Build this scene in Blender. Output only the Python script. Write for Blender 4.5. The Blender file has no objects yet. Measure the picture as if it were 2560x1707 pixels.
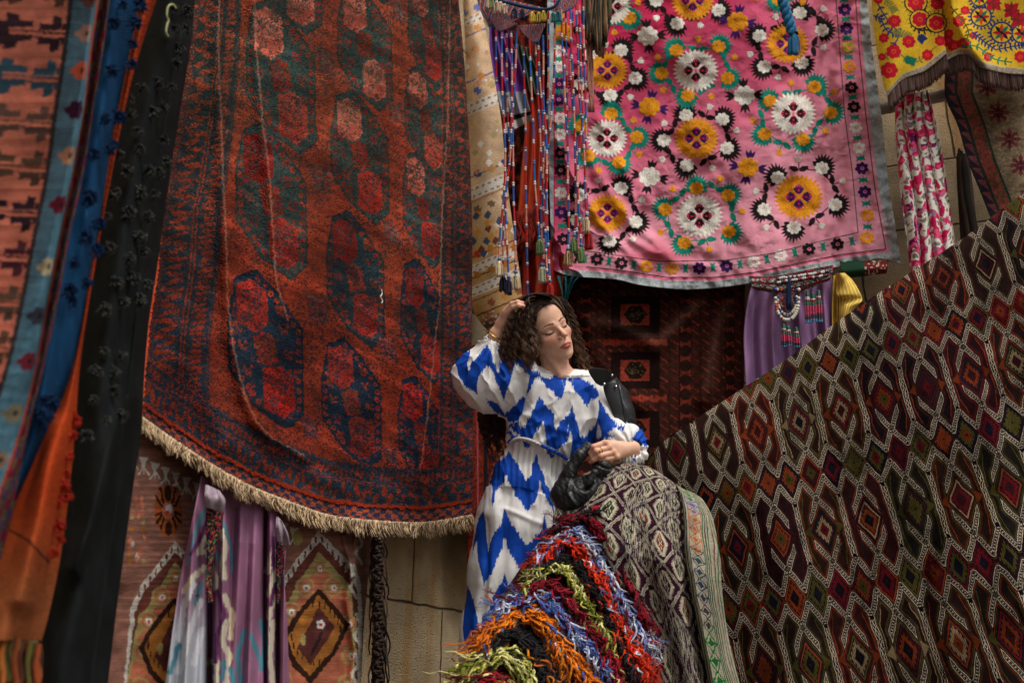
import bpy, math, random
import numpy as np
R = math.radians
rng = np.random.default_rng(7)
random.seed(7)
scene = bpy.context.scene
COL = scene.collection

# ---------------------------------------------------------------- camera, sky, sun, exposure
PITCH = R(20.0); LENS = 35.0
FPX = 2560 * LENS / 36.0
CAM = np.array([0.0, 0.0, 0.30])
cam_d = bpy.data.cameras.new('camera'); cam_o = bpy.data.objects.new('camera', cam_d); COL.objects.link(cam_o)
cam_d.lens = LENS; cam_d.sensor_width = 36.0; cam_d.clip_start = 0.05; cam_d.clip_end = 200
cam_o.location = CAM; cam_o.rotation_euler = (R(90) + PITCH, 0, 0)
cam_d.dof.use_dof = True; cam_d.dof.focus_distance = 3.42; cam_d.dof.aperture_fstop = 3.0
scene.camera = cam_o

SUN_EL, SUN_AZ = R(58), R(146)          # azimuth from +Y towards +X: behind the camera, to its right
world = bpy.data.worlds.new('World'); scene.world = world; world.use_nodes = True
wn = world.node_tree.nodes; wl = world.node_tree.links; wn.clear()
sky = wn.new('ShaderNodeTexSky'); sky.sky_type = 'NISHITA'; sky.sun_disc = False
sky.sun_elevation = SUN_EL; sky.sun_rotation = SUN_AZ; sky.air_density = 1.0; sky.dust_density = 4.0; sky.ozone_density = 0.3
hs = wn.new('ShaderNodeHueSaturation'); hs.inputs['Saturation'].default_value = 0.35
bg = wn.new('ShaderNodeBackground'); bg.inputs[1].default_value = 0.078
wo = wn.new('ShaderNodeOutputWorld')
wl.new(sky.outputs[0], hs.inputs['Color']); wl.new(hs.outputs[0], bg.inputs[0]); wl.new(bg.outputs[0], wo.inputs[0])
sun_d = bpy.data.lights.new('sun', 'SUN'); sun_d.energy = 1.5; sun_d.angle = R(26); sun_d.color = (1.0, 0.97, 0.92)
sun_o = bpy.data.objects.new('sun', sun_d); COL.objects.link(sun_o)
sun_o.rotation_euler = (math.pi/2 - SUN_EL, 0, math.pi - SUN_AZ)
sun_o.location = (2, -3, 6)
scene.view_settings.view_transform = 'Standard'; scene.view_settings.look = 'None'
scene.view_settings.exposure = 0.58; scene.view_settings.gamma = 1.0
scene.view_settings.use_curve_mapping = False
try:
    scene.cycles.max_bounces = 6; scene.cycles.diffuse_bounces = 3; scene.cycles.use_denoising = True
except Exception: pass

# ---------------------------------------------------------------- geometry helpers
RT = np.array([1.0, 0, 0]); UP = np.array([0, -math.sin(PITCH), math.cos(PITCH)]); FW = np.array([0, math.cos(PITCH), math.sin(PITCH)])
def c2w(c):
    c = np.asarray(c, float)
    return CAM + c[..., 0:1]*RT + c[..., 1:2]*UP + c[..., 2:3]*FW
def cs(px, py, d):
    """camera-space point seen at photo pixel (px, py), d metres deep"""
    px, py, d = np.broadcast_arrays(np.asarray(px, float), np.asarray(py, float), np.asarray(d, float))
    return np.stack([(px-1280)/FPX*d, (853.5-py)/FPX*d, d], -1)
def W(px, py, d): return c2w(cs(px, py, d))
class Plane:
    """vertical wall plane; ang = angle of its run from +Y, through the point seen at (px,py) at depth d; facing the camera"""
    def __init__(s, e, px, py, d, off=0.0):
        e = np.array(e, float); e /= np.linalg.norm(e); s.e = e
        n = np.array([e[1], -e[0], 0.0]); p = W(px, py, d)
        if np.dot(n, CAM-p) < 0: n = -n
        s.n = n; s.p0 = p; s.k = float(np.dot(n, p)) + off
    def depth(s, PX, PY, h=0.0):
        r = ((np.asarray(PX)-1280)/FPX)[..., None]*RT + ((853.5-np.asarray(PY))/FPX)[..., None]*UP + FW
        return (s.k + h - np.dot(s.n, CAM)) / (r @ s.n)
    def off(s, o):
        q = Plane.__new__(Plane); q.e, q.n, q.p0, q.k = s.e, s.n, s.p0, s.k + o; return q
A_L = R(24.7)
LEFT = Plane((math.sin(A_L), math.cos(A_L), 0), 1180, 1300, 3.95)
A_B = R(15)
BACK = Plane((math.cos(A_B), -math.sin(A_B), 0), 1740, 350, 4.75)

def s2l(c):
    c = np.asarray(c, float)/255.0
    return np.where(c <= 0.04045, c/12.92, ((np.clip(c, 0, None)+0.055)/1.055)**2.4)
def _hash(ix, iy, seed):
    h = (ix.astype(np.int64)*374761393 + iy.astype(np.int64)*668265263 + seed*1442695041) & 0x7fffffff
    h = ((h ^ (h >> 13))*1274126177) & 0x7fffffff
    return ((h ^ (h >> 16)) & 0xffff)/65535.0
def vn(x, y, seed=0):
    x, y = np.broadcast_arrays(np.asarray(x, float), np.asarray(y, float))
    ix = np.floor(x); iy = np.floor(y); fx = x-ix; fy = y-iy
    fx = fx*fx*(3-2*fx); fy = fy*fy*(3-2*fy); ix = ix.astype(np.int64); iy = iy.astype(np.int64)
    a = _hash(ix, iy, seed); b = _hash(ix+1, iy, seed); c = _hash(ix, iy+1, seed); d = _hash(ix+1, iy+1, seed)
    return (a*(1-fx)+b*fx)*(1-fy) + (c*(1-fx)+d*fx)*fy
def fbm(x, y, seed=0, o=3):
    s = 0; a = 1; t = 0
    for i in range(o):
        s = s + a*vn(x*2**i, y*2**i, seed+i*17); t += a; a *= 0.5
    return s/t
def cr(P, n, axis=0):
    """Catmull-Rom resample along axis 0"""
    P = np.asarray(P, float); m = len(P)
    if m == 2:
        t = np.linspace(0, 1, n).reshape((n,)+(1,)*(P.ndim-1)); return P[0]*(1-t)+P[1]*t
    Q = np.concatenate([2*P[:1]-P[1:2], P, 2*P[-1:]-P[-2:-1]])
    t = np.linspace(0, m-1, n); i = np.minimum(t.astype(int), m-2); f = (t-i).reshape((n,)+(1,)*(P.ndim-1))
    p0, p1, p2, p3 = Q[i], Q[i+1], Q[i+2], Q[i+3]
    return 0.5*((2*p1)+(-p0+p2)*f+(2*p0-5*p1+4*p2-p3)*f*f+(-p0+3*p1-3*p2+p3)*f**3)
def netpx(rows, nu, nv):
    rows = [cr(np.array(r, float), nu) for r in rows]
    return cr(np.stack(rows), nv)      # nv x nu x 2
def dpl(PX, PY, pts):
    """distance to polyline"""
    d = np.full(np.shape(PX), 1e9)
    for (x0, y0), (x1, y1) in zip(pts[:-1], pts[1:]):
        dx, dy = x1-x0, y1-y0; L = dx*dx+dy*dy+1e-9
        t = np.clip(((PX-x0)*dx+(PY-y0)*dy)/L, 0, 1)
        d = np.minimum(d, np.hypot(PX-x0-t*dx, PY-y0-t*dy))
    return d
def ridge(PX, PY, pts, w, a): 
    return a*np.exp(-(dpl(PX, PY, pts)/w)**2)

def meta(o, label=None, cat=None, group=None, kind=None):
    if label: o['label'] = label
    if cat: o['category'] = cat
    if group: o['group'] = group
    if kind: o['kind'] = kind
    return o
def empty(name, loc, label=None, cat=None, group=None):
    o = bpy.data.objects.new(name, None); COL.objects.link(o); o.location = tuple(float(v) for v in loc); o.empty_display_size = 0.05
    return meta(o, label, cat, group)
def gloc(p):
    v = np.zeros(3)
    while p is not None: v += np.array(p.location); p = p.parent
    return v
def mesh(name, V, F, mat, parent=None, col=None, uv=None, smooth=True, pivot=None, **kw):
    """V world verts (n,3); F (m,4)/(m,3) int array or list of such arrays"""
    V = np.asarray(V, float).reshape(-1, 3)
    if parent is not None: org = gloc(parent)
    else:
        org = np.array([V[:, 0].mean(), V[:, 1].mean(), V[:, 2].min()]) if pivot is None else np.array(pivot, float)
    Fs = F if isinstance(F, list) else [F]
    Fs = [np.asarray(f, dtype=np.int32) for f in Fs if len(f)]
    me = bpy.data.meshes.new(name)
    me.vertices.add(len(V)); me.vertices.foreach_set('co', (V-org).astype(np.float32).ravel())
    li = np.concatenate([f.ravel() for f in Fs]); tot = np.concatenate([np.full(len(f), f.shape[1], np.int32) for f in Fs])
    st = np.concatenate([[0], np.cumsum(tot)[:-1]]).astype(np.int32)
    me.loops.add(len(li)); me.loops.foreach_set('vertex_index', li)
    me.polygons.add(len(tot)); me.polygons.foreach_set('loop_start', st); me.polygons.foreach_set('loop_total', tot)
    me.polygons.foreach_set('use_smooth', np.full(len(tot), smooth))
    if uv is not None:
        l = me.uv_layers.new(name='UVMap'); l.data.foreach_set('uv', np.asarray(uv, np.float32)[li].ravel())
    if col is not None:
        a = me.color_attributes.new('Col', 'FLOAT_COLOR', 'POINT'); c = np.ones((len(V), 4), np.float32)
        c[:, :3] = s2l(np.clip(col, 0, 255)); a.data.foreach_set('color', c.ravel())
    me.update(calc_edges=True); me.validate()
    o = bpy.data.objects.new(name, me); COL.objects.link(o)
    if mat is not None: me.materials.append(mat)
    if parent is not None: o.parent = parent
    else: o.location = org
    return meta(o, **kw)
def gridF(nv, nu, off=0, cu=False):
    i = np.arange(nv-1)[:, None]; j = np.arange(nu if cu else nu-1)[None]
    a = i*nu+j; b = i*nu+(j+1) % nu; c = (i+1)*nu+(j+1) % nu; d = (i+1)*nu+j
    return (np.stack([a, d, c, b], -1).reshape(-1, 4)+off).astype(np.int32)
def sheet(name, rows, plane, nu, nv, color, h=None, off=0.0, thick=0.008, mat=None, parent=None, dep=None, roll=0.0, **kw):
    """cloth or rug: net of photo points laid on a wall plane (or depth fn), h = metres of relief towards the viewer"""
    P = netpx(rows, nu, nv); PX, PY = P[..., 0], P[..., 1]
    v, u = np.meshgrid(np.linspace(0, 1, nv), np.linspace(0, 1, nu), indexing='ij')
    r = color(u, v, PX, PY) if callable(color) else np.broadcast_to(np.array(color, float), PX.shape+(3,))
    rel = 0.0
    if isinstance(r, tuple): r, rel = r
    H = rel + (h(u, v, PX, PY) if h else 0.0) + off
    D = plane.depth(PX, PY, H) if dep is None else dep(PX, PY, u, v) - H
    V = W(PX, PY, D)
    rr = r.reshape(-1, 3)
    du = np.linalg.norm(np.diff(V, axis=1), axis=2).mean()*(nu-1); dv = np.linalg.norm(np.diff(V, axis=0), axis=2).mean()*(nv-1)
    uv = np.stack([u*du, v*dv], -1).reshape(-1, 2)
    F = gridF(nv, nu); VV = V.reshape(-1, 3)
    # rim so the cloth has thickness
    idx = np.arange(nu*nv).reshape(nv, nu)
    loop = np.concatenate([idx[0, :], idx[1:, -1], idx[-1, -2::-1], idx[-2:0:-1, 0]])
    nrm = plane.n if plane is not None else -FW
    back = VV[loop] - nrm*thick; k = len(loop); a = loop; b = np.roll(loop, -1); o = nu*nv + np.arange(k); o2 = np.roll(o, -1)
    rim = np.stack([a, b, o2, o], -1)
    VV = np.concatenate([VV, back]); rr = np.concatenate([rr, rr[loop]*0.85]); uv = np.concatenate([uv, uv[loop]])
    return mesh(name, VV, [F, rim], mat, parent, rr, uv, **kw)
def tubes(name, paths, radii, mat, cols, sides=5, parent=None, caps=True, **kw):
    """many world-space polylines (k,3) as one mesh of round tubes; radii scalar/array per path; cols (3,) or (k,3)"""
    VV = []; FF = []; CC = []; o = 0; cap = []
    ang = np.linspace(0, 2*np.pi, sides, endpoint=False)
    for i, P in enumerate(paths):
        P = np.asarray(P, float); k = len(P)
        T = np.gradient(P, axis=0); T /= np.linalg.norm(T, axis=1, keepdims=True)+1e-12
        ref = np.array([0.31, 0.23, 0.92]) if abs(T[:, 2].mean()) < 0.8 else np.array([0.9, 0.4, 0.1])
        A = np.cross(T, ref); A /= np.linalg.norm(A, axis=1, keepdims=True)+1e-12; B = np.cross(T, A)
        r = np.broadcast_to(np.asarray(radii[i] if isinstance(radii, (list,)) else radii, float), (k,))
        ring = P[:, None] + r[:, None, None]*(np.cos(ang)[None, :, None]*A[:, None]+np.sin(ang)[None, :, None]*B[:, None])
        VV.append(ring.reshape(-1, 3)); FF.append(gridF(k, sides, o, True))
        c = np.asarray(cols[i] if isinstance(cols, list) else cols, float); c = np.broadcast_to(c, (k, 3))
        CC.append(np.repeat(c, sides, 0))
        if caps and sides == 4: cap.append(np.array([[o, o+1, o+2, o+3], [o+(k-1)*4+3, o+(k-1)*4+2, o+(k-1)*4+1, o+(k-1)*4]]))
        o += k*sides
    F = np.concatenate(FF+cap)
    return mesh(name, np.concatenate(VV), F, mat, parent, np.concatenate(CC), **kw)

# ---------------------------------------------------------------- canvas: draws a textile's woven or stitched pattern
class Cv:
    def __init__(s, x0, y0, x1, y1, sc, base):
        s.x0, s.y0, s.sc = x0, y0, sc; s.w = int((x1-x0)*sc); s.h = int((y1-y0)*sc)
        s.im = np.empty((s.h, s.w, 3), np.float32); s.im[:] = base; s.z = np.zeros((s.h, s.w), np.float32)
    def XY(s):
        yy, xx = np.mgrid[0:s.h, 0:s.w]; return xx/s.sc+s.x0, yy/s.sc+s.y0
    def box(s, xa, ya, xb, yb):
        i0 = max(0, int((ya-s.y0)*s.sc)-1); i1 = min(s.h, int((yb-s.y0)*s.sc)+2)
        j0 = max(0, int((xa-s.x0)*s.sc)-1); j1 = min(s.w, int((xb-s.x0)*s.sc)+2)
        if i1 <= i0 or j1 <= j0: return None
        yy, xx = np.mgrid[i0:i1, j0:j1]; return (slice(i0, i1), slice(j0, j1)), xx/s.sc+s.x0, yy/s.sc+s.y0
    def put(s, sl, m, col, z):
        s.im[sl][m] = col
        if z is not None: s.z[sl][m] = z
    def poly(s, pts, col, z=None):
        pts = np.asarray(pts, float); b = s.box(pts[:, 0].min(), pts[:, 1].min(), pts[:, 0].max(), pts[:, 1].max())
        if b is None: return
        sl, X, Y = b; m = np.zeros(X.shape, bool); n = len(pts)
        for i in range(n):
            x0, y0 = pts[i]; x1, y1 = pts[(i+1) % n]
            if y0 == y1: continue
            c = ((y0 > Y) != (y1 > Y)) & (X < (x1-x0)*(Y-y0)/(y1-y0)+x0); m ^= c
        s.put(sl, m, col, z)
    def ell(s, cx, cy, rx, ry=None, col=(0, 0, 0), z=None, a=0.0):
        ry = rx if ry is None else ry; q = max(rx, ry); b = s.box(cx-q, cy-q, cx+q, cy+q)
        if b is None: return
        sl, X, Y = b; dx, dy = X-cx, Y-cy; ca, sa = math.cos(a), math.sin(a)
        m = ((dx*ca+dy*sa)/rx)**2+((-dx*sa+dy*ca)/ry)**2 <= 1; s.put(sl, m, col, z)
    def line(s, pts, w, col, z=None):
        pts = np.asarray(pts, float); b = s.box(pts[:, 0].min()-w, pts[:, 1].min()-w, pts[:, 0].max()+w, pts[:, 1].max()+w)
        if b is None: return
        sl, X, Y = b; s.put(sl, dpl(X, Y, pts) <= w/2, col, z)
    def leaf(s, x, y, a, L, w, col, z=None):
        t = np.linspace(0, 1, 9); prof = np.sin(np.pi*t**0.8)*w/2; ca, sa = math.cos(a), math.sin(a)
        p = [(x+L*q*ca-r*sa, y+L*q*sa+r*ca) for q, r in zip(t, prof)]+[(x+L*q*ca+r*sa, y+L*q*sa-r*ca) for q, r in zip(t[::-1], prof[::-1])]
        s.poly(p, col, z)
    def samp(s, PX, PY):
        x = np.clip((PX-s.x0)*s.sc, 0, s.w-1.001); y = np.clip((PY-s.y0)*s.sc, 0, s.h-1.001)
        i = x.astype(int); j = y.astype(int); fx = (x-i)[..., None]; fy = (y-j)[..., None]
        I = s.im; c = (I[j, i]*(1-fx)+I[j, i+1]*fx)*(1-fy)+(I[j+1, i]*(1-fx)+I[j+1, i+1]*fx)*fy
        Z = s.z; fx = fx[..., 0]; fy = fy[..., 0]
        z = (Z[j, i]*(1-fx)+Z[j, i+1]*fx)*(1-fy)+(Z[j+1, i]*(1-fx)+Z[j+1, i+1]*fx)*fy
        return c, z

# ---------------------------------------------------------------- materials
def node_mat(name):
    m = bpy.data.materials.new(name); m.use_nodes = True; nt = m.node_tree; return m, nt.nodes, nt.links, nt.nodes['Principled BSDF']
def cloth_mat(name, rough=0.9, fine=900.0, var=0.22, bump=0.25, weave=0.0, wfreq=420.0, sheen=0.0, stretch=(1, 1, 1), coarse=14.0, cvar=0.12, bdist=0.002, spec=0.06, color=None, seed=0.0):
    """woven / piled textile: vertex colour (the dyed pattern) x fibre-scale variation, thread relief as bump"""
    m, N, L, b = node_mat(name)
    tc = N.new('ShaderNodeTexCoord'); mp = N.new('ShaderNodeMapping'); mp.inputs['Scale'].default_value = stretch; mp.inputs['Location'].default_value = (seed, seed*.7, 0)
    L.new(tc.outputs['Object'], mp.inputs[0])
    n1 = N.new('ShaderNodeTexNoise'); n1.inputs['Scale'].default_value = fine; n1.inputs['Detail'].default_value = 2; L.new(mp.outputs[0], n1.inputs[0])
    n2 = N.new('ShaderNodeTexNoise'); n2.inputs['Scale'].default_value = coarse; n2.inputs['Detail'].default_value = 4; L.new(tc.outputs['Object'], n2.inputs[0])
    r1 = N.new('ShaderNodeMapRange'); r1.inputs[1].default_value = .25; r1.inputs[2].default_value = .75; r1.inputs[3].default_value = 1-var; r1.inputs[4].default_value = 1+var*.8; L.new(n1.outputs[0], r1.inputs[0])
    r2 = N.new('ShaderNodeMapRange'); r2.inputs[1].default_value = .3; r2.inputs[2].default_value = .7; r2.inputs[3].default_value = 1-cvar; r2.inputs[4].default_value = 1+cvar; L.new(n2.outputs[0], r2.inputs[0])
    mu = N.new('ShaderNodeMath'); mu.operation = 'MULTIPLY'; L.new(r1.outputs[0], mu.inputs[0]); L.new(r2.outputs[0], mu.inputs[1])
    if color is None:
        at = N.new('ShaderNodeAttribute'); at.attribute_name = 'Col'; src = at.outputs['Color']
    else:
        rgb = N.new('ShaderNodeRGB'); rgb.outputs[0].default_value = tuple(s2l(color))+(1,); src = rgb.outputs[0]
    mix = N.new('ShaderNodeVectorMath'); mix.operation = 'SCALE'; L.new(src, mix.inputs[0]); L.new(mu.outputs[0], mix.inputs['Scale'])
    L.new(mix.outputs[0], b.inputs['Base Color'])
    b.inputs['Roughness'].default_value = rough; b.inputs['Specular IOR Level'].default_value = spec
    b.inputs['Sheen Weight'].default_value = sheen; b.inputs['Sheen Roughness'].default_value = 0.6
    hsrc = n1.outputs[0]
    if weave > 0:
        w1 = N.new('ShaderNodeTexWave'); w1.bands_direction = 'X'; w1.inputs['Scale'].default_value = wfreq/6.28*0.5; w1.inputs['Distortion'].default_value = 1.0
        w2 = N.new('ShaderNodeTexWave'); w2.bands_direction = 'Y'; w2.inputs['Scale'].default_value = wfreq/6.28*0.5; w2.inputs['Distortion'].default_value = 1.0
        L.new(tc.outputs['UV'], w1.inputs[0]); L.new(tc.outputs['UV'], w2.inputs[0])
        ad = N.new('ShaderNodeMath'); ad.operation = 'ADD'; L.new(w1.outputs['Fac'], ad.inputs[0]); L.new(w2.outputs['Fac'], ad.inputs[1])
        a2 = N.new('ShaderNodeMath'); a2.operation = 'MULTIPLY_ADD'; a2.inputs[1].default_value = weave; L.new(ad.outputs[0], a2.inputs[0]); L.new(n1.outputs[0], a2.inputs[2]); hsrc = a2.outputs[0]
    bp = N.new('ShaderNodeBump'); bp.inputs['Strength'].default_value = bump; bp.inputs['Distance'].default_value = bdist
    L.new(hsrc, bp.inputs['Height']); L.new(bp.outputs[0], b.inputs['Normal'])
    return m
M_PILE = cloth_mat('wool_pile', fine=420, var=0.38, bump=0.7, stretch=(1, 1, .45), sheen=0.0, bdist=.004, coarse=9, cvar=.16)
M_FLAT = cloth_mat('flatweave_wool', fine=650, var=0.26, bump=0.5, weave=0.35, wfreq=900, bdist=.002)
M_COT = cloth_mat('dyed_cotton', fine=500, var=0.06, bump=0.12, weave=0.2, wfreq=2400, sheen=0.0, cvar=.05, bdist=.001, rough=.8, coarse=30)
M_YARN = cloth_mat('wool_yarn', fine=700, var=0.25, bump=0.3, sheen=0.05, cvar=.12, coarse=40)
M_EMB = cloth_mat('embroidered_cotton', fine=600, var=0.10, bump=0.25, weave=0.2, wfreq=1600, sheen=0.0, cvar=.06)
M_BEAD, _N, _L, _b = node_mat('glass_beads'); _a = _N.new('ShaderNodeAttribute'); _a.attribute_name = 'Col'; _L.new(_a.outputs['Color'], _b.inputs['Base Color']); _b.inputs['Roughness'].default_value = .3; _b.inputs['Specular IOR Level'].default_value = .5
_s = np.array([(0, 0, 1)]+[(math.sin(a)*math.cos(b), math.sin(a)*math.sin(b), math.cos(a)) for a in (.785, 1.57, 2.356) for b in np.arange(6)*1.0472]+[(0, 0, -1)])
_F4 = np.array([[1+r*6+k, 7+r*6+k, 7+r*6+(k+1) % 6, 1+r*6+(k+1) % 6] for r in (0, 1) for k in range(6)]); _F3 = np.array([[0, 1+k, 1+(k+1) % 6] for k in range(6)]+[[19, 13+(k+1) % 6, 13+k] for k in range(6)])
_bm = {}
def beads(name, pts, rad, cols, parent, mat=None, **kw):
    pts = np.asarray(pts, float).reshape(-1, 3); n = len(pts); rad = np.broadcast_to(np.asarray(rad, float), (n,)); cols = np.broadcast_to(np.asarray(cols, float), (n, 3)); name = {'beads': 'bead', 'belt_beads': 'bead'}.get(name, name)
    if name == 'bead':
        for p, r, c in zip(pts, rad, cols):
            k = (round(float(r), 5), tuple(int(v) for v in c)); q = p-gloc(parent)
            if k in _bm: o = bpy.data.objects.new('bead', _bm[k]); COL.objects.link(o); o.parent = parent
            else: o = _beads('bead', [gloc(parent)], r, c, parent); _bm[k] = o.data
            o.location = tuple(q)
        return o
    return _beads(name, pts, rad, cols, parent, mat, **kw)
def _beads(name, pts, rad, cols, parent, mat=None, **kw):
    pts = np.asarray(pts, float); n = len(pts); rad = np.broadcast_to(np.asarray(rad, float), (n,))
    V = (pts[:, None]+_s[None]*rad[:, None, None]).reshape(-1, 3); o = (np.arange(n)*20)[:, None, None]
    return mesh(name, V, [(_F4[None]+o).reshape(-1, 4), (_F3[None]+o).reshape(-1, 3)], mat or M_BEAD, parent, np.repeat(np.broadcast_to(np.asarray(cols, float), (n, 3)), 20, 0), **kw)
# ================================================================ the setting
def stone_mat():
    m, N, L, b = node_mat('weathered_tuff_blocks')
    tc = N.new('ShaderNodeTexCoord')
    br = N.new('ShaderNodeTexBrick'); br.inputs['Scale'].default_value = 1.0; br.inputs['Brick Width'].default_value = .46; br.inputs['Row Height'].default_value = .33
    br.inputs['Mortar Size'].default_value = .006; br.inputs['Mortar Smooth'].default_value = .8; br.inputs['Color1'].default_value = tuple(s2l((206, 188, 158)))+(1,); br.inputs['Color2'].default_value = tuple(s2l((182, 162, 134)))+(1,)
    br.inputs['Mortar'].default_value = tuple(s2l((104, 88, 70)))+(1,)
    wp = N.new('ShaderNodeTexNoise'); wp.inputs['Scale'].default_value = 9; wp.inputs['Detail'].default_value = 5; L.new(tc.outputs['UV'], wp.inputs[0]); wa = N.new('ShaderNodeVectorMath'); wa.operation = 'MULTIPLY_ADD'; wa.inputs[1].default_value = (.022, .022, 0); L.new(wp.outputs['Color'], wa.inputs[0]); L.new(tc.outputs['UV'], wa.inputs[2]); L.new(wa.outputs[0], br.inputs[0])
    n = N.new('ShaderNodeTexNoise'); n.inputs['Scale'].default_value = 5; n.inputs['Detail'].default_value = 6; L.new(tc.outputs['UV'], n.inputs[0])
    cr_ = N.new('ShaderNodeValToRGB'); cr_.color_ramp.elements[0].position = .35; cr_.color_ramp.elements[0].color = (.78, .74, .66, 1); cr_.color_ramp.elements[1].position = .62; cr_.color_ramp.elements[1].color = (1.15, 1.12, 1.05, 1)
    L.new(n.outputs[0], cr_.inputs[0])
    mx = N.new('ShaderNodeMix'); mx.data_type = 'RGBA'; mx.blend_type = 'MULTIPLY'; mx.inputs[0].default_value = 1
    L.new(br.outputs[0], mx.inputs[6]); L.new(cr_.outputs[0], mx.inputs[7])
    # rust streaks running down
    mp = N.new('ShaderNodeMapping'); mp.inputs['Scale'].default_value = (9, .5, 1); L.new(tc.outputs['UV'], mp.inputs[0])
    ns = N.new('ShaderNodeTexNoise'); ns.inputs['Scale'].default_value = 1; ns.inputs['Detail'].default_value = 3; L.new(mp.outputs[0], ns.inputs[0])
    rs = N.new('ShaderNodeMapRange'); rs.inputs[1].default_value = .55; rs.inputs[2].default_value = .72; L.new(ns.outputs[0], rs.inputs[0])
    m2 = N.new('ShaderNodeMix'); m2.data_type = 'RGBA'; m2.blend_type = 'MULTIPLY'; L.new(rs.outputs[0], m2.inputs[0]); L.new(mx.outputs[2], m2.inputs[6]); m2.inputs[7].default_value = (.92, .66, .38, 1)
    # pits
    vo = N.new('ShaderNodeTexVoronoi'); vo.inputs['Scale'].default_value = 70; L.new(tc.outputs['UV'], vo.inputs[0])
    n3 = N.new('ShaderNodeTexNoise'); n3.inputs['Scale'].default_value = 160; n3.inputs['Detail'].default_value = 3; L.new(tc.outputs['UV'], n3.inputs[0])
    pr = N.new('ShaderNodeMapRange'); pr.inputs[1].default_value = .08; pr.inputs[2].default_value = .2; pr.inputs[3].default_value = .35; L.new(vo.outputs[0], pr.inputs[0])
    m3 = N.new('ShaderNodeVectorMath'); m3.operation = 'SCALE'; L.new(m2.outputs[2], m3.inputs[0]); L.new(pr.outputs[0], m3.inputs['Scale'])
    L.new(m3.outputs[0], b.inputs['Base Color']); b.inputs['Roughness'].default_value = .95; b.inputs['Specular IOR Level'].default_value = .1
    ad = N.new('ShaderNodeMath'); ad.operation = 'ADD'; L.new(pr.outputs[0], ad.inputs[0]); L.new(n3.outputs[0], ad.inputs[1])
    a2 = N.new('ShaderNodeMath'); a2.operation = 'MULTIPLY_ADD'; a2.inputs[1].default_value = -3.0; L.new(br.outputs['Fac'], a2.inputs[0]); L.new(ad.outputs[0], a2.inputs[2])
    bp = N.new('ShaderNodeBump'); bp.inputs['Strength'].default_value = .9; bp.inputs['Distance'].default_value = .012; L.new(a2.outputs[0], bp.inputs['Height']); L.new(bp.outputs[0], b.inputs['Normal'])
    return m
M_STONE = stone_mat()
def wall(name, pl, t0, t1, z1, label):
    """slab running along the wall plane from t0 to t1 metres about its anchor, 0.4 m thick"""
    e = pl.e; n = pl.n; p = pl.p0.copy(); p[2] = 0; p = p + n*(pl.k-np.dot(n, p))
    V = []; uv = []
    for s in (0, -0.4):
        for t in (t0, t1):
            for z in (-.2, z1): V.append(p+e*t+n*s+np.array([0, 0, z])); uv.append((t, z))
    F = [[0, 2, 3, 1], [4, 5, 7, 6], [0, 1, 5, 4], [2, 6, 7, 3], [1, 3, 7, 5], [0, 4, 6, 2]]
    return mesh(name, V, np.array(F), M_STONE, uv=np.array(uv), smooth=False, label=label, cat='wall')
wall('stone_wall', LEFT.off(-.12), -6.5, 1.3, 6.0, 'pitted tan stone block wall showing below the big red carpet')  # unseen extra length and height added to block sky from the left
wall('stone_wall', BACK.off(-.13), -2.1, 3.4, 6.0, 'grey brown stone block wall showing beside the long floral scarf')
def ground():
    m, N, L, b = node_mat('cobbled_ground')
    tc = N.new('ShaderNodeTexCoord'); v = N.new('ShaderNodeTexVoronoi'); v.inputs['Scale'].default_value = 7; L.new(tc.outputs['Object'], v.inputs[0])
    r = N.new('ShaderNodeValToRGB'); r.color_ramp.elements[0].color = (.16, .13, .1, 1); r.color_ramp.elements[1].color = (.07, .06, .05, 1); L.new(v.outputs[0], r.inputs[0]); L.new(r.outputs[0], b.inputs['Base Color']); b.inputs['Roughness'].default_value = .9
    g = 60.0
    mesh('ground', [[-g, -g, 0], [g, -g, 0], [g, g, 0], [-g, g, 0]], np.array([[0, 1, 2, 3]]), m, smooth=False, kind='structure')
ground()

# ================================================================ big red carpet
RC_L = [(528, -300), (492, -30), (471, 147), (445, 304), (418, 446), (400, 518), (388, 674), (366, 817), (358, 918), (354, 1047)]
RC_B = [(354, 1047), (436, 1105), (531, 1167), (627, 1220), (723, 1258), (818, 1291), (938, 1306), (1058, 1310), (1180, 1292)]
RC_R = [(1112, -300), (1143, -30), (1159, 134), (1168, 268), (1177, 446), (1181, 625), (1179, 841), (1182, 1000), (1182, 1128), (1180, 1292)]
def coons(Lf, Rt, Bt, Tp, nu, nv):
    Lf, Rt, Bt, Tp = cr(np.array(Lf, float), nv), cr(np.array(Rt, float), nv), cr(np.array(Bt, float), nu), cr(np.array(Tp, float), nu)
    u = np.linspace(0, 1, nu)[None, :, None]; v = np.linspace(0, 1, nv)[:, None, None]
    return (1-v)*Tp[None]+v*Bt[None]+(1-u)*Lf[:, None]+u*Rt[:, None]-((1-u)*(1-v)*Tp[0]+u*(1-v)*Tp[-1]+(1-u)*v*Bt[0]+u*v*Bt[-1])
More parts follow.
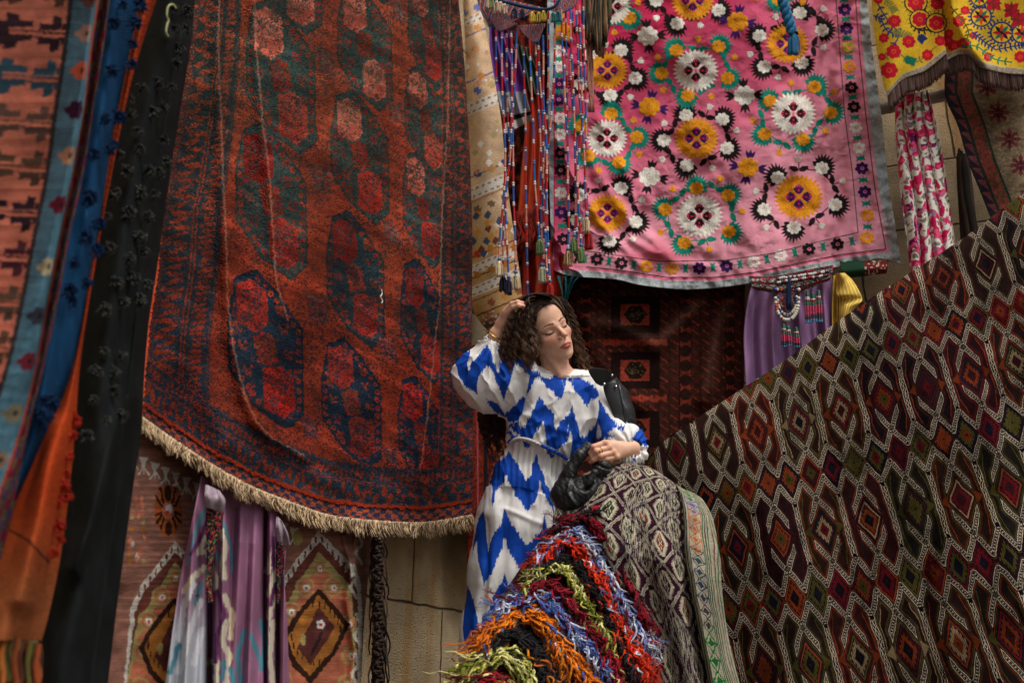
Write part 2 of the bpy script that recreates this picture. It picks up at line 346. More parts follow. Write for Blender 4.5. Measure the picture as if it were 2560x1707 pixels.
def red_carpet():
    cv = Cv(330, -310, 1200, 1330, 1.6, (158, 60, 36))
    X, Y = cv.XY()
    lx = np.interp(Y, [p[1] for p in RC_L], [p[0] for p in RC_L]); rx = np.interp(Y, [p[1] for p in RC_R], [p[0] for p in RC_R])
    by = np.interp(X, [p[0] for p in RC_B], [p[1] for p in RC_B])
    low = np.clip((Y-250)/750, 0, 1)[..., None]
    field = (1-low)*np.array((166, 70, 44.))+low*np.array((150, 50, 28.))
    cv.im[:] = field
    st = vn((X*.5-Y*.9)/9, (X*.9+Y*.5)/60, 3)
    dk = lambda y: tuple((1-t)*np.array((58, 76, 70.))+t*np.array((26, 44, 62.)) for t in [min(1, max(0, (y-450)/450))])[0]
    rs = lambda: np.array((158+random.uniform(-25, 15), 54+random.uniform(-16, 10), 34+random.uniform(-8, 8)))
    def gul(cx, cy, sx, sy, c1, c2, half=None):
        D = dk(cy)
        q = lambda pts, k=1.0: [(cx+x*sx*k, cy+y*sy*k) for x, y in pts]
        O = [(-58, -150), (-18, -164), (20, -120), (72, -40), (74, 140), (40, 166), (-20, 120), (-72, 40), (-74, -60)]
        cv.poly(q(O), D*.8); cv.poly(q(O, .975), D)
        # ring of little rust blocks just inside the outline
        Q = np.array(q(O, .87)+[q(O, .87)[0]]); seg = np.hypot(*np.diff(Q, axis=0).T); cum = np.r_[0, np.cumsum(seg)]; n = int(cum[-1]/(17*sy+3))
        for t in np.linspace(0, cum[-1], n, endpoint=False):
            x = np.interp(t, cum, Q[:, 0]); y = np.interp(t, cum, Q[:, 1]); c = rs(); w = 5.5*sx+random.uniform(-1, 1); hh = 6.5*sy
            cv.poly([(x-w, y-hh*.4), (x-w*.3, y-hh), (x+w, y-hh*.5), (x+w, y+hh*.6), (x+w*.2, y+hh), (x-w, y+hh*.5)], c)
            cv.ell(x, y, 1.5, 1.5, D)
        # middle lattice of squares
        for i in range(-2, 3):
            for j in range(-1, 2):
                x = cx+(j*15+i*3)*sx; y = cy+(i*15+j*7)*sy; c = rs()
                cv.poly([(x-6.5*sx, y-6*sy-3), (x+6.5*sx, y-6*sy+2), (x+6.5*sx, y+6*sy+2), (x-6.5*sx, y+6*sy-2)], c*.95)
        # the two red / salmon panels
        for sgn, c in ((-1, c1), (1, c2)):
            if c is None: continue
            hx, hy = cx+sgn*26*sx, cy+sgn*88*sy
            P = [(0, -54), (30, -38), (30, 30), (4, 54), (-30, 34), (-30, -40)]
            c = tuple(np.array(c)*.72+np.array((150, 60, 40))*.28); P = [(a+b*.05, b+a*.22) for a, b in P]
            cv.poly([(hx+a*sx*1.1, hy+b*sy*1.1) for a, b in P], D*.95+8); cv.poly([(hx+a*sx, hy+b*sy) for a, b in P], c)
            c_ = np.array(c, float); cv.line([(hx-28*sx, hy-36*sy), (hx+28*sx, hy+26*sy)], 3, c_*.8)
            cv.poly([(hx-29*sx, hy+5*sy), (hx+29*sx, hy+16*sy), (hx+29*sx, hy+30*sy), (hx+4*sx, hy+52*sy), (hx-29*sx, hy+33*sy)], c_*np.array((.92, .8, .8)))
            for a, b in ((-12, -24), (8, -6), (-10, 20), (12, -32)):
                for k in range(6):
                    an = k*1.05; x = hx+(a+7*math.cos(an))*sx; y = hy+(b+9*math.sin(an))*sy
                    cv.ell(x, y, 3.1*sx, 3.4*sy, D*.9+15); cv.ell(x, y, 1.6*sx, 1.8*sy, c_*.8)
        # three-leaved sprigs in the dark quarters
        for sgn in (-1, 1):
            for a, b in ((34, -42), (44, 10), (28, -80), (52, 50)):
                x = cx+sgn*a*sx; y = cy+sgn*b*sy*1.0
                c = rs()*.95
                for dx, dy in ((-6, -5), (6, -4), (-2, 7), (5, 9)): cv.ell(x+dx*sx, y+dy*sy, 3.6*sx, 4.2*sy, c); cv.ell(x+dx*sx, y+dy*sy, 1.3, 1.5, D)
                cv.line([(x-9*sx, y+3), (x+10*sx, y-4)], 2.2, c)
    SAL, RED, DR, BR = (216, 124, 98), (190, 70, 52), (140, 30, 28), (172, 40, 30)
    gul(738, -335, 1.1, .95, SAL, SAL); gul(922, -150, .95, .98, SAL, RED); gul(1074, -140, .66, .9, SAL, SAL); gul(722, -70, 1.15, .95, SAL, SAL); gul(702, 190, 1.2, 1.2, SAL, (205, 80, 62)); gul(678, 502, 1.22, 1.2, DR, (164, 42, 34)); gul(664, 872, 1.3, 1.22, BR, (198, 30, 22))
    gul(912, 116, .95, .98, SAL, SAL); gul(900, 391, 1.0, 1.03, SAL, (212, 60, 46)); gul(889, 697, 1.0, 1.05, DR, (164, 42, 34)); gul(879, 1006, 1.03, 1.0, (164, 42, 34), (164, 42, 34))
    gul(1068, 75, .66, .92, SAL, (196, 60, 46)); gul(1064, 303, .72, .86, SAL, (206, 84, 60)); gul(1058, 522, .72, .9, SAL, (190, 40, 34)); gul(1056, 803, .76, .96, DR, (164, 42, 34)); gul(1052, 1085, .78, .9, (196, 26, 20), (176, 30, 22))
    def minor(x, y, s, rows=4):
        D = dk(y)*1.1+10
        for i in range(rows):
            for j in range(3):
                a = x+(j-1)*15*s+i*3; b = y+(i-rows/2)*16*s+(j-1)*5
                cv.poly([(a-6.6*s, b-8*s), (a+7*s, b-5*s), (a+6.6*s, b+8*s), (a-7*s, b+5*s)], D); cv.poly([(a-4.6*s, b-5.5*s), (a+5*s, b-3*s), (a+4.6*s, b+5.5*s), (a-5*s, b+3*s)], rs())
    for x, y, s in ((812, 165, 1), (798, 455, 1.05), (790, 780, 1.1), (985, 290, .85), (975, 590, .85), (965, 880, .9), (990, 30, .8), (1128, 240, .6), (590, 215, .8), (770, 1075, .8), (975, 1150, .8)): minor(x, y, s)
    # borders: rows of blotchy rosettes between guard stripes
    dl = X-lx; dr = rx-X; db = by-Y
    def border(d, along, w, m, sgn):
        g = np.zeros(d.shape+(3,), np.float32); g[:] = field*.93
        blue = np.array((36, 52, 66.)); D3 = blue*(.75+.25*low)+(1-low)*np.array((22, 20, 8.))
        a = d/w
        al = along/19.0
        wob = .6*vn(X/8, Y/8, 9)+.4*vn(X/3.2, Y/3.2, 10)
        ros = np.hypot((al % 1)-.5+.35*(wob-.5), ((a-.30+.10*np.sin(al*3.1))/.34))*2.0
        body = ((ros+wob*1.1) > 1.30)&(a > .12)&(a < .52)
        ros2 = np.hypot(((al*1.35) % 1)-.5, ((a-.76)/.3))*2.0
        body |= ((ros2+wob*1.1) > 1.25)&(a > .60)&(a < .93)
        lines = (np.abs(a-.56) < .014)|(np.abs(a-.1) < .012)|(np.abs(a-.95) < .012)
        edge = (a < .08)&((al*2+wob) % 1 < .5)
        k = (body | lines | edge)
        g[k] = D3[k] if D3.ndim == 3 else D3
        m = m
        cv.im[m] = g[m]
    nL = (dl*.985); wL = np.interp(Y, [0, 500, 1000], [118, 158, 170]); 
    border(nL, Y+X*.15, wL, (nL < wL), 1)
    border(dr, Y, np.interp(Y, [0, 600, 1300], [52, 78, 90]), dr < np.interp(Y, [0, 600, 1300], [52, 78, 90]), 1)
    dbn = db*.93-34; wB = np.interp(X, [350, 700, 1180], [120, 105, 92])
    border(dbn, X*1.1+Y*.2, wB, (dbn < wB)&(dbn < nL*1.1+200), 1)
    # wear and abrash: mottled exchange of dark and rust
    wv = fbm(X/4.0, Y/4.0, 21, 2)*.75+.25*fbm(X/60, Y/60, 22); sh = (wv > .66)[..., None]
    cv.im = np.where(sh, cv.im*.55+field*.45, cv.im); sh = (wv < .30)[..., None]
    cv.im = np.where(sh, cv.im*.62, cv.im)
    ab = fbm((X*.45-Y*.9)/26, (X*.9+Y*.45)/130, 5, 3)[..., None]; cv.im *= (.58+.86*ab)
    cv.im *= (.86+.28*st[..., None])
    cv.im = cv.im.astype(np.float32)
    sp = fbm(X/3.4, Y/3.4, 41, 2)*.7+.3*fbm(X/40, Y/50, 42); tl = (sp+.10*vn((X*.5-Y*.9)/5, (X*.9+Y*.5)/30, 43) > .63)[..., None]; cv.im = np.where(tl, cv.im*.42+(low*np.array((24, 34, 46.))+(1-low)*np.array((44, 54, 50.)))*.55, cv.im)
    gm = cv.im.mean(-1, keepdims=True); cv.im = (gm+(cv.im-gm)*.94)*.84
    cool = fbm(X/120, Y/160, 31)[..., None]; cv.im = cv.im*(1+(cool-.5)*np.array((-.1, .12, .1)))
    # flat-woven end: check of navy and rust, then raw cord
    e = db*.93; chk = e < 34
    wv2 = ((np.floor(X/2.0) % 2) > 0)
    pat = ((np.floor((X+Y*.3)/15) + np.floor(e/11)) % 2) > 0
    cv.im = cv.im*(1+.22*(vn(X/3+Y/9, Y/2.5-X/8, 88)-.5))[..., None]; cA = np.where(pat[..., None], np.array((40, 44, 66.)), np.array((150, 66, 44.)))*np.where((np.floor(e/3) % 2) > 0, .82, 1.08)[..., None]
    cA = np.where((wv2 & (np.floor(e/2.4) % 2 > 0))[..., None], cA*.8+np.array((40, 30, 22.)), cA)
    cv.im[chk] = cA[chk]
    cord = (e > 34)&(e < 42); cv.im[cord] = np.array((140, 44, 22))
    sel = dl < np.interp(Y, [440, 520, 900, 1000], [0, 9, 8, 4]); cv.im[sel & (Y > 450)] = (226, 92, 56)
    cv.z = ((e > 33)&(e < 44)).astype(np.float32)*.004
    F1 = [(556, -300), (546, 120), (553, 300), (558, 450), (566, 620), (570, 760), (582, 860), (612, 990), (640, 1050), (668, 1085), (760, 1140)]
    F2 = [(628, -300), (640, 110), (656, 300), (674, 440), (684, 600), (689, 700), (720, 800)]
    F3 = [(1130, -300), (1120, 300), (1106, 520), (1098, 760), (1080, 930), (1064, 1080), (1050, 1180)]
    F4 = [(1180, -300), (1150, 300), (1130, 640), (1125, 860)]
    for F, w in ((F1, 2.6), (F2, 2.4), (F3, 1.8)):      # paler lines in the pile along the folds
        d = dpl(X, Y, F)[..., None]; k = np.clip(1-d/w/1.6, 0, 1)*.55*(.5+.8*vn(X/4, Y/14, 8))[..., None]; cv.im = cv.im*(1-k)+np.array((196, 138, 112.))*k
    cv.im = cv.im.astype(np.float32)
    def color(u, v, PX, PY):
        c, z = cv.samp(PX+6*(fbm(PX/7, PY/7, 71, 2)-.5)+3*(vn(PX/2, PY/2, 73)-.5), PY+9*(fbm(PX/8, PY/9, 72, 2)-.5)+4*(vn(PX/2, PY/2, 74)-.5)); return c, z+.0016*vn(PX/2.2, PY/2.2, 77)
    def h(u, v, PX, PY):
        H = ridge(PX, PY, F1, 22, .022)+ridge(PX, PY, F2, 20, .016)*np.clip((820-PY)/300, 0, 1)+ridge(PX, PY, F3, 22, .016)*np.clip((1200-PY)/300, 0, 1)+ridge(PX, PY, F4, 20, .010)+.030*np.sin(PX/118+PY/900+.6)
        H += ridge(PX, PY, [(420, 500), (470, 900), (560, 1090)], 45, .02)
        H += .022*np.sin(PX/62+PY/260)*np.clip(PY/700, .2, 1)+.010*np.sin((PX*.8+PY*.35)/33+2*vn(PX/90, PY/120, 4))
        H += .035*v**3                                       # the hem stands off the wall
        H += ridge(PX, PY, [(760, 330), (790, 560), (820, 800)], 60, .010)
        return H
    t = empty('red_carpet', W(770, 1290, 3.1), 'huge old red carpet with teal medallions and a cream fringe hanging on the wall', 'carpet')
    nu, nv = 760, 1330
    P = coons(RC_L, RC_R, RC_B, [(528, -300), (820, -304), (1112, -300)], nu, nv)
    carpet_obj = sheet('carpet_pile', [[(0, 0), (1, 1)], [(0, 0), (1, 1)]], LEFT, 2, 2, (0, 0, 0), mat=M_PILE, parent=t) if False else None
    PX, PY = P[..., 0], P[..., 1]
    v, u = np.meshgrid(np.linspace(0, 1, nv), np.linspace(0, 1, nu), indexing='ij')
    c, z = color(u, v, PX, PY); H = h(u, v, PX, PY)+z+.05
    V = W(PX, PY, LEFT.depth(PX, PY, H)); VV = V.reshape(-1, 3)
    idx = np.arange(nu*nv).reshape(nv, nu); loop = np.concatenate([idx[0, :], idx[1:, -1], idx[-1, -2::-1], idx[-2:0:-1, 0]])
    back = VV[loop]-LEFT.n*.014; k = len(loop); o = nu*nv+np.arange(k)
    rim = np.stack([loop, np.roll(loop, -1), np.roll(o, -1), o], -1); cc = c.reshape(-1, 3)
    mesh('pile', np.concatenate([VV, back]), [gridF(nv, nu), rim], M_PILE, t, np.concatenate([cc, cc[loop]*.7]))
    # knotted fringe
    B = cr(np.array(RC_B, float), 1400); paths = []; rad = []; cols = []
    Hb = cr(h(u, v, PX, PY)[-1], 1400)+.05
    for i in range(0, 1400):
        if random.random() < .12: continue
        x, y = B[i]; cl = vn(np.array(x/14), np.array(0.), 5); L = 26+16*vn(np.array(x/22), np.array(3.), 6)+random.uniform(-8, 8); L *= np.interp(x, [354, 500, 1180], [.95, 1.15, .85])
        n = 7; tt = np.linspace(0, 1, n); lean = (cl-.5)*30+random.uniform(-7, 7)+5
        w1 = random.uniform(0, 6); amp = random.uniform(1, 3)
        px = x+lean*tt**1.3+amp*np.sin(tt*9+w1); py = y-5+L*tt+1.2*np.cos(tt*8+w1)
        hh = Hb[i]+.008+.012*np.sin(tt*2.6+w1)*tt+random.uniform(-.006, .008)
        paths.append(W(px, py, LEFT.depth(px, py, hh))); rad.append(np.linspace(.0026, .0012, n)*random.uniform(.8, 1.25))
        b = random.uniform(.75, 1.15); cols.append(np.array((196, 168, 132))*b)
    tubes('fringe', paths, rad, M_YARN, cols, 4, t)
    # loose white thread caught in the pile
    p = np.array([(953, 723), (955, 735), (951, 742), (956, 752), (954, 758)], float); p = cr(p, 14); tubes('loose_thread', [W(p[:, 0], p[:, 1], LEFT.depth(p[:, 0], p[:, 1], .085))], .0022, M_YARN, (225, 215, 200), 5, t)
red_carpet()

# ================================================================ pink embroidered hanging
def suzani():
    cv = Cv(1350, -280, 2280, 760, 2.0, (226, 130, 156))
    X, Y = cv.XY()
    # dye: crimson bleeding to rose from the upper left
    t = np.clip(1.15-np.hypot((X-1560)/620, (Y+20)/520)+(.45*fbm(X/90, Y/120, 2)-.2), 0, 1)[..., None]
    t2 = np.clip(.9-np.abs(X-1640)/160-np.abs(Y-640)/60, 0, 1)[..., None]*.6
    cv.im[:] = (1-t)*np.array((224, 148, 164.))+t*np.array((192, 44, 84.)); cv.im = cv.im*(1-t2)+np.array((168, 36, 56.))*t2
    t3 = np.clip((1470-X)/90, 0, 1)[..., None]*.7; cv.im = (cv.im*(1-t3)+np.array((186, 48, 92.))*t3).astype(np.float32)
    WH, OR, BK, TE, PU, OL = (232, 226, 212), (228, 150, 34), (34, 26, 28), (22, 132, 112), (58, 30, 92), (176, 150, 40)
    def petal(x, y, r, n, col, rot=0, z=.0035, rr=.36):
        for k in range(n):
            a = rot+k*2*math.pi/n; cv.ell(x+r*.66*math.cos(a), y+r*.58*math.sin(a), r*rr, r*rr*.86, col, z, a)
        cv.ell(x, y, r*.62, r*.54, col, z)
    def small(x, y, r, col, rot):
        petal(x, y, r, 8, col, rot)
        dark = tuple(np.array(col)*.72+np.array((40, 0, 20))*.5)
        cv.line([(x+r*.3*math.cos(a), y+r*.26*math.sin(a)) for a in np.linspace(rot, rot+4.6, 9)], 1.3, dark, .001); cv.ell(x, y, 1.5, 1.4, dark, .001)
    def cup(x, y, r, a, col):         # spiky leafy cup the small flower sits in
        cv.ell(x+4*math.cos(a), y+4*math.sin(a), r*1.06, r*1.0, col, .002)
        for k in range(-5, 6):
            b = a+k*.27; L = r*(2.0-.06*abs(k)+random.uniform(-.12, .12)); cv.leaf(x+r*.35*math.cos(b), y+r*.35*math.sin(b), b, L-r*.25, 8.5, col, .002)
        for k in (-1, 1):
            b = a+k*1.75; cv.leaf(x+r*.4*math.cos(b), y+r*.4*math.sin(b), b, r*1.15, 14, col, .002)
    def bud(x, y, a, col):
        for k in (-.75, -.3, .15, .6): cv.leaf(x-5*math.cos(a), y-5*math.sin(a), a+k, 14, 7, col, .003)
        cv.ell(x-2*math.cos(a), y-2*math.sin(a), 7, 6.4, col, .003)
    def jag(x, y, a, L, col):
        cv.leaf(x, y, a, L, L*.52, col, .002)
        for k in range(4):
            for s in (-1, 1):
                q = .25+.16*k; cv.leaf(x+L*q*math.cos(a), y+L*q*math.sin(a), a+s*.75, L*.26, 4, col, .002)
    def big(x, y, r, col, pc, sat, buds, leafc, sc, bc):
        for bx, by in buds:
            a = math.atan2(by-y, bx-x); d = math.hypot(bx-x, by-y); mx, my = x+(d-24)*math.cos(a), y+(d-24)*math.sin(a)
            n = min(sat, key=lambda s: math.hypot(s[0]-bx, s[1]-by))
            cv.line([(n[0]*.92+x*.08, n[1]*.92+y*.08), (mx, my), (bx, by)], 2.6, leafc, .001)
            jag(mx-4*math.cos(a), my-4*math.sin(a), a+1.25, 27, leafc); jag(mx-4*math.cos(a), my-4*math.sin(a), a-1.25, 27, leafc); bud(bx, by, a, bc)
        for sx, sy in sat:
            a = math.atan2(sy-y, sx-x)+.15; cup(sx, sy, 19, a, leafc); small(sx, sy, 18, sc, a)
        n = 30
        for k in range(n):
            a = k*2*math.pi/n+.05; cv.leaf(x+r*.55*math.cos(a), y+r*.5*math.sin(a), a, r*.5, r*.19, col, .0035)
        cv.ell(x, y, r*.86, r*.8, col, .0035)
        ink = tuple(np.array(col)*.78+np.array((25, 0, 15)))
        for k in range(4):
            a = k*math.pi/2+.78+.78; c0, s0 = x+r*.30*math.cos(a), y+r*.28*math.sin(a)
            cv.line([(c0+r*.33*math.cos(b), s0+r*.3*math.sin(b)) for b in np.linspace(a-2, a+2, 14)], 1.6, ink, .0015)
        for k in range(4):
            a = k*math.pi/2+1.56; c0, s0 = x+r*.34*math.cos(a), y+r*.31*math.sin(a)
            cv.ell(c0, s0, r*.22, r*.17, (206, 60, 96), .001, a)
            for q in (-.9, -.45, 0, .45, .9): cv.leaf(c0-r*.17*math.cos(a), s0-r*.17*math.sin(a), a+q*.8, r*.36, r*.12, pc, .0025)
            cv.leaf(c0-r*.1*math.cos(a), s0-r*.1*math.sin(a), a, r*.16, r*.07, (206, 40, 70), .001)
        cv.ell(x, y, r*.09, r*.08, (228, 150, 160) if col == WH else OR, .003)
    T = lambda L: [(1380+a/2.091, b/2.091) for a, b in L]
    def B(cx, cy, r, kind, sat, buds):
        (x, y), = T([(cx, cy)])
        if kind == 'o': big(x, y, r, OR, PU, T(sat), T(buds), BK, WH, WH)
        else: big(x, y, r, WH, BK, T(sat), T(buds), TE, OR, OR)
    B(735, 5, 53, 'o', [(545, 5), (655, 125), (870, 55), (640, -90), (830, -90)], [(545, 95), (775, 135), (930, -30)])
    B(290, 370, 50, 'o', [(360, 265), (435, 410), (305, 500), (150, 440), (200, 290)], [(465, 320), (410, 510), (200, 530), (280, 235)])
    B(1230, 230, 52, 'o', [(1085, 190), (1295, 70), (1410, 160), (1305, 330), (1110, 350)], [(1170, 90), (1420, 48), (1420, 250), (1180, 405), (1035, 285)])
    B(755, 725, 55, 'o', [(700, 605), (890, 625), (915, 775), (705, 865), (585, 735)], [(825, 560), (965, 685), (838, 880), (575, 835), (587, 645)])
    B(290, 1115, 50, 'o', [(360, 985), (437, 1160), (300, 1262), (130, 1150), (150, 1020)], [(240, 942), (470, 1047), (422, 1252)])
    B(1290, 1030, 60, 'o', [(1180, 930), (1410, 880), (1480, 1070), (1265, 1190), (1110, 1095)], [(1290, 832), (1520, 947), (1410, 1182), (1120, 1190), (1065, 1000)])
    for cx, cy, r, kd in ((1205, -150, 54, 'w'), (725, -370, 54, 'w'), (300, -330, 50, 'o'), (1190, -520, 54, 'o')):
        B(cx, cy, r, kd, [(cx+165*math.cos(R(47+72*k)), cy-150*math.sin(R(47+72*k))) for k in range(5)], [(cx+210*math.cos(R(12+72*k)), cy-190*math.sin(R(12+72*k))) for k in range(5)])
    B(310, 35, 48, 'w', [(405, 95), (250, 120)], [(450, 15), (325, 172)])
    B(752, 370, 56, 'w', [(650, 265), (870, 245), (918, 410), (710, 500), (573, 385)], [(765, 205), (955, 302), (832, 507), (580, 472), (550, 300)])
    B(288, 725, 50, 'w', [(308, 597), (442, 718), (350, 850), (190, 815), (150, 660)], [(427, 630), (457, 812), (242, 892)])
    B(1262, 595, 56, 'w', [(1140, 530), (1372, 455), (1457, 590), (1312, 730), (1112, 702)], [(1250, 435), (1477, 482), (1430, 687), (1187, 800), (1048, 630)])
    B(770, 1130, 58, 'w', [(755, 985), (920, 1022), (925, 1210), (692, 1270), (592, 1095)], [(880, 935), (995, 1105), (822, 1305), (567, 1215), (630, 987)])
    for (cx, cy, col, lc) in ((500, 190, WH, BK), (1005, 500, WH, BK), (510, 925, WH, BK), (970, 115, OR, PU), (510, 560, OR, PU), (1025, 875, OR, PU), (55, 170, OR, BK)):
        (x, y), = T([(cx, cy)])
        for k in range(4):
            a = k*math.pi/2+.2*math.sin(cx)
            for q in (-.5, 0, .5): cv.leaf(x+24*math.cos(a), y+20*math.sin(a), a+q, 26, 8.5, lc, .002)
        small(x, y, 27, col, .3)
    # borders
    def brd(L, cols, leafdir):
        P = T(L)
        for (x, y), c in zip(P, cols):
            petal(x, y, 17, 7, c, .3+x*.01); cv.ell(x+1, y, 5, 4.4, (224, 120, 150), .001); cv.ell(x+1, y, 2.3, 2, c, .002)
        for (x0, y0), (x1, y1) in zip(P[:-1], P[1:]):
            mx, my = (x0+x1)/2, (y0+y1)/2; a = math.atan2(y1-y0, x1-x0); cv.line([(x0*.7+x1*.3, y0*.7+y1*.3), (x0*.3+x1*.7, y0*.3+y1*.7)], 1.8, TE, .001)
            for q in (.75, -.75, 2.4, -2.4): cv.leaf(mx-5*math.cos(a)*(1 if abs(q) > 1 else -1)*-1, my-5*math.sin(a)*(1 if abs(q) > 1 else -1)*-1, a+q, 17, 7, TE, .002)
            for q in (1.2, -1.2): cv.leaf(mx, my, a+q, 13, 5, TE, .002)
    brd([(1488, -460), (1494, -355), (1500, -255), (1512, -152), (1522, -50), (1530, 52), (1540, 150), (1548, 247), (1553, 350), (1565, 458), (1578, 560), (1588, 668), (1605, 775), (1620, 880), (1635, 1003), (1650, 1125), (1650, 1245)], [WH, WH, OR, OR, PU, PU, PU, OL, OR, BK, BK, WH, WH, PU, PU, OR, OR], 1)
    brd([(110, 1345), (235, 1355), (362, 1375), (492, 1393), (627, 1403), (770, 1402), (912, 1390), (1053, 1370), (1195, 1337), (1343, 1302), (1492, 1276), (1645, 1245)], [BK, BK, BK, OR, OR, PU, PU, WH, WH, BK, BK, OR], 0)
    brd([(28, -450), (30, -350), (30, -250), (32, -145), (32, -40), (36, 70), (34, 175), (36, 270), (36, 350), (36, 440), (34, 520), (40, 620), (40, 705), (42, 800), (44, 890), (46, 1010), (48, 1110), (60, 1250)], [BK, BK, WH, WH, PU, OR, OR, WH, WH, PU, PU, WH, WH, BK, BK, WH, PU, BK], 1)
    inL = T([(1440, -560), (1480, -60), (1500, 200), (1530, 600), (1570, 900), (1600, 1215), (1400, 1262), (1150, 1325), (900, 1362), (560, 1366), (180, 1312), (90, 1290)])
    cv.line(inL, 2.2, (40, 60, 50), .001)
    outR = T([(1548, -560), (1583, -60), (1605, 250), (1640, 600), (1690, 1000), (1745, 1302)]); cv.line(outR, 2.4, (44, 60, 54), .001)
    outB = T([(1745, 1302), (1500, 1332), (1250, 1385), (1050, 1425), (850, 1450), (600, 1450), (350, 1412), (180, 1395)]); cv.line(outB, 2.6, (30, 26, 30), .001)
    cv.line([(x-3, y+4) for x, y in outB], 2.0, (230, 60, 110))
    cv.line(T([(14, -60), (10, 1320)]), 3, (206, 30, 90))
    # grey hem cloth
    hem = T([(1745, 1302), (1690, 1000), (1640, 600), (1605, 250), (1580, -60)])
    GR = np.array((168, 176, 176.))
    ex = np.interp(Y, [p[1] for p in T([(0, -560), (0, 250), (0, 600), (0, 1000), (0, 1302), (0, 1500)])], [p[0]+9 for p in T([(1550, 0), (1605, 0), (1640, 0), (1690, 0), (1745, 0), (1760, 0)])])
    eb = np.interp(X, [p[0] for p in T([(180, 0), (350, 0), (600, 0), (850, 0), (1050, 0), (1250, 0), (1500, 0), (1745, 0)])], [p[1]+9 for p in T([(0, 1395), (0, 1412), (0, 1450), (0, 1450), (0, 1425), (0, 1385), (0, 1332), (0, 1302)])])
    g = (X > ex) | (Y > eb) | (X < 1384)
    cv.im[g] = (GR*(1+.10*(fbm(X/6, Y/10, 44)-.5)[..., None]))[g]; cv.z[g] = .002
    # thread direction inside the stitching
    tx = vn(X/1.3, Y/4.5, 12)[..., None]; m = (cv.z > .0015)[..., None]; cv.im = np.where(m, cv.im*(.84+.24*tx), cv.im).astype(np.float32)
    R_ = T([(1590, -540), (1640, -60), (1658, 120), (1680, 300), (1702, 450), (1722, 600), (1738, 750), (1752, 900), (1770, 1030), (1790, 1150), (1825, 1380)])
    L_ = [(1366, -258), (1368, -30), (1368, 60), (1369, 150), (1370, 230), (1371, 330), (1372, 400), (1374, 480), (1376, 560), (1378, 620), (1386, 676)]
    Bt = [(1386, 676), (1430, 690), (1538, 698), (1600, 712), (1690, 722), (1750, 722), (1810, 717), (1880, 707), (1930, 698), (2016, 684), (2090, 668), (2145, 660), (2193, 646), (2225, 652), (2253, 660)]
    nu, nv = 680, 740
    P = coons(L_, R_, Bt, [(1366, -258), (1700, -262), (R_[0][0], R_[0][1])], nu, nv); PX, PY = P[..., 0], P[..., 1]
    v, u = np.meshgrid(np.linspace(0, 1, nv), np.linspace(0, 1, nu), indexing='ij')
    H = np.zeros(PX.shape)
    n1 = fbm(PX/70, PY/70, 50)
    # drape folds from the left, loose vertical pleats to the right
    H += .020*(1-1.6*np.abs(np.sin((PX*.75+PY*-.32)/26+3*n1))**.7)*np.clip((1680-PX)/260, 0, 1)*np.clip((PY-260)/180, 0, 1)
    H += .009*np.sin((PX+PY*.12)/9+6*n1)*np.clip((PX-1850)/200, 0, 1)
    H += .0022*np.sin((PX*.4+PY)/5.5+9*fbm(PX/22, PY/22, 57))*vn(PX/60, PY/60, 58)+.030*np.sin((PX-PY*.25)/70+3*n1)+.010*np.sin((PX*.3+PY)/48+3*fbm(PX/110, PY/110, 51))
    for F, w, a in (([(1450, 330), (1490, 430), (1580, 560), (1680, 640)], 14, .02), ([(1430, 430), (1500, 560), (1600, 660)], 12, .022), ([(1580, 600), (1680, 655), (1790, 668)], 12, .016), ([(1500, 300), (1560, 420), (1640, 520)], 12, .012), ([(2080, 100), (2110, 350), (2150, 600)], 16, .01), ([(1760, 620), (1900, 560), (2080, 540)], 18, .008)):
        H += ridge(PX, PY, F, w, a)
    H += .004*np.sin(PX/5.2+7*fbm(PX/30, PY/30, 52))*np.clip((PY-np.interp(PX, [1380, 1740, 2250], [660, 690, 620]))/15, 0, 1)
    H += .005*np.sin(PY/6+6*fbm(PX/30, PY/40, 53))*np.clip((PX-np.interp(PY, [0, 660], [2140, 2215]))/12, 0, 1)
    c, z = cv.samp(PX, PY); H = H+z*.55+.06+.03*v**2
    V = W(PX, PY, BACK.depth(PX, PY, H)).reshape(-1, 3); idx = np.arange(nu*nv).reshape(nv, nu)
    loop = np.concatenate([idx[0, :], idx[1:, -1], idx[-1, -2::-1], idx[-2:0:-1, 0]]); bk = V[loop]-BACK.n*.006; k = len(loop); o = nu*nv+np.arange(k)
    rim = np.stack([loop, np.roll(loop, -1), np.roll(o, -1), o], -1); cc = c.reshape(-1, 3)
    du = 2.0; uv = np.stack([u*1.7, v*1.4], -1).reshape(-1, 2)
    mesh('embroidered_hanging', np.concatenate([V, bk]), [gridF(nv, nu), rim], M_EMB, None, np.concatenate([cc, cc[loop]*.8]), np.concatenate([uv, uv[loop]]), label='pink cloth embroidered with orange and white flowers and hemmed in grey', cat='wall hanging')
suzani()

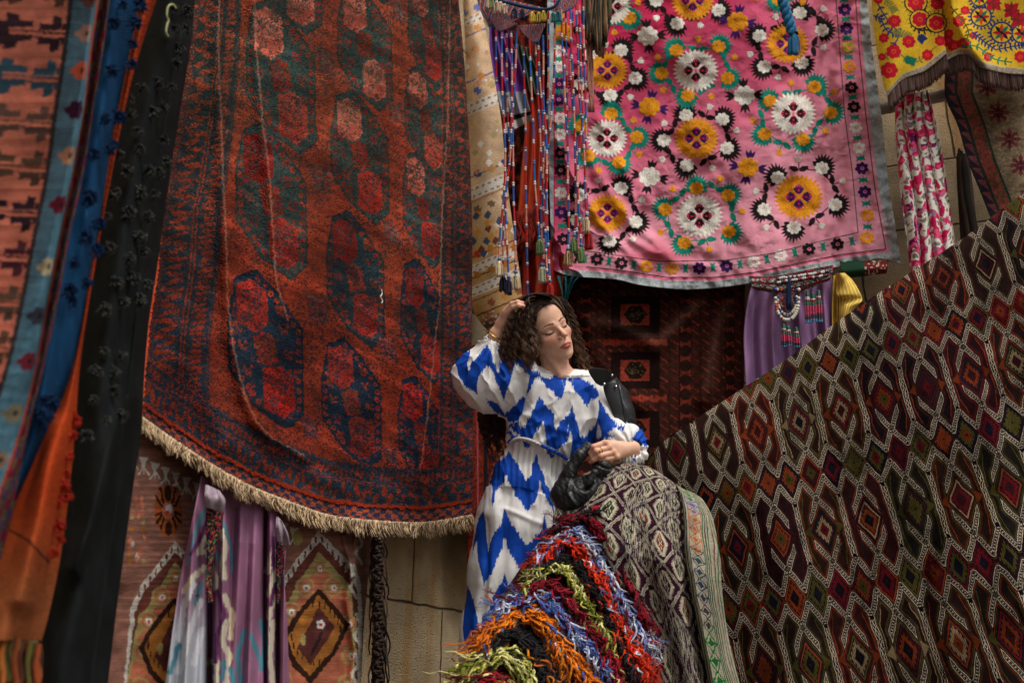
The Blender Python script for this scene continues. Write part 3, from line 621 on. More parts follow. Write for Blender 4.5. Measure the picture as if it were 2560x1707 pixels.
# ================================================================ patterned kilim slung across the right
def quadfit(src, dst):
    s = np.array(src, float); A = lambda x, y: np.stack([np.ones_like(x), x, y, x*x, x*y, y*y], -1)
    x, y = (s[:, 0]-2100)/300, (s[:, 1]-1150)/300; co, *_ = np.linalg.lstsq(A(x, y), np.array(dst, float), rcond=None)
    return lambda PX, PY: A((PX-2100)/300, (PY-1150)/300) @ co
def diamond_kilim():
    S = [(1973, 936, 0, 0), (2229, 852, 5, 0), (2332, 826, 7, 0), (2391, 811, 8, 0), (2442, 796, 9, 0), (2503, 781, 10, 0), (1812, 1230, -4, 1), (2026, 1179, 0, 1), (2248, 1130, 4, 1), (2470, 1071, 8, 1),
         (1775, 1533, -6, 2), (1873, 1512, -4, 2), (1926, 1500, -3, 2), (2100, 1475, 0, 2), (2280, 1439, 3, 2), (2457, 1406, 6, 2), (2522, 1394, 7, 2), (2355, 699, 8, -.5), (2248, 727, 6, -.5), (2467, 658, 10, -.5),
         (2108, 1028, 2, .5), (1998, 1059, 0, .5), (1791, 1102, -4, .5), (2215, 990, 4, .5), (2429, 939, 8, .5), (1845, 1377, -4, 1.5), (1947, 1345, -2, 1.5), (2061, 1333, 0, 1.5)]
    fit = quadfit([s[:2] for s in S], [s[2:] for s in S])
    Wd, Hd = 54.0, 255.0
    PAL = np.array([(122, 22, 36), (92, 88, 38), (152, 66, 28), (28, 26, 50), (74, 24, 34), (178, 156, 124), (46, 20, 26), (24, 20, 32)], float)
    def color(u, v, PX, PY):
        # thread wobble, then lattice coordinates
        jx = (vn(PX/3.2, PY/3.2, 61)-.5)*.7+(fbm(PX/40, PY/40, 65)-.5)*9; jy = (vn(PX/3.2, PY/3.2, 62)-.5)*.7+(fbm(PX/45, PY/45, 66)-.5)*9
        kt = fit(PX+jx, PY+jy); k, t = kt[..., 0], kt[..., 1]
        row = np.floor(t+.5); tt = t-row                       # solid row at tt=0
        y = tt*Hd; ay = np.abs(y)                              # mirror about the row
        kx = k
        c = np.zeros(PX.shape+(3,)); 
        # ---- cells: solid diamonds at integer k, y=0; framed diamonds at even k, |y|=127
        ki = np.round(kx); dx = (kx-ki)*Wd
        cell = lambda a, b, s: np.floor(_hash(a.astype(int)+500, b.astype(int)+500, s)*4096).astype(int)
        k2 = np.round(kx/2)*2; dx2 = (kx-k2)*Wd                # -54..54 about an even column
        half = np.where(y > 0, row, row-1)                     # the band between rows `half` and `half+1`
        hc = cell(k2, half, 71)
        gnd = np.where((hc % 3 == 0)[..., None], PAL[7], np.where((hc % 3 == 1)[..., None], PAL[6], np.array((44, 22, 34.)))) 
        acc = PAL[np.array([1, 2, 1, 2, 4, 0, 1, 2])[(hc//3) % 8]]; acc2 = PAL[np.array([2, 1, 4, 5, 1, 2, 1, 4])[(hc//5) % 8]]
        c[:] = gnd
        ay2 = 127.5-np.abs(127.5-ay)                           # ay<=127.5 always
        def seg(px, py, x0, y0, x1, y1):
            ex, ey = x1-x0, y1-y0; q = np.clip(((px-x0)*ex+(py-y0)*ey)/(ex*ex+ey*ey), 0, 1); return np.hypot(px-x0-q*ex, py-y0-q*ey), q*math.hypot(ex, ey)
        adx = np.abs(dx2)
        # lambda legs: from peak (27,17) down to X at (0,60) and to trunk top (54,60)
        d1, l1 = seg(adx, ay, 27, 13.0, 3.0, 52); d2, l2 = seg(adx, ay, 27, 13.5, 54, 57); d3, l3 = seg(adx, ay, 3.0, 60, 40, 121.5); d3 = np.maximum(d3, adx-22.5); d4, l4 = seg(adx, ay, 54, 60, 54, 128)
        db = np.minimum(np.minimum(d1, d2), d3); lb = np.where(db == d1, l1, np.where(db == d2, l2, l3))
        # accents beside the bands
        dall = np.minimum(db, d4)
        out = (ay > 14+1.6*np.abs(np.where(adx > 27, 54-adx, adx)-27)*-1+43) 
        m = (dall > 7.6)&(dall < 9.2); c[m] = acc[m]
        # hook-shaped figures fill the space between trunk and arms
        e0 = np.abs(dx2)/26+np.abs(127.5-ay)/42
        free = (e0 > 1.12)&(ay > 20)
        m = (dall > 10.6)&free; c[m] = acc2[m]*.55
        m = (dall > 12.4)&free; c[m] = (gnd*.62+acc*.14)[m]
        hk1, _ = seg(adx, ay, 33, 48, 42, 80); hk2, _ = seg(adx, ay, 42, 80, 43, 116); hk = np.minimum(hk1, hk2)
        m = (hk < .9)&free; c[m] = acc2[m]
        tri = (ay > 108)&(adx > 30)&(adx < 46)&((127.5-ay) < (46-adx)*.9); c[tri] = acc2[tri]*.8
        # framed diamond (even columns)
        e2 = np.abs(dx2)/26+np.abs(127.5-ay)/42
        f1 = cell(k2, half, 81); A1 = PAL[np.array([1, 4, 2, 0, 4, 3, 1, 5])[f1 % 8]]; A2 = PAL[np.array([2, 5, 0, 1, 5, 2, 3, 4])[(f1//8) % 8]]; A3 = PAL[np.array([3, 0, 7, 4, 1, 2, 0, 7])[(f1//64) % 8]]
        # solid diamond (every column, near the row line)
        e1 = np.abs(dx)/26.5+ay/42.5
        f2 = cell(ki, row, 91); B1 = PAL[np.array([4, 1, 2, 7, 1, 0, 2, 6])[f2 % 8]]; B2 = PAL[np.array([0, 1, 2, 4, 1, 0, 1, 2])[(f2//8) % 8]]; B3 = PAL[np.array([3, 2, 1, 0, 7, 2, 1, 3])[(f2//64) % 8]]; Bg = np.where((f2 % 2 == 0)[..., None], PAL[6], PAL[7])
        for e, X1, X2, X3, G, sc in ((e2, A1, A2, A3, gnd, 1.), (e1, B1, B2, B3, Bg, 1.)):
            m = e < 1.0; c[m] = X1[m]
            m = e < .87; c[m] = G[m]
            saw = .08*(np.sign(np.sin((dx2 if e is e2 else dx)*1.25+ay*.0)))
            m = (e < .73+saw*.7)&(e > .42); c[m] = X2[m]
            st_ = (np.floor((PX+PY*.4)/2.6) % 2 > 0)&(e > .42)&(e < .73); c[st_] = c[st_]*.7
            m = e < .42; c[m] = X3[m]; m2 = m & ((np.floor(PX/3.1)+np.floor(PY/3.4)) % 2 > 0); c[m2] = c[m2]*.55
            m = e < .10; c[m] = G[m]
        # ---- white bands over everything
        WHT = np.array((234, 226, 210.)); DKK = np.array((18, 12, 17.))
        m = db < 5.9; c[m] = DKK
        m = (db > 4.0)&(db < 5.35); c[m] = WHT
        m = db < 2.3; c[m] = WHT*.86
        m = (db < 1.7)&((lb % 5.8) < 3.5); c[m] = DKK
        cross = (np.abs(adx) < .9)&(ay > 46)&(ay < 72); c[cross] = DKK
        # trunk: chain of lozenges
        m = (d4 < 6.6)&(ay > 58); c[m] = DKK
        m = (d4 > 4.6)&(d4 < 6.1)&(ay > 60); c[m] = WHT
        q = np.abs(((ay/13.0) % 1)-.5)*2; m = (np.abs(d4-2.7*q) < .75)&(ay > 66); c[m] = WHT
        # individual thread stitches
        st = .5+.5*np.sin(PY*1.9+PX*.5+3*vn(PX/9, PY/9, 67)); c = c*(.80+.24*st)[..., None]
        c = c*(.66+.42*fbm(PX/60, PY/60, 68))[..., None]*(1-.35*np.clip(fbm(PX/26, PY/80, 70)-.60, 0, 1)*5*(vn(PX/4, PY/4, 71) > .4))[..., None]; c = c*np.array((1.04, .98, .92))
        lum = c.mean(-1)
        return c, .0014*np.clip(lum/150, 0, 1)
    top = [(1612, 1160), (1651, 1107), (1738, 1046), (1845, 974), (1967, 898), (2085, 816), (2207, 730), (2340, 638), (2437, 571), (2518, 510), (2620, 440)]
    bot = [(1600, 1760), (1700, 1760), (1800, 1760), (1900, 1760), (2000, 1760), (2100, 1760), (2210, 1760), (2320, 1760), (2430, 1760), (2540, 1760), (2660, 1760)]
    top = [(x, y+7*math.sin((x-1612)/1008*math.pi*3)*math.sin((x-1612)/1008*math.pi)) for x, y in top]
    rows = [top]; 
    for f in (.12, .3, .5, .7, .85): rows.append([(a*(1-f)+c_*f, b*(1-f)+d*f) for (a, b), (c_, d) in zip(top, bot)])
    rows.append(bot)
    KPL = Plane((math.cos(R(17)), -math.sin(R(17)), 0), 1900, 1100, 3.55)
    def topd(PX, PY): return dpl(PX, PY, top)
    def h(u, v, PX, PY):
        d = topd(PX, PY)
        H = -.07*np.exp(-d/14)+.018*np.sin((PX*.95-PY*.25)/75+2*fbm(PX/200, PY/200, 5))*np.clip(d/300, 0, 1)
        H += ridge(PX, PY, [(2480, 900), (2500, 1200), (2540, 1500)], 50, .03)+ridge(PX, PY, [(2360, 1150), (2310, 1400), (2330, 1700)], 26, -.02)+.0030*np.sin((PX*.9+PY*.3)/13+5*fbm(PX/60, PY/60, 69))+ridge(PX, PY, [(1900, 1250), (1990, 1500), (2010, 1700)], 50, .02)
        H += -.16*np.clip((v-.25)/.75, 0, 1)
        return H
    sheet('diamond_kilim', rows, KPL, 1150, 1150, color, h, thick=.006, mat=M_FLAT, label='dark flatwoven rug of diamonds outlined in dotted white slung across the right side', cat='rug')
diamond_kilim()
# ================================================================ rugs hanging close by on the left
def strip_rows(ys, *cols):
    """rows for sheet(): cols are polylines [(x,y)...]; one point per column at each y"""
    def X(c, y):
        if y < c[0][1]: (a, b), (e, f) = c[0], c[1]
        elif y > c[-1][1]: (a, b), (e, f) = c[-2], c[-1]
        else: return float(np.interp(y, [p[1] for p in c], [p[0] for p in c]))
        return a+(e-a)/(f-b)*(y-b)
    return [[(X(c, y), y) for c in cols] for y in ys]
def tufts(name, pts, pl, off, col, parent, L=26, n=16, tip=None, mat=None):
    for px, py in pts:
        paths = []; rad = []; cols = []; d = float(pl.depth(px, py, off)); s = d/FPX; Ln = L*s*random.uniform(.8, 1.2)
        base = W(px, py, d); 
        for i in range(n):
            a = random.uniform(0, 6.28); r0 = random.uniform(0, .35)*Ln
            dr = pl.n*random.uniform(.3, 1.)+RT*random.uniform(-.9, .9)+UP*random.uniform(-.9, .8); dr = dr/np.linalg.norm(dr)
            t = np.linspace(0, 1, 6)[:, None]; p = base+(RT*math.cos(a)+UP*math.sin(a))*r0*(1-.3*t)+dr*Ln*t*.62-np.array([0, 0, 1])*Ln*.28*t**2
            p = p+RT*np.sin(t*7+a)*Ln*.07
            paths.append(p); rad.append(np.linspace(1, .6, 6)*Ln*.085)
            c = np.array(col, float)*random.uniform(.7, 1.2); tp = np.array(tip, float) if tip is not None else c; cols.append(c+(tp-c)*(t**2)*random.uniform(.2, 1))
        tubes(name, paths, rad, mat or M_YARN, cols, 4, parent)
    return None
M_SOFT = cloth_mat('brushed_wool', fine=380, var=0.14, bump=0.35, weave=0.6, wfreq=700, bdist=.002, cvar=.16, coarse=8)
LP = LEFT.off(.34)
def left_rugs():
    # --- salmon rug with the blue rosette border
    bl = [(177, 0), (163, 120), (144, 234), (131, 349), (112, 468), (90, 572), (65, 697), (38, 854), (5, 960), (-40, 1100), (-100, 1290)]
    br = [(248, 0), (229, 125), (210, 305), (185, 436), (158, 572), (131, 703), (106, 854), (82, 968), (52, 1082), (16, 1191), (-30, 1330)]
    rt = [(275, 0), (261, 109), (240, 229), (223, 349), (202, 479), (174, 599), (158, 697), (131, 854), (92, 990), (60, 1159), (33, 1289), (-5, 1420)]
    le = [(-150+(x-177)*.9, y) for x, y in bl]
    cv = Cv(0, -300, 300, 1460, 2.2, (196, 100, 78)); X, Y = cv.XY()
    cv.im[:] = np.array((206, 118, 94.))*(1+.22*(fbm(X/9, Y/40, 3)-.5))[..., None]
    cyc = [(104, 72, 56), (66, 44, 50), (64, 96, 110), (120, 88, 76), (104, 76, 60), (60, 42, 50), (96, 50, 60), (110, 84, 70)]
    for k in range(-3, 13):
        y = -30+112*k; c = np.array(cyc[k % 8], float)*.92; 
        for dy in (-7, 7): cv.line([(0, y+dy-10), (95, y+dy+10)], 4, c*.95)
        for s in (-1, 1):
            for q, (w, hh) in enumerate(((11, 34), (9, 58), (9, 34))):
                x = 70+s*(6+q*10)+(2 if s > 0 else -2); yy = y+s*4
                cv.poly([(x-w/2, yy-hh*.8), (x+w/2, yy-hh*.7), (x+w/2, yy-9), (x-w/2, yy-9)], c); cv.poly([(x-w/2, yy+9), (x+w/2, yy+9), (x+w/2, yy+hh*.7), (x-w/2, yy+hh*.8)], c*.9)
            x = 36+s*9; cv.poly([(x-5, y-34), (x+5, y-30), (x+5, y+30), (x-5, y+34)], c*.9)
    m = X > 100; cv.im[m] = (np.array((98, 142, 160.))*(1+.25*(fbm(X/12, Y/30, 5)-.5))[..., None])[m]
    for y, c in ((-190, (196, 160, 140)), (-96, (70, 30, 60)), (-2, (120, 80, 76)), (84, (196, 160, 140)), (177, (226, 110, 76)), (275, (70, 30, 60)), (390, (200, 150, 116)), (512, (120, 34, 54)), (667, (206, 190, 150)), (790, (66, 66, 80)), (903, (128, 44, 58)), (1033, (150, 138, 110)), (1150, (150, 120, 100)), (1260, (190, 170, 140))):
        for a in range(6): cv.ell(146+22*math.cos(a*1.047), y+15*math.sin(a*1.047), 13, 9.5, c)
        cv.ell(146, y, 9, 7, np.array(c)*.5)
    cv.im[(X > 188)&(X < 203)] = (206, 102, 78)
    m = X > 203; k = np.floor(Y/26)+np.floor((X-203)/32); sel = [np.array((110, 84, 70.)), np.array((128, 40, 66.)), np.array((104, 92, 74.)), np.array((90, 70, 100.))]
    st = np.select([(k % 4 == i)[..., None] for i in range(4)], [s+np.zeros(X.shape+(3,)) for s in sel]); st = st*(.65+.7*fbm(X/9, Y/7, 6))[..., None]; cv.im[m] = st[m]
    cv.im[(np.abs(X-100) < 3)] = (70, 60, 60); cv.im = (cv.im*(.80+.34*fbm(X/40, Y/60, 8)[..., None])*(.92+.16*((Y % 5) > 2.5))[..., None]).astype(np.float32)
    def color(u, v, PX, PY): return cv.samp(u*300+2*(vn(PX/4, PY/4, 2)-.5), PY+4*(vn(PX/5, PY/5, 3)-.5))[0]
    def h(u, v, PX, PY): return .028*np.sin(u*14+PY/300)+.05*np.sin(np.clip(u*3-1, 0, 1)*3.14)+.0015*np.sin(PY*.9)-.04*(u > .95)*(u-.95)*20
    sheet('striped_rug', strip_rows([-280, -160, -40, 120, 280, 440, 600, 760, 920, 1080, 1240, 1400], le, bl, br, rt), LP, 360, 700, color, h, off=.10, mat=M_FLAT, label='salmon flatwoven rug with a light blue border of rosettes, hanging at the edge', cat='rug')
    # --- navy tufted blanket
    nr = [(349, 0), (332, 98), (305, 234), (294, 283), (272, 381), (253, 545), (240, 626), (220, 719), (205, 860), (169, 968), (136, 1044), (103, 1110), (71, 1180), (49, 1235), (20, 1300)]
    nl = [(x-26, y) for x, y in rt]
    t = empty('tufted_blanket', W(200, 1250, 2.0), 'navy blue blanket with knotted tufts beside the blue rosette border', 'blanket')
    def color(u, v, PX, PY):
        c = np.array((22, 60, 94.))*(.8+.45*fbm(PX/14, PY/60, 12))[..., None]; fl = vn(PX/2.4, PY/5, 13) > .965; c = np.where(fl[..., None], c+50, c)
        e = (u > .985)&((PY % 9) < 5); c[e] = (190, 130, 80); return c
    def h(u, v, PX, PY): return .05*np.sin(np.clip(u, 0, 1)*2.6+.3)+.008*np.sin(PX/11+PY/90)
    sheet('woven_cloth', strip_rows([-280, -160, -40, 150, 340, 530, 720, 910, 1100, 1290], nl, [(a[0]*.5+np.interp(a[1], [p[1] for p in nr], [p[0] for p in nr])*.5, a[1]) for a in nl], nr), LP, 110, 420, color, h, off=.03, mat=M_SOFT, parent=t)
    P = [(1.836, 0, 0, [(620, 100), (605, 200), (600, 290), (510, 320), (520, 100), (480, 540), (545, 530), (520, 660), (430, 700), (500, 680), (410, 900), (450, 1020), (395, 1080), (340, 1200), (400, 1290), (320, 1320), (440, 1140), (640, 20), (560, 20), (330, 1380)]), (1.838, 0, 854, [(200, 260), (215, 330), (190, 380), (240, 270), (180, 320)])]
    tufts('wool_tuft', [(a/s, y0+b/s) for s, x0, y0, L in P for a, b in L], LP, .10, (14, 46, 84), t, 27, 60)
    # --- orange shawl below it
    t = empty('orange_shawl', W(60, 1700, 2.1), 'orange woven shawl with dark stitched edge hanging in the lower corner', 'shawl')
    ol = [(356, -40), (300, 250), (232, 640), (196, 850), (140, 1010), (90, 1110), (40, 1240), (-40, 1380), (-110, 1560), (-130, 1660)]
    orr = [(404, -40), (330, 200), (262, 520), (222, 760), (204, 870), (192, 1017), (184, 1126), (172, 1235), (156, 1371), (130, 1507), (104, 1600), (92, 1650)]
    def color(u, v, PX, PY):
        k = np.clip((PY-1230)/260, 0, 1)[..., None]; c = (1-k)*np.array((178, 66, 28.))+k*np.array((150, 84, 48.)); c = c*(.70+.3*fbm(PX/5, PY/3, 19, 2)+.2*fbm(PX/50, PY/50, 15))[..., None]*(.9+.2*(((PY+PX*.3) % 8) > 4))[..., None]
        e = (u < .05)&((PY % 10) < 5); c[e] = (60, 50, 60); l = dpl(PX, PY, [(-40, 1300), (20, 1322), (70, 1350), (122, 1404)]) < 3; c[l] = (70, 36, 26); return c
    def h(u, v, PX, PY): return .07*np.sin(u*2.8)+.02*np.sin(PX/24+PY/80)+ridge(PX, PY, [(120, 1060), (100, 1300), (60, 1500)], 30, .03)
    sheet('woven_cloth', strip_rows([-280, -40, 200, 450, 700, 900, 1050, 1180, 1300, 1420, 1540, 1600], ol, [((a+np.interp(b, [p[1] for p in orr], [p[0] for p in orr]))/2, b) for a, b in ol], orr), LP, 160, 500, color, h, off=0.0, mat=M_SOFT, parent=t)
    tufts('wool_tuft', [(a/1.838, 854+b/1.838) for a, b in ((330, 330), (290, 430), (285, 520), (315, 520), (280, 640), (260, 720), (300, 600), (310, 700), (330, 420), (270, 840), (300, 660), (275, 900), (340, 360), (250, 960))], LP, .06, (170, 40, 22), t, 24, 50)
    paths = []; rad = []; cols = []
    for i in range(70):
        x = random.uniform(-20, 100); y0 = 1578+x*.32; tt = np.linspace(0, 1, 7); L = random.uniform(110, 170)
        px = x-6*tt+4*np.sin(tt*8+i); py = y0+L*tt; paths.append(W(px, py, LP.depth(px, py, .05+.03*np.sin(i)))); rad.append(.0042); cols.append(np.array(random.choice([(150, 70, 30), (80, 40, 26), (170, 90, 36), (110, 96, 40)]))*random.uniform(.7, 1.1))
    tubes('fringe', paths, rad, M_YARN, cols, 5, t)
    # --- black tufted roll
    kl = [(398, -40), (381, 54), (349, 136), (327, 218), (305, 300), (278, 408), (261, 517), (245, 626), (229, 719), (212, 854), (201, 900), (190, 1044), (180, 1180), (152, 1344), (125, 1507), (98, 1616), (80, 1760)]
    kr = [(490, -40), (478, 109), (456, 245), (434, 381), (418, 490), (404, 588), (386, 724), (364, 854), (358, 1017), (350, 1126), (330, 1235), (312, 1371), (290, 1534), (264, 1760)]
    t = empty('tufted_rug', W(260, 1700, 2.0), 'black tufted rug hanging folded beside the big red carpet', 'rug')
    R1 = [(436, 100), (425, 250), (405, 380), (380, 520), (352, 660), (340, 854), (322, 990), (262, 1180), (222, 1320), (180, 1420)]
    def color(u, v, PX, PY):
        c = np.array((27, 30, 30.))*(.75+.5*fbm(PX/20, PY/60, 16))[..., None]*(.88+.24*(((PY*.8+PX) % 6) > 3))[..., None]
        fl = vn(PX/3, PY/6, 18) > .975; return np.where(fl[..., None], c+36, c)
    def h(u, v, PX, PY): return .10*np.sin(np.clip(u*1.5, 0, 1)*3.0)-.07*np.clip(u-.72, 0, 1)*3+ridge(PX, PY, R1, 24, .045)
    sheet('woven_cloth', strip_rows(list(range(-320, 1900, 140)), kl, [((a*.6+.4*np.interp(b, [p[1] for p in kr], [p[0] for p in kr])), b) for a, b in kl], [((a*.25+.75*np.interp(b, [p[1] for p in kr], [p[0] for p in kr])), b) for a, b in kl], kr), LP, 240, 700, color, h, off=-.10, mat=M_SOFT, parent=t)
    P = [(1.836, 0, [(800, 40), (800, 130), (860, 50), (850, 130), (825, 220), (650, 400), (720, 380), (790, 400), (590, 450), (600, 520), (700, 510), (750, 490), (630, 600), (640, 680), (750, 640), (760, 740), (540, 700), (580, 780), (680, 780), (730, 790), (520, 880), (640, 880), (710, 890), (590, 970), (680, 990), (490, 990), (640, 1080), (660, 1150), (500, 1130), (610, 1270), (535, 1290), (680, 1300), (640, 1370), (480, 1410), (560, 1380), (810, 290), (590, 1180)]),
         (1.838, 854, [(480, 40), (520, 130), (525, 215), (430, 260), (560, 330), (485, 360), (400, 420), (560, 60), (440, 130)])]
    tufts('wool_tuft', [(a/s, y0+b/s) for s, y0, L in P for a, b in L], LP, .0, (24, 26, 26), t, 25, 70, (104, 106, 98))
    p = cr(np.array([(440, 22), (432, 12), (420, 18), (417, 40), (421, 52), (417, 66), (415, 82), (421, 92)], float), 40); tubes('loose_thread', [W(p[:, 0], p[:, 1], LP.depth(p[:, 0], p[:, 1], .06))], .0022, M_YARN, (170, 170, 120), 5, t)
left_rugs()

# ================================================================ lower left: kilim, ikat robe, dark fringe
def low_kilim():
    cv = Cv(200, 1000, 960, 1780, 1.6, (150, 88, 68)); X, Y = cv.XY()
    cv.im[:] = np.array((150, 100, 84.))*(.85+.3*fbm(X/40, Y/12, 1))[..., None]
    Z = lambda L: [(250+a/2.386, 1050+b/2.386) for a, b in L]
    z1 = lambda a, b: Z([(a, b)])[0]
    WHT, BRN, OLV, ORG, GLD = (206, 192, 176), (58, 34, 26), (164, 142, 88), (186, 104, 76), (172, 106, 48)
    for i in range(16):      # white arrowheads at the top
        x, y = z1(200+i*64, 225+i*30); cv.poly([(x-12, y-16), (x+12, y-12), (x+4, y+2), (x, y+30), (x-6, y+2)], WHT)
        for s in (-1, 1): cv.line([(x, y+8), (x+s*12, y+28)], 4, WHT)
    def spider(x, y):
        cv.ell(x, y, 34, 66, (170, 84, 40)); 
        for s in (-1, 1):
            for k, (a, b) in enumerate(((20, -58), (30, -36), (32, 12), (20, 44), (30, 30))): cv.line([(x, y-6), (x+s*a*.6, y+b*.4), (x+s*a, y+b)], 6, BRN)
        cv.ell(x, y-45, 9, 20, BRN); cv.ell(x, y+45, 9, 18, BRN); cv.ell(x, y, 15, 22, ORG); cv.ell(x+2, y-4, 9, 12, (214, 206, 206)); cv.ell(x-2, y+4, 5, 7, (206, 70, 40))
    spider(*z1(408, 540))
    for k in range(22):
        x, y = z1(random.uniform(170, 270), random.uniform(460, 860)); cv.poly([(x-6, y), (x, y-10), (x+6, y), (x, y+10)], random.choice([WHT, OLV, ORG, GLD, (200, 120, 90)]))
    def scroll(x, y, s=1.):
        cv.ell(x, y, 24*s, 26*s, OLV); cv.ell(x+2, y, 18*s, 20*s, ORG); cv.ell(x+3, y+1, 12*s, 13*s, OLV); cv.ell(x+4, y+2, 8*s, 9*s, (206, 196, 190)); cv.ell(x+4, y+3, 4*s, 4.5*s, (206, 92, 66))
    def medal(cx, cy, f=1):
        q = lambda L: [(cx+a*f, cy+b*f) for a, b in L]
        cv.poly(q([(0, -252), (92, -160), (108, -120), (112, 220), (-140, 220), (-112, -80), (-86, -140)]), WHT)
        cv.poly(q([(0, -226), (84, -140), (98, -100), (100, 240), (-140, 240), (-100, -70), (-78, -126)]), (112, 60, 50))
        for s in (-1, 1):
            for k in range(13): x, y = cx+s*(8+k*6.8)*f, cy+(-238+k*8.2+(s < 0)*k*1.2)*f; cv.poly([(x-2.4, y), (x+2.4, y), (x+2.4, y+16), (x-2.4, y+16)], WHT if k % 2 else (112, 60, 50))
        cv.poly(q([(0, -200), (84, -112), (96, 200), (-140, 200), (-96, -40)]), OLV); cv.poly(q([(0, -172), (78, -88), (92, 210), (-140, 210), (-92, -10)]), ORG)
        for a, b, s in ((-34, -112, 1), (36, -112, 1), (0, -160, .7), (-70, -50, 1), (74, -20, .9), (78, 60, .9), (70, 130, .9), (-84, 30, 1), (-90, 120, 1), (44, 190, 1)): scroll(cx+a*f, cy+b*f, s)
        cv.poly(q([(0, -110), (50, -54), (80, -18), (40, 60), (-22, 132), (-66, 84), (-92, 20), (-70, -26)]), BRN)
        cv.poly(q([(0, -92), (42, -44), (64, -14), (32, 52), (-22, 110), (-56, 74), (-78, 18), (-58, -20)]), GLD)
        for k in range(26):
            a = k*.2417; x, y = cx-6+62*math.cos(a)*f, cy+4+80*math.sin(a)*f; cv.line([(x, y), (x, y+(14 if math.sin(a) < 0 else -14))], 3, BRN)
        cv.poly(q([(0, -62), (42, -12), (-20, 84), (-52, 40)]), (96, 50, 46))
        for k in range(5): cv.ell(cx+4+7*math.cos(k*1.26), cy-18+8*math.sin(k*1.26), 5, 5.5, (214, 204, 196))
        cv.ell(cx+4, cy-18, 3.5, 4, (190, 60, 40)); cv.line([(cx+6, cy+2), (cx-16, cy+56)], 7, (54, 34, 32)); cv.ell(cx-36, cy+20, 7, 15, OLV)
    medal(796, 1578); medal(436, 1600, .98)
    cv.ell(*z1(1180, 700), 11, 20, OLV)
    for a, b in ((1540, 760), (1510, 960), (1530, 1250), (1520, 1480)):
        x, y = z1(a, b); cv.line([(x, y-40), (x+10, y-10), (x-6, y+12), (x+8, y+40)], 8, WHT)
    cv.im = (cv.im*(.92+.2*((Y % 3.4) > 1.7))[..., None]*(.80+.42*fbm(X/26, Y/18, 4))[..., None]*np.array((.94, .97, .98))).astype(np.float32)
    le = [(330, 1020), (300, 1150), (285, 1400), (262, 1560), (240, 1760)]; ri = [(935, 1020), (930, 1327), (918, 1469), (905, 1620), (900, 1760)]
    def color(u, v, PX, PY): return cv.samp(PX+4*(vn(PX/6, PY/6, 5)-.5)+6*(fbm(PX/40, PY/40, 6)-.5), PY+4*(vn(PX/6, PY/6, 7)-.5))[0]
    def h(u, v, PX, PY):
        H = .012*np.sin(PX/40+PY/200)+.0012*np.sin(PY*1.8)+ridge(PX, PY, [(900, 1300), (885, 1400), (870, 1500), (890, 1620), (880, 1707)], 14, .03)+ridge(PX, PY, [(860, 1340), (880, 1440)], 9, .02)
        return H+ridge(PX, PY, [(330, 1150), (310, 1450)], 20, .02)
    sheet('medallion_kilim', strip_rows([1020, 1200, 1380, 1560, 1760], le, ri), LEFT, 420, 460, color, h, off=.005, mat=M_FLAT, label='brick and orange kilim with toothed white medallions under the big red carpet', cat='rug')
low_kilim()
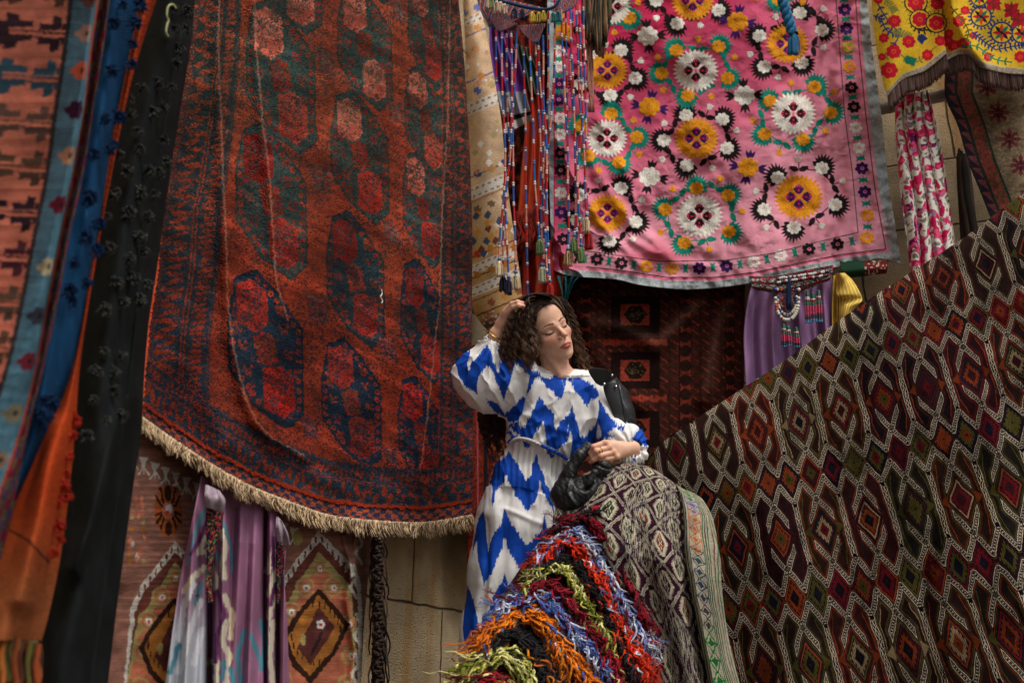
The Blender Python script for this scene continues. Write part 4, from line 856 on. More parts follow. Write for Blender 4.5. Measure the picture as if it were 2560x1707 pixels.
def robe():
    cv = Cv(380, 1150, 760, 1780, 2, (140, 96, 124)); X, Y = cv.XY()
    cv.im[:] = np.array((146, 100, 126.))*(.85+.3*fbm(X/30, Y/70, 1))[..., None]
    Z = lambda L: [(250+a/2.386, 1050+b/2.386) for a, b in L]
    CR, TL, PUR, LG = np.array((212, 200, 176.)), np.array((86, 140, 156.)), np.array((104, 52, 96.)), np.array((176, 178, 186.))
    k = np.clip((Y-(1050+900/2.386))/160+(.5*fbm(X/16, Y/60, 6)-.25), 0, 1)[..., None]; lm = (X < 250+640/2.386)[..., None]
    cv.im = np.where(lm, cv.im*(1-k)+LG*k, cv.im)
    def streak(L, c, w): 
        P = np.array(Z(L)); b = cv.box(P[:, 0].min()-w*2, P[:, 1].min()-w*2, P[:, 0].max()+w*2, P[:, 1].max()+w*2); 
        if b is None: return
        sl, xx, yy = b; d = dpl(xx, yy, P); e = w/2*(1+.9*(vn(xx/1.6, yy/12, 9)-.5)); kk = np.clip((e-d)/2.5, 0, 1)[..., None]; cv.im[sl] = cv.im[sl]*(1-kk)+np.array(c)*kk
    for L in ([(600, 560), (560, 700), (520, 860)], [(630, 520), (600, 620)], [(740, 620), (780, 760), (790, 900)], [(660, 700), (720, 860)]): streak(L, TL, 10)
    for L in ([(620, 880), (560, 930), (500, 1020)], [(630, 700), (590, 790), (640, 780)], [(720, 660), (750, 740), (730, 860), (745, 940)], [(650, 800), (690, 940), (680, 1000)], [(745, 1050), (790, 1160), (780, 1300)], [(740, 1200), (735, 1330), (770, 1400), (750, 1568)], [(1040, 760), (1000, 900)], [(1050, 900), (1005, 1040)], [(1040, 1040), (1010, 1180)], [(1030, 1200), (1015, 1400), (1030, 1568)], [(650, 1440), (700, 1440), (690, 1568)]): streak(L, CR, 17)
    for L in ([(700, 1020), (740, 1160), (700, 1280)], [(1040, 700), (1030, 860)], [(1045, 980), (1020, 1100)], [(700, 1300), (690, 1440)], [(640, 600), (600, 700), (540, 800)]): streak(L, PUR, 12)
    for L in ([(860, 1260), (820, 1380), (840, 1568)], [(960, 1200), (990, 1330), (960, 1480)], [(900, 1280), (950, 1420)], [(780, 1480), (800, 1568)], [(600, 980), (570, 1090)], [(740, 1440), (730, 1540)], [(470, 1340), (420, 1500)]): streak(L, TL*.95, 15)
    for L in ([(560, 980), (500, 1100), (470, 1300)], [(600, 1080), (540, 1250), (470, 1500)], [(610, 1250), (560, 1450)]): streak(L, (206, 204, 208), 18)
    P = Z([(600, 900), (612, 930), (580, 1000)]); cv.line(P, 1.6, (176, 60, 60)); cv.ell(*Z([(580, 1045)])[0], 5, 4, (96, 84, 60))
    cv.line(Z([(890, 560), (885, 900), (880, 1300), (878, 1568)]), 1.3, (104, 64, 90))
    rows = [Z([(610, 330), (640, 345), (700, 380), (800, 440), (900, 480), (1000, 510), (1060, 560)]), Z([(565, 560), (640, 560), (700, 580), (800, 620), (900, 640), (1000, 650), (1115, 680)]),
            Z([(500, 860), (600, 860), (700, 880), (800, 900), (900, 900), (1000, 900), (1100, 920)]), Z([(455, 1150), (580, 1150), (700, 1180), (800, 1200), (900, 1200), (1000, 1200), (1118, 1230)]), Z([(390, 1620), (520, 1660), (680, 1660), (800, 1660), (900, 1660), (1000, 1660), (1132, 1660)])]
    t = empty('ikat_robe', W(580, 1707, 3.0), 'mauve and cream silk robe hanging in folds over the orange kilim', 'robe')
    def h(u, v, PX, PY):
        x = (PX-250)*2.386; y = (PY-1050)*2.386
        H = .035*np.exp(-((x-(600-(y-300)*.07))/55)**2)+.055*np.exp(-((x-735)/28)**2)+.03*np.exp(-((x-690)/18)**2)-.05*np.exp(-((x-650)/16)**2)
        H += .04*np.exp(-((x-900)/90)**2)+.012*np.sin(x/15+y/300)+.03*np.exp(-((x-1020)/24)**2)-.045*np.exp(-((x-985)/10)**2)-.04*np.exp(-((x-1060)/10)**2)+.03*np.exp(-((x-1100)/20)**2)
        return H*np.clip(v*2+.3, 0, 1)
    sheet('robe_body', rows, LEFT, 330, 380, lambda u, v, PX, PY: cv.samp(PX, PY)[0], h, off=.07, thick=.004, mat=M_COT, parent=t)
    def lining(L, off):
        P = np.array(Z(L)); n = len(P)//2; a = P[:n]; b = P[n:][::-1]
        def color(u, v, PX, PY):
            c = np.zeros(PX.shape+(3,))+np.array((30, 22, 38.)); k = vn(PX/3, PY/3, 5); k2 = vn(PX/3, PY/3, 8); c[k > .72] = (160, 40, 50); c[k2 > .78] = (50, 110, 70); c[(k < .16)] = (190, 120, 60); return c
        sheet('floral_lining', [list(map(tuple, (p, q))) for p, q in zip(a, b)], LEFT, 30, 90, color, None, off=off, thick=.004, mat=M_COT, parent=t)
    lining([(640, 520), (640, 640), (645, 800), (640, 1000), (650, 1090), (675, 1090), (668, 950), (690, 760), (720, 640), (742, 545)], .125)
    lining([(1062, 690), (1058, 800), (1062, 950), (1060, 1100), (1072, 1080), (1080, 960), (1100, 800), (1122, 745)], .115)
    def lapel(L, off):
        P = np.array(Z(L)); n = len(P)//2; a = P[:n]; b = P[n:][::-1]
        sheet('lapel', [list(map(tuple, (p, q))) for p, q in zip(a, b)], LEFT, 40, 60, lambda u, v, PX, PY: np.array((168, 150, 160.))*(.8+.35*fbm(PX/12, PY/9, 3))[..., None], lambda u, v, PX, PY: .02*np.sin(v*3)+.006*np.sin(u*9), off=off, thick=.006, mat=M_COT, parent=t)
    lapel([(640, 385), (636, 450), (640, 515), (735, 550), (748, 480), (715, 420)], .14); lapel([(1062, 575), (1060, 640), (1066, 720), (1135, 745), (1120, 670), (1085, 600)], .13)
robe()
def dark_fringe():
    t = empty('yarn_fringe', W(950, 1707, 3.4), 'dark brown knotted yarn fringe hanging against the tan stone wall', 'fringe')
    paths = []; rad = []; cols = []
    for i in range(150):
        y0 = 1325+random.uniform(0, 390); x0 = 944+random.uniform(-14, 6); L = random.uniform(50, 120); tt = np.linspace(0, 1, 8); sw = random.uniform(-10, 26)
        px = x0+sw*np.sin(tt*2.2)+2*np.sin(tt*9+i); py = y0+L*tt-8*np.sin(tt*3); paths.append(W(px, py, LEFT.depth(px, py, .06+.03*np.sin(tt*3+i)))); rad.append(np.linspace(.004, .0022, 8)); cols.append(np.array((58, 42, 32.))*random.uniform(.6, 1.35))
    tubes('yarn_strands', paths, rad, M_YARN, cols, 5, t)
    ks = []; 
    for i in range(52): 
        y = 1330+i*7.6; x = 946-3*math.sin(i); a = np.linspace(0, 6.6, 10); px = x+8*np.cos(a+i); py = y+6*np.sin(a+i); ks.append(W(px, py, LEFT.depth(px, py, .09+.01*np.sin(a*2))))
    tubes('knots', ks, .0048, M_YARN, (52, 38, 30), 5, t)
dark_fringe()

# ================================================================ behind the woman: narrow rug edge, beige kilim, dark carpet
def back_strip():
    def color(u, v, PX, PY):
        c = np.zeros(PX.shape+(3,))+np.array((150, 50, 32.)); c = c*(.7+.6*fbm(PX/14, PY/20, 2))[..., None]
        n = fbm(PX/6, PY/8, 4, 2); c[(n > .56)&(u > .3)] = (44, 34, 40); c[(n < .34)&(u > .35)] = (176, 120, 60)
        c = np.where((fbm(PX/3, PY/3, 12) > .55)[..., None], c*.6, c); c[(u > .14)&(u < .165)] = (190, 84, 90); c[(u > .24)&(u < .30)] = (40, 32, 36)
        k = ((PY % 150) < 44)&(np.abs(u-.55) < .16); c[k] = (40, 32, 34); k = ((PY % 150) > 10)&((PY % 150) < 34)&(np.abs(u-.55) < .09); c[k] = (150, 118, 60); c = c*.8
        return c
    sheet('worn_rug', strip_rows([862, 1000, 1150, 1425], [(1166, 862), (1172, 1425)], [(1340, 862), (1330, 1425)]), LEFT, 120, 330, color, lambda u, v, PX, PY: .02*np.sin(u*8), off=.01, mat=M_PILE, label='worn red rug with dark figures hanging behind the curly hair', cat='rug')
back_strip()
def beige_kilim():
    le = [(1147, -30), (1157, 149), (1170, 348), (1177, 547), (1180, 700), (1181, 760), (1188, 788), (1205, 812), (1232, 838)]
    ri = [(1186, -30), (1214, 75), (1234, 189), (1249, 273), (1262, 398), (1266, 472), (1276, 522), (1290, 622), (1300, 696), (1306, 746), (1306, 790), (1300, 830), (1290, 850)]
    cv = Cv(1120, -300, 1320, 870, 3, (212, 176, 138)); X, Y = cv.XY(); S = Y+X*.42-490  # skewed band coordinate
    low = np.clip((Y-500)/120, 0, 1)[..., None]; cv.im[:] = (1-low)*np.array((222, 188, 150.))+low*np.array((196, 158, 104.))
    cv.im *= (.86+.26*fbm(X/22, Y/22, 2))[..., None]
    k = ((S/13) % 1); 
    for s0, w, c in ((-170, 24, (226, 220, 206)), (44, 22, (226, 220, 206)), (262, 30, (226, 220, 206)), (474, 32, (226, 220, 206)), (668, 26, (222, 214, 200)), (722, 28, (220, 212, 198))):
        cv.im[(S > s0)&(S < s0+w)] = c
        zz = s0+w/2+w*.28*np.sign(np.sin(X*.42)); cv.im[(np.abs(S-zz) < 2.6)&(S > s0+2)&(S < s0+w-2)] = (176, 120, 90)
    for s0, c in ((-6, (80, 100, 160)), (92, (96, 112, 160)), (208, (86, 104, 168)), (650, (150, 70, 50)), (702, (116, 60, 44)), (760, (150, 92, 50)), (800, (130, 60, 50)), (448, (150, 110, 90)), (510, (186, 130, 90))): cv.im[np.abs(S-s0) < 2.2] = c
    for s0, c, c2 in ((24, (110, 118, 176), 0), (76, (208, 150, 90), 0), (232, (98, 112, 168), (214, 166, 110)), (440, (70, 90, 140), (206, 150, 90)), (528, (130, 100, 80), 0), (640, (180, 60, 40), (190, 130, 60)), (692, (178, 116, 50), 0), (775, (200, 140, 70), (150, 84, 60))):
        for i in range(5):
            x = 1160+i*34; y = s0+490-x*.42+7; cv.poly([(x-9, y-6), (x+4, y-11), (x+4, y-3), (x+11, y-6), (x+8, y+6), (x-3, y+10), (x-3, y+3), (x-9, y+5)], c if i % 2 else (c2 or c))
    for i in range(70):
        x, y = random.uniform(1160, 1300), random.choice([random.uniform(110, 215), random.uniform(300, 440), random.uniform(560, 640)]); r = random.uniform(4, 11); c = random.choice([(232, 200, 180), (220, 160, 120), (176, 170, 120), (240, 232, 216), (214, 140, 80), (206, 170, 90)])
        cv.poly([(x-r, y), (x, y-r), (x+r, y), (x, y+r)], c)
    for i in range(16):
        x, y = random.uniform(1180, 1290), random.uniform(530, 650); cv.poly([(x-9, y+4), (x, y-11), (x+10, y-2), (x+2, y+12)], random.choice([(66, 84, 116), (196, 110, 50), (206, 150, 60), (120, 70, 60), (214, 150, 70)]))
    tip = (S > 822); cv.im[tip] = (116, 96, 76)
    for i in range(40): cv.ell(1232+random.gauss(0, 16), 795+random.gauss(0, 11), 3, 3, random.choice([(210, 110, 90), (226, 206, 196), (190, 80, 70)]))
    cv.im = (cv.im*(.9+.16*((S % 4) > 2))[..., None]).astype(np.float32)
    def h(u, v, PX, PY): return .07*np.sin(u*3.0)+.008*np.sin(PY/34+u*5)
    sheet('beige_kilim', strip_rows([-280, -160, -30, 75, 180, 290, 400, 510, 620, 700, 760, 800, 838], le, ri), BACK, 190, 620, lambda u, v, PX, PY: cv.samp(PX+2*(vn(PX/4, PY/4, 1)-.5), PY+3*(vn(PX/5, PY/5, 3)-.5))[0], h, off=.30, mat=M_FLAT, label='pale beige kilim with white zigzag bands hanging right of the red carpet', cat='rug')
beige_kilim()
def dark_carpet():
    cv = Cv(1360, 640, 1900, 1200, 1.8, (40, 22, 18)); X, Y = cv.XY()
    Z = lambda a, b: (1340+a/2.868, 640+b/2.868)
    RU = np.array((150, 58, 42.)); cv.im[:] = np.array((58, 31, 24.))*(.8+.5*fbm(X/8, Y/8, 1))[..., None]
    for xc in range(1400, 1860, 26):
        for i in range(24):
            y = 660+i*24+random.uniform(-3, 3)
            cv.line([(xc-8, y-5), (xc+9, y+7)], 3.4, RU*random.uniform(.6, .95)); 
            if random.random() < .5: cv.ell(xc+12, y+11, 3.4, 3.4, RU*random.uniform(.3, .6))
        cv.line([(xc+13, 640), (xc+13, 1200)], 1.5, RU*.35)
    for (a, w) in ((355, 26), (1072, 26), (1390, 20)):
        x, _ = Z(a, 0); cv.poly([(x-w/2-2, 600), (x+w/2+2, 600), (x+w/2+2, 1220), (x-w/2-2, 1220)], (26, 15, 13)); cv.poly([(x-w/2, 600), (x+w/2, 600), (x+w/2, 1220), (x-w/2, 1220)], RU*.8)
        for i in range(18): cv.ell(x, 662+i*36, w*.56, 14.5, (44, 25, 20))
    for b in (420, 820, 1240):
        x, y = Z(710, b); cv.poly([(x-60, y-46), (x+62, y-46), (x+62, y+46), (x-60, y+46)], (30, 17, 14)); cv.poly([(x-36, y-26), (x+36, y-26), (x+36, y+26), (x-36, y+26)], RU*.90); cv.poly([(x-28, y), (x-12, y-21), (x+14, y-21), (x+30, y), (x+14, y+21), (x-12, y+21)], (34, 22, 16))
        for k in range(30): cv.ell(x+random.gauss(0, 10), y+random.gauss(0, 7), 1.8, 1.8, (90, 74, 50))
    for b in (620, 1020):
        for k in range(-2, 3): x, y = Z(710+k*92, b); cv.poly([(x-15, y-10), (x, y-4), (x+15, y-10), (x+15, y+10), (x, y+4), (x-15, y+10)], RU*.95)
    cv.im = (cv.im*(.75+.55*fbm(X/5, Y/5, 3, 2))[..., None]).astype(np.float32)
    ws = [(1480, 800), (1560, 815), (1640, 860), (1700, 800), (1745, 755)]
    for F in (ws, [(1820, 760), (1790, 830), (1770, 960)], [(1470, 960), (1560, 1000)]):
        k = np.exp(-(dpl(X, Y, F)/16)**2)[..., None]*.30*(.4+.9*fbm(X/9, Y/9, 6))[..., None]; cv.im = (cv.im*(1-k)+np.array((150, 120, 104.))*k).astype(np.float32)  # pile sheen on the fold ridges, painted into the colour
    def h(u, v, PX, PY): return ridge(PX, PY, ws, 26, .04)+ridge(PX, PY, [(1820, 740), (1790, 830), (1760, 1000)], 24, .035)+ridge(PX, PY, [(1440, 760), (1500, 900), (1600, 1010)], 24, .025)+.01*np.sin(PX/40+PY/90)
    sheet('dark_carpet', strip_rows([560, 700, 860, 1020, 1240], [(1300, 560), (1310, 760), (1310, 1000), (1310, 1240)], [(1866, 560), (1862, 724), (1860, 954), (1858, 1240)]), BACK, 360, 420, lambda u, v, PX, PY: cv.samp(PX+3*(vn(PX/3, PY/3, 1)-.5), PY+3*(vn(PX/3, PY/3, 3)-.5))[0], h, off=-.05, mat=M_PILE, label='near-black carpet with rust red squares hanging below the pink embroidery', cat='carpet')
    def c2(u, v, PX, PY):
        n = fbm(PX/9, PY/12, 4, 2); c = np.zeros(PX.shape+(3,))+np.array((96, 32, 26.)); c[n > .55] = (34, 24, 26); c[(n < .36)] = (150, 66, 40); return c*(.6+.6*fbm(PX/30, PY/50, 8))[..., None]
    sheet('faded_rug', strip_rows([-280, -40, 300, 560, 800], [(1190, -40), (1180, 800)], [(1425, -40), (1420, 800)]), BACK, 120, 330, c2, lambda u, v, PX, PY: .02*np.sin(u*12), off=.0, mat=M_PILE, label='dim red and black rug behind the strings of beads', cat='rug')
dark_carpet()

# ================================================================ cloths and beads in the gap
def plain(name, rows, pl, off, c, lab, cat, nu=60, nv=80, fold=.02, ff=3., mat=None, parent=None, var=.3, cfn=None, hfn=None, thick=.004):
    def color(u, v, PX, PY):
        if cfn: return cfn(u, v, PX, PY)
        return np.array(c, float)*(1-var/2+var*fbm(PX/12, PY/30, 7))[..., None]
    def h(u, v, PX, PY): return (hfn(u, v, PX, PY) if hfn else 0)+fold*np.sin(u*ff*6.28+2.5*fbm(u*3, v*3, 4))
    kw = dict(label=lab, cat=cat) if parent is None else {}
    return sheet(name, rows, pl, nu, nv, color, h, off=off, thick=thick, mat=mat or M_COT, parent=parent, **kw)
def pur(u, v, PX, PY):
    c = np.zeros(PX.shape+(3,))+np.array((110, 60, 140.)); c[(v > .58)] = (150, 150, 158); c[(v > .84)&(v < .9)] = (30, 26, 30); c[(v > .9)] = (176, 170, 166); return c*(.75+.4*fbm(PX/10, PY/20, 3))[..., None]
plain('purple_cloth', [[(1222, 60), (1262, 60)], [(1228, 170), (1302, 165)], [(1245, 250), (1318, 250)], [(1262, 335), (1332, 300)]], BACK, .20, 0, 'purple cloth with grey end hanging behind the bead strings', 'cloth', cfn=pur)
plain('green_cloth', [[(1290, 110), (1322, 120)], [(1298, 170), (1345, 190)], [(1310, 225), (1350, 240)]], BACK, .17, (64, 84, 66), 'small dull green cloth beside the purple cloth', 'cloth')
def orc():
    t = empty('fringed_scarf', W(1330, 640, 4.5), 'burnt orange scarf with a thick fringe behind the bead strings', 'scarf')
    plain('scarf_cloth', [[(1316, 215), (1352, 225)], [(1312, 330), (1368, 320)], [(1300, 450), (1372, 420)], [(1294, 535), (1362, 512)]], BACK, .16, (178, 66, 36), '', '', parent=t, fold=.012)
    ps = []; rd = []; cl = []
    for i in range(110):
        x = random.uniform(1292, 1364); y = 530-(x-1292)*.3; tt = np.linspace(0, 1, 7); L = random.uniform(70, 110); px = x+5*np.sin(tt*9+i)+random.uniform(-8, 8)*tt; py = y+L*tt
        ps.append(W(px, py, BACK.depth(px, py, .17+.03*np.sin(i)))); rd.append(.006); cl.append(np.array((150, 44, 30))*random.uniform(.6, 1.2))
    tubes('fringe', ps, rd, M_YARN, cl, 4, t)
orc()
plain('rust_cloth', [[(1300, 600), (1405, 600)], [(1305, 680), (1408, 680)], [(1300, 790), (1402, 790)]], BACK, .08, (150, 48, 30), 'rust red cloth just above the woman\'s head', 'cloth')
plain('teal_cloth', [[(1392, 690), (1450, 690)], [(1404, 730), (1432, 712)], [(1408, 775), (1414, 760)]], BACK, .10, (36, 84, 86), 'small teal cloth tucked under the corner of the pink embroidery', 'cloth')
def tassel(name, px, py, L, w, pl, off, col, parent, n=34, col2=None, **kw):
    ps = []; rd = []; cl = []; s = float(pl.depth(px, py, off))/FPX
    for i in range(n):
        a = random.uniform(0, 6.28); q = math.sqrt(random.random()); tt = np.linspace(0, 1, 8); pro = (.32+.68*np.clip(tt*3, 0, 1)**.8)*(1+.12*tt)
        x = px+w/2*q*math.cos(a)*pro*np.where(tt < .16, .8, 1)+random.uniform(-2, 2)*tt; y = py+L*tt*random.uniform(.9, 1.06)
        dz = w/2*q*math.sin(a)*pro*s; ps.append(W(x, y, pl.depth(x, y, off)-dz)); rd.append(max(.0016, w*s*.055)); cl.append(np.array(col if (col2 is None or i % 3) else col2, float)*random.uniform(.75, 1.12))
    y = py+L*.2; aa = np.linspace(0, 6.6, 14)
    for k in range(3): ps.append(W(px+w*.30*np.cos(aa), y+k*1.5-L*.02, pl.depth(px, y, off)-np.sin(aa)*w*.3*s)); rd.append(max(.0014, w*s*.05)); cl.append(np.array(col, float)*.7)
    return tubes(name, ps, rd, M_YARN, cl, 4, parent, **kw)
def bead_hanging():
    T = lambda L: [(1100+a/2.011, b/2.011) for a, b in L]
    PLN = BACK; OFF = .55
    t = empty('beaded_hanging', W(1330, 750, 4.1), 'woven band with long red and blue beaded strings ending in tassels', 'wall hanging')
    def band(rows, off):
        def color(u, v, PX, PY):
            c = np.zeros(PX.shape+(3,))+np.array((170, 60, 50.)); a = (u*3) % 1; d = np.abs(a-.5)*2+np.abs(v-.4)*1.6; c[(d*4 % 2) < .9] = (52, 96, 130); c[(d*4 % 2) > 1.7] = (214, 170, 140); c[v > .9] = (50, 100, 140); return c
        sheet('woven_triangle', [T(r) for r in rows], PLN, 70, 50, color, None, off=off, thick=.006, mat=M_FLAT, parent=t)
    band([[(175, -40), (540, 45)], [(205, 60), (400, 95)], [(245, 130), (300, 160)]], OFF); band([[(240, 75), (390, 120)], [(262, 115), (350, 140)], [(285, 152), (300, 160)]], OFF+.01); band([[(388, 130), (530, 120)], [(425, 175), (510, 170)], [(470, 215), (495, 212)]], OFF+.02); band([[(545, 40), (700, -30)], [(570, 62), (690, 10)], [(600, 75), (670, 40)]], OFF+.01)
    tubes('cord', [W(*np.array(cr(np.array(T([(190, -10), (300, 5), (420, 35), (520, 50), (575, 35), (600, 0)])), 30)).T, PLN.depth(*np.array(cr(np.array(T([(190, -10), (300, 5), (420, 35), (520, 50), (575, 35), (600, 0)])), 30)).T, OFF+.03))], .008, M_YARN, (40, 70, 110), 6, t)
    for x, y, c in ((258, -10, (150, 160, 110)), (285, 5, (226, 200, 170)), (325, 20, (226, 196, 170)), (372, 40, (40, 44, 70)), (412, 45, (42, 46, 76)), (463, 60, (200, 170, 60)), (497, 62, (206, 176, 66)), (240, -10, (214, 190, 160)), (305, 10, (220, 190, 160)), (570, 60, (60, 120, 120)), (595, 55, (60, 120, 130)), (520, 55, (196, 160, 60))):
        (px, py), = T([(x, y)]); tassel('tassel', px, py, 27, 15, PLN, OFF+.05, c, t, 26)
    ST = [[(280, 150), (282, 300), (284, 420)], [(310, 165), (312, 420), (318, 560), (328, 760), (322, 960), (300, 1200), (298, 1310)], [(335, 170), (336, 420), (342, 620), (350, 760), (332, 960), (318, 1160), (318, 1385)], [(358, 160), (362, 380), (358, 640), (352, 800), (330, 1000), (336, 1200), (345, 1400)],
          [(386, 150), (380, 330), (366, 560), (368, 800), (370, 1000), (378, 1200), (381, 1375)], [(420, 180), (424, 440), (430, 640), (430, 860), (434, 1100), (438, 1300), (441, 1500)], [(450, 200), (458, 420), (468, 620), (474, 860), (486, 1040), (500, 1200)], [(480, 215), (488, 400), (500, 620), (508, 800), (506, 1000), (512, 1200), (512, 1340)],
          [(494, 205), (500, 380), (516, 560), (520, 760), (516, 960), (522, 1150), (520, 1340)], [(518, 180), (520, 300), (520, 500), (535, 720), (536, 940), (530, 1160), (540, 1420)], [(545, 50), (546, 280), (543, 460), (536, 620), (518, 860), (526, 1040), (542, 1200), (545, 1460)], [(577, 60), (576, 280), (568, 460), (556, 620), (540, 800), (536, 960), (540, 1140), (552, 1420)],
          [(610, 50), (614, 220), (620, 340), (632, 560), (642, 760), (642, 940), (648, 1050), (644, 1260)], [(632, 50), (636, 330), (638, 480), (642, 700), (644, 900), (648, 1080), (650, 1240)], [(655, 40), (658, 200), (668, 400), (674, 560), (678, 760), (682, 940), (682, 1080), (676, 1190)], [(684, 30), (688, 160), (694, 280), (700, 480), (716, 640), (728, 820), (730, 960), (738, 1090)],
          [(720, 10), (722, 150), (726, 320), (732, 520), (734, 660), (728, 860), (738, 1000), (745, 1165)], [(700, 30), (706, 260), (712, 440), (716, 600), (700, 760), (690, 900), (700, 1080), (710, 1240)], [(668, 60), (664, 180), (655, 300), (662, 460), (676, 640), (690, 820), (684, 1000), (690, 1200)]]
    cyc = [(178, 30, 34), (44, 84, 150), (176, 34, 36), (44, 88, 156), (206, 130, 110)]
    ends = {1: (222, 200, 160), 2: (44, 42, 60), 4: (224, 200, 160), 6: (96, 116, 76), 7: (206, 206, 170), 8: (200, 200, 166), 12: (190, 150, 110), 14: (110, 136, 84), 15: (214, 190, 150), 16: (176, 30, 34), 17: (110, 136, 84), 13: (200, 170, 130), 10: (190, 40, 36), 11: (190, 44, 36), 3: (50, 48, 70)}
    for i, s in enumerate(ST):
        P = np.array(T(s)); n = 60; q = cr(P, n); L = np.r_[0, np.cumsum(np.hypot(*np.diff(q, axis=0).T))]; off = OFF+.02+.035*math.sin(i*2.3)
        g = empty('bead_string', W(q[0, 0], q[0, 1], PLN.depth(q[0, 0], q[0, 1], off))); g.parent = t; g.location = tuple(np.array(g.location)-gloc(t))
        D = PLN.depth(q[:, 0], q[:, 1], off); seg = random.uniform(36, 52); ph = random.uniform(0, 40); col = np.array([cyc[(int((l+ph)/seg)+i*2) % 5] for l in L], float)
        tubes('wrapped_cord', [W(q[:, 0], q[:, 1], D)], .0042, M_YARN, [col], 6, g)
        bp = [l for k in range(40) for l in ((k*seg-ph), (k*seg-ph)+5.5) if 0 < (k*seg-ph) < L[-1]-6]
        if bp:
            bx = np.interp(bp, L, q[:, 0]); by = np.interp(bp, L, q[:, 1]); beads('beads', W(bx, by, PLN.depth(bx, by, off+.002)), .0062, np.array([(222, 206, 196) if random.random() < .8 else (60, 110, 170) for _ in bp]), g)
        if i in ends:
            ex, ey = q[-1]; beads('bead', [W(ex, ey-3, PLN.depth(ex, ey, off))], .009, (40, 110, 170), g); tassel('tassel', ex, ey, 40 if i != 16 else 44, 19 if i != 16 else 26, PLN, off, ends[i], g, 40)
bead_hanging()
def old_tassels():
    ps = []; rd = []; cl = []
    for i in range(150):
        x0 = random.uniform(1462, 1530); tt = np.linspace(0, 1, 10); L = (np.interp(x0, [1462, 1490, 1512, 1530], [110, 150, 165, 70])*random.uniform(.7, 1.05)+125); px = (x0-1496)*np.clip(tt*2.5+.25, 0, 1)+1496-5*tt+3*np.sin(tt*7+i); py = -150+L*tt+0*px
        ps.append(W(px, py, BACK.depth(px, py, .45+.05*math.sin(i*1.7)))); rd.append(.0055); cl.append(np.array(random.choice([(110, 92, 68), (78, 88, 62), (150, 110, 80), (58, 56, 46), (96, 84, 60)]))*random.uniform(.7, 1.15))
    for i in range(16):
        x0 = 1472+random.uniform(-5, 5); tt = np.linspace(0, 1, 10); px = x0+6*tt+3*np.sin(tt*8+i); py = 90+190*tt+0*px; ps.append(W(px, py, BACK.depth(px, py, .46))); rd.append(.0045); cl.append(np.array((176, 116, 96))*random.uniform(.6, 1.1))
    tubes('hanging_tassel', ps, rd, M_YARN, cl, 4, None, label='faded tan and green yarn tassels hanging over the pink embroidery\'s edge', cat='tassel')
old_tassels()
def blue_tassel():
    t = empty('blue_tassel', W(1990, 135, 4.3), 'blue corded tassel hanging in front of the pink embroidery', 'tassel')
    ps = []; 
    for k in range(3):
        tt = np.linspace(0, 1, 90); px = np.interp(tt, [0, .6, .8, 1], [1930, 1944, 1962, 1982])+7*np.cos(tt*40+k*2.09); py = -230+315*tt; z = .3+.012*np.sin(tt*40+k*2.09); ps.append(W(px, py, BACK.depth(px, py, z)))
    tubes('braid', ps, .014, M_YARN, [np.array((46, 110, 150))]*3, 6, t); tassel('tassel_end', 1984, 82, 55, 28, BACK, .3, (44, 100, 136), t, 70)
blue_tassel()

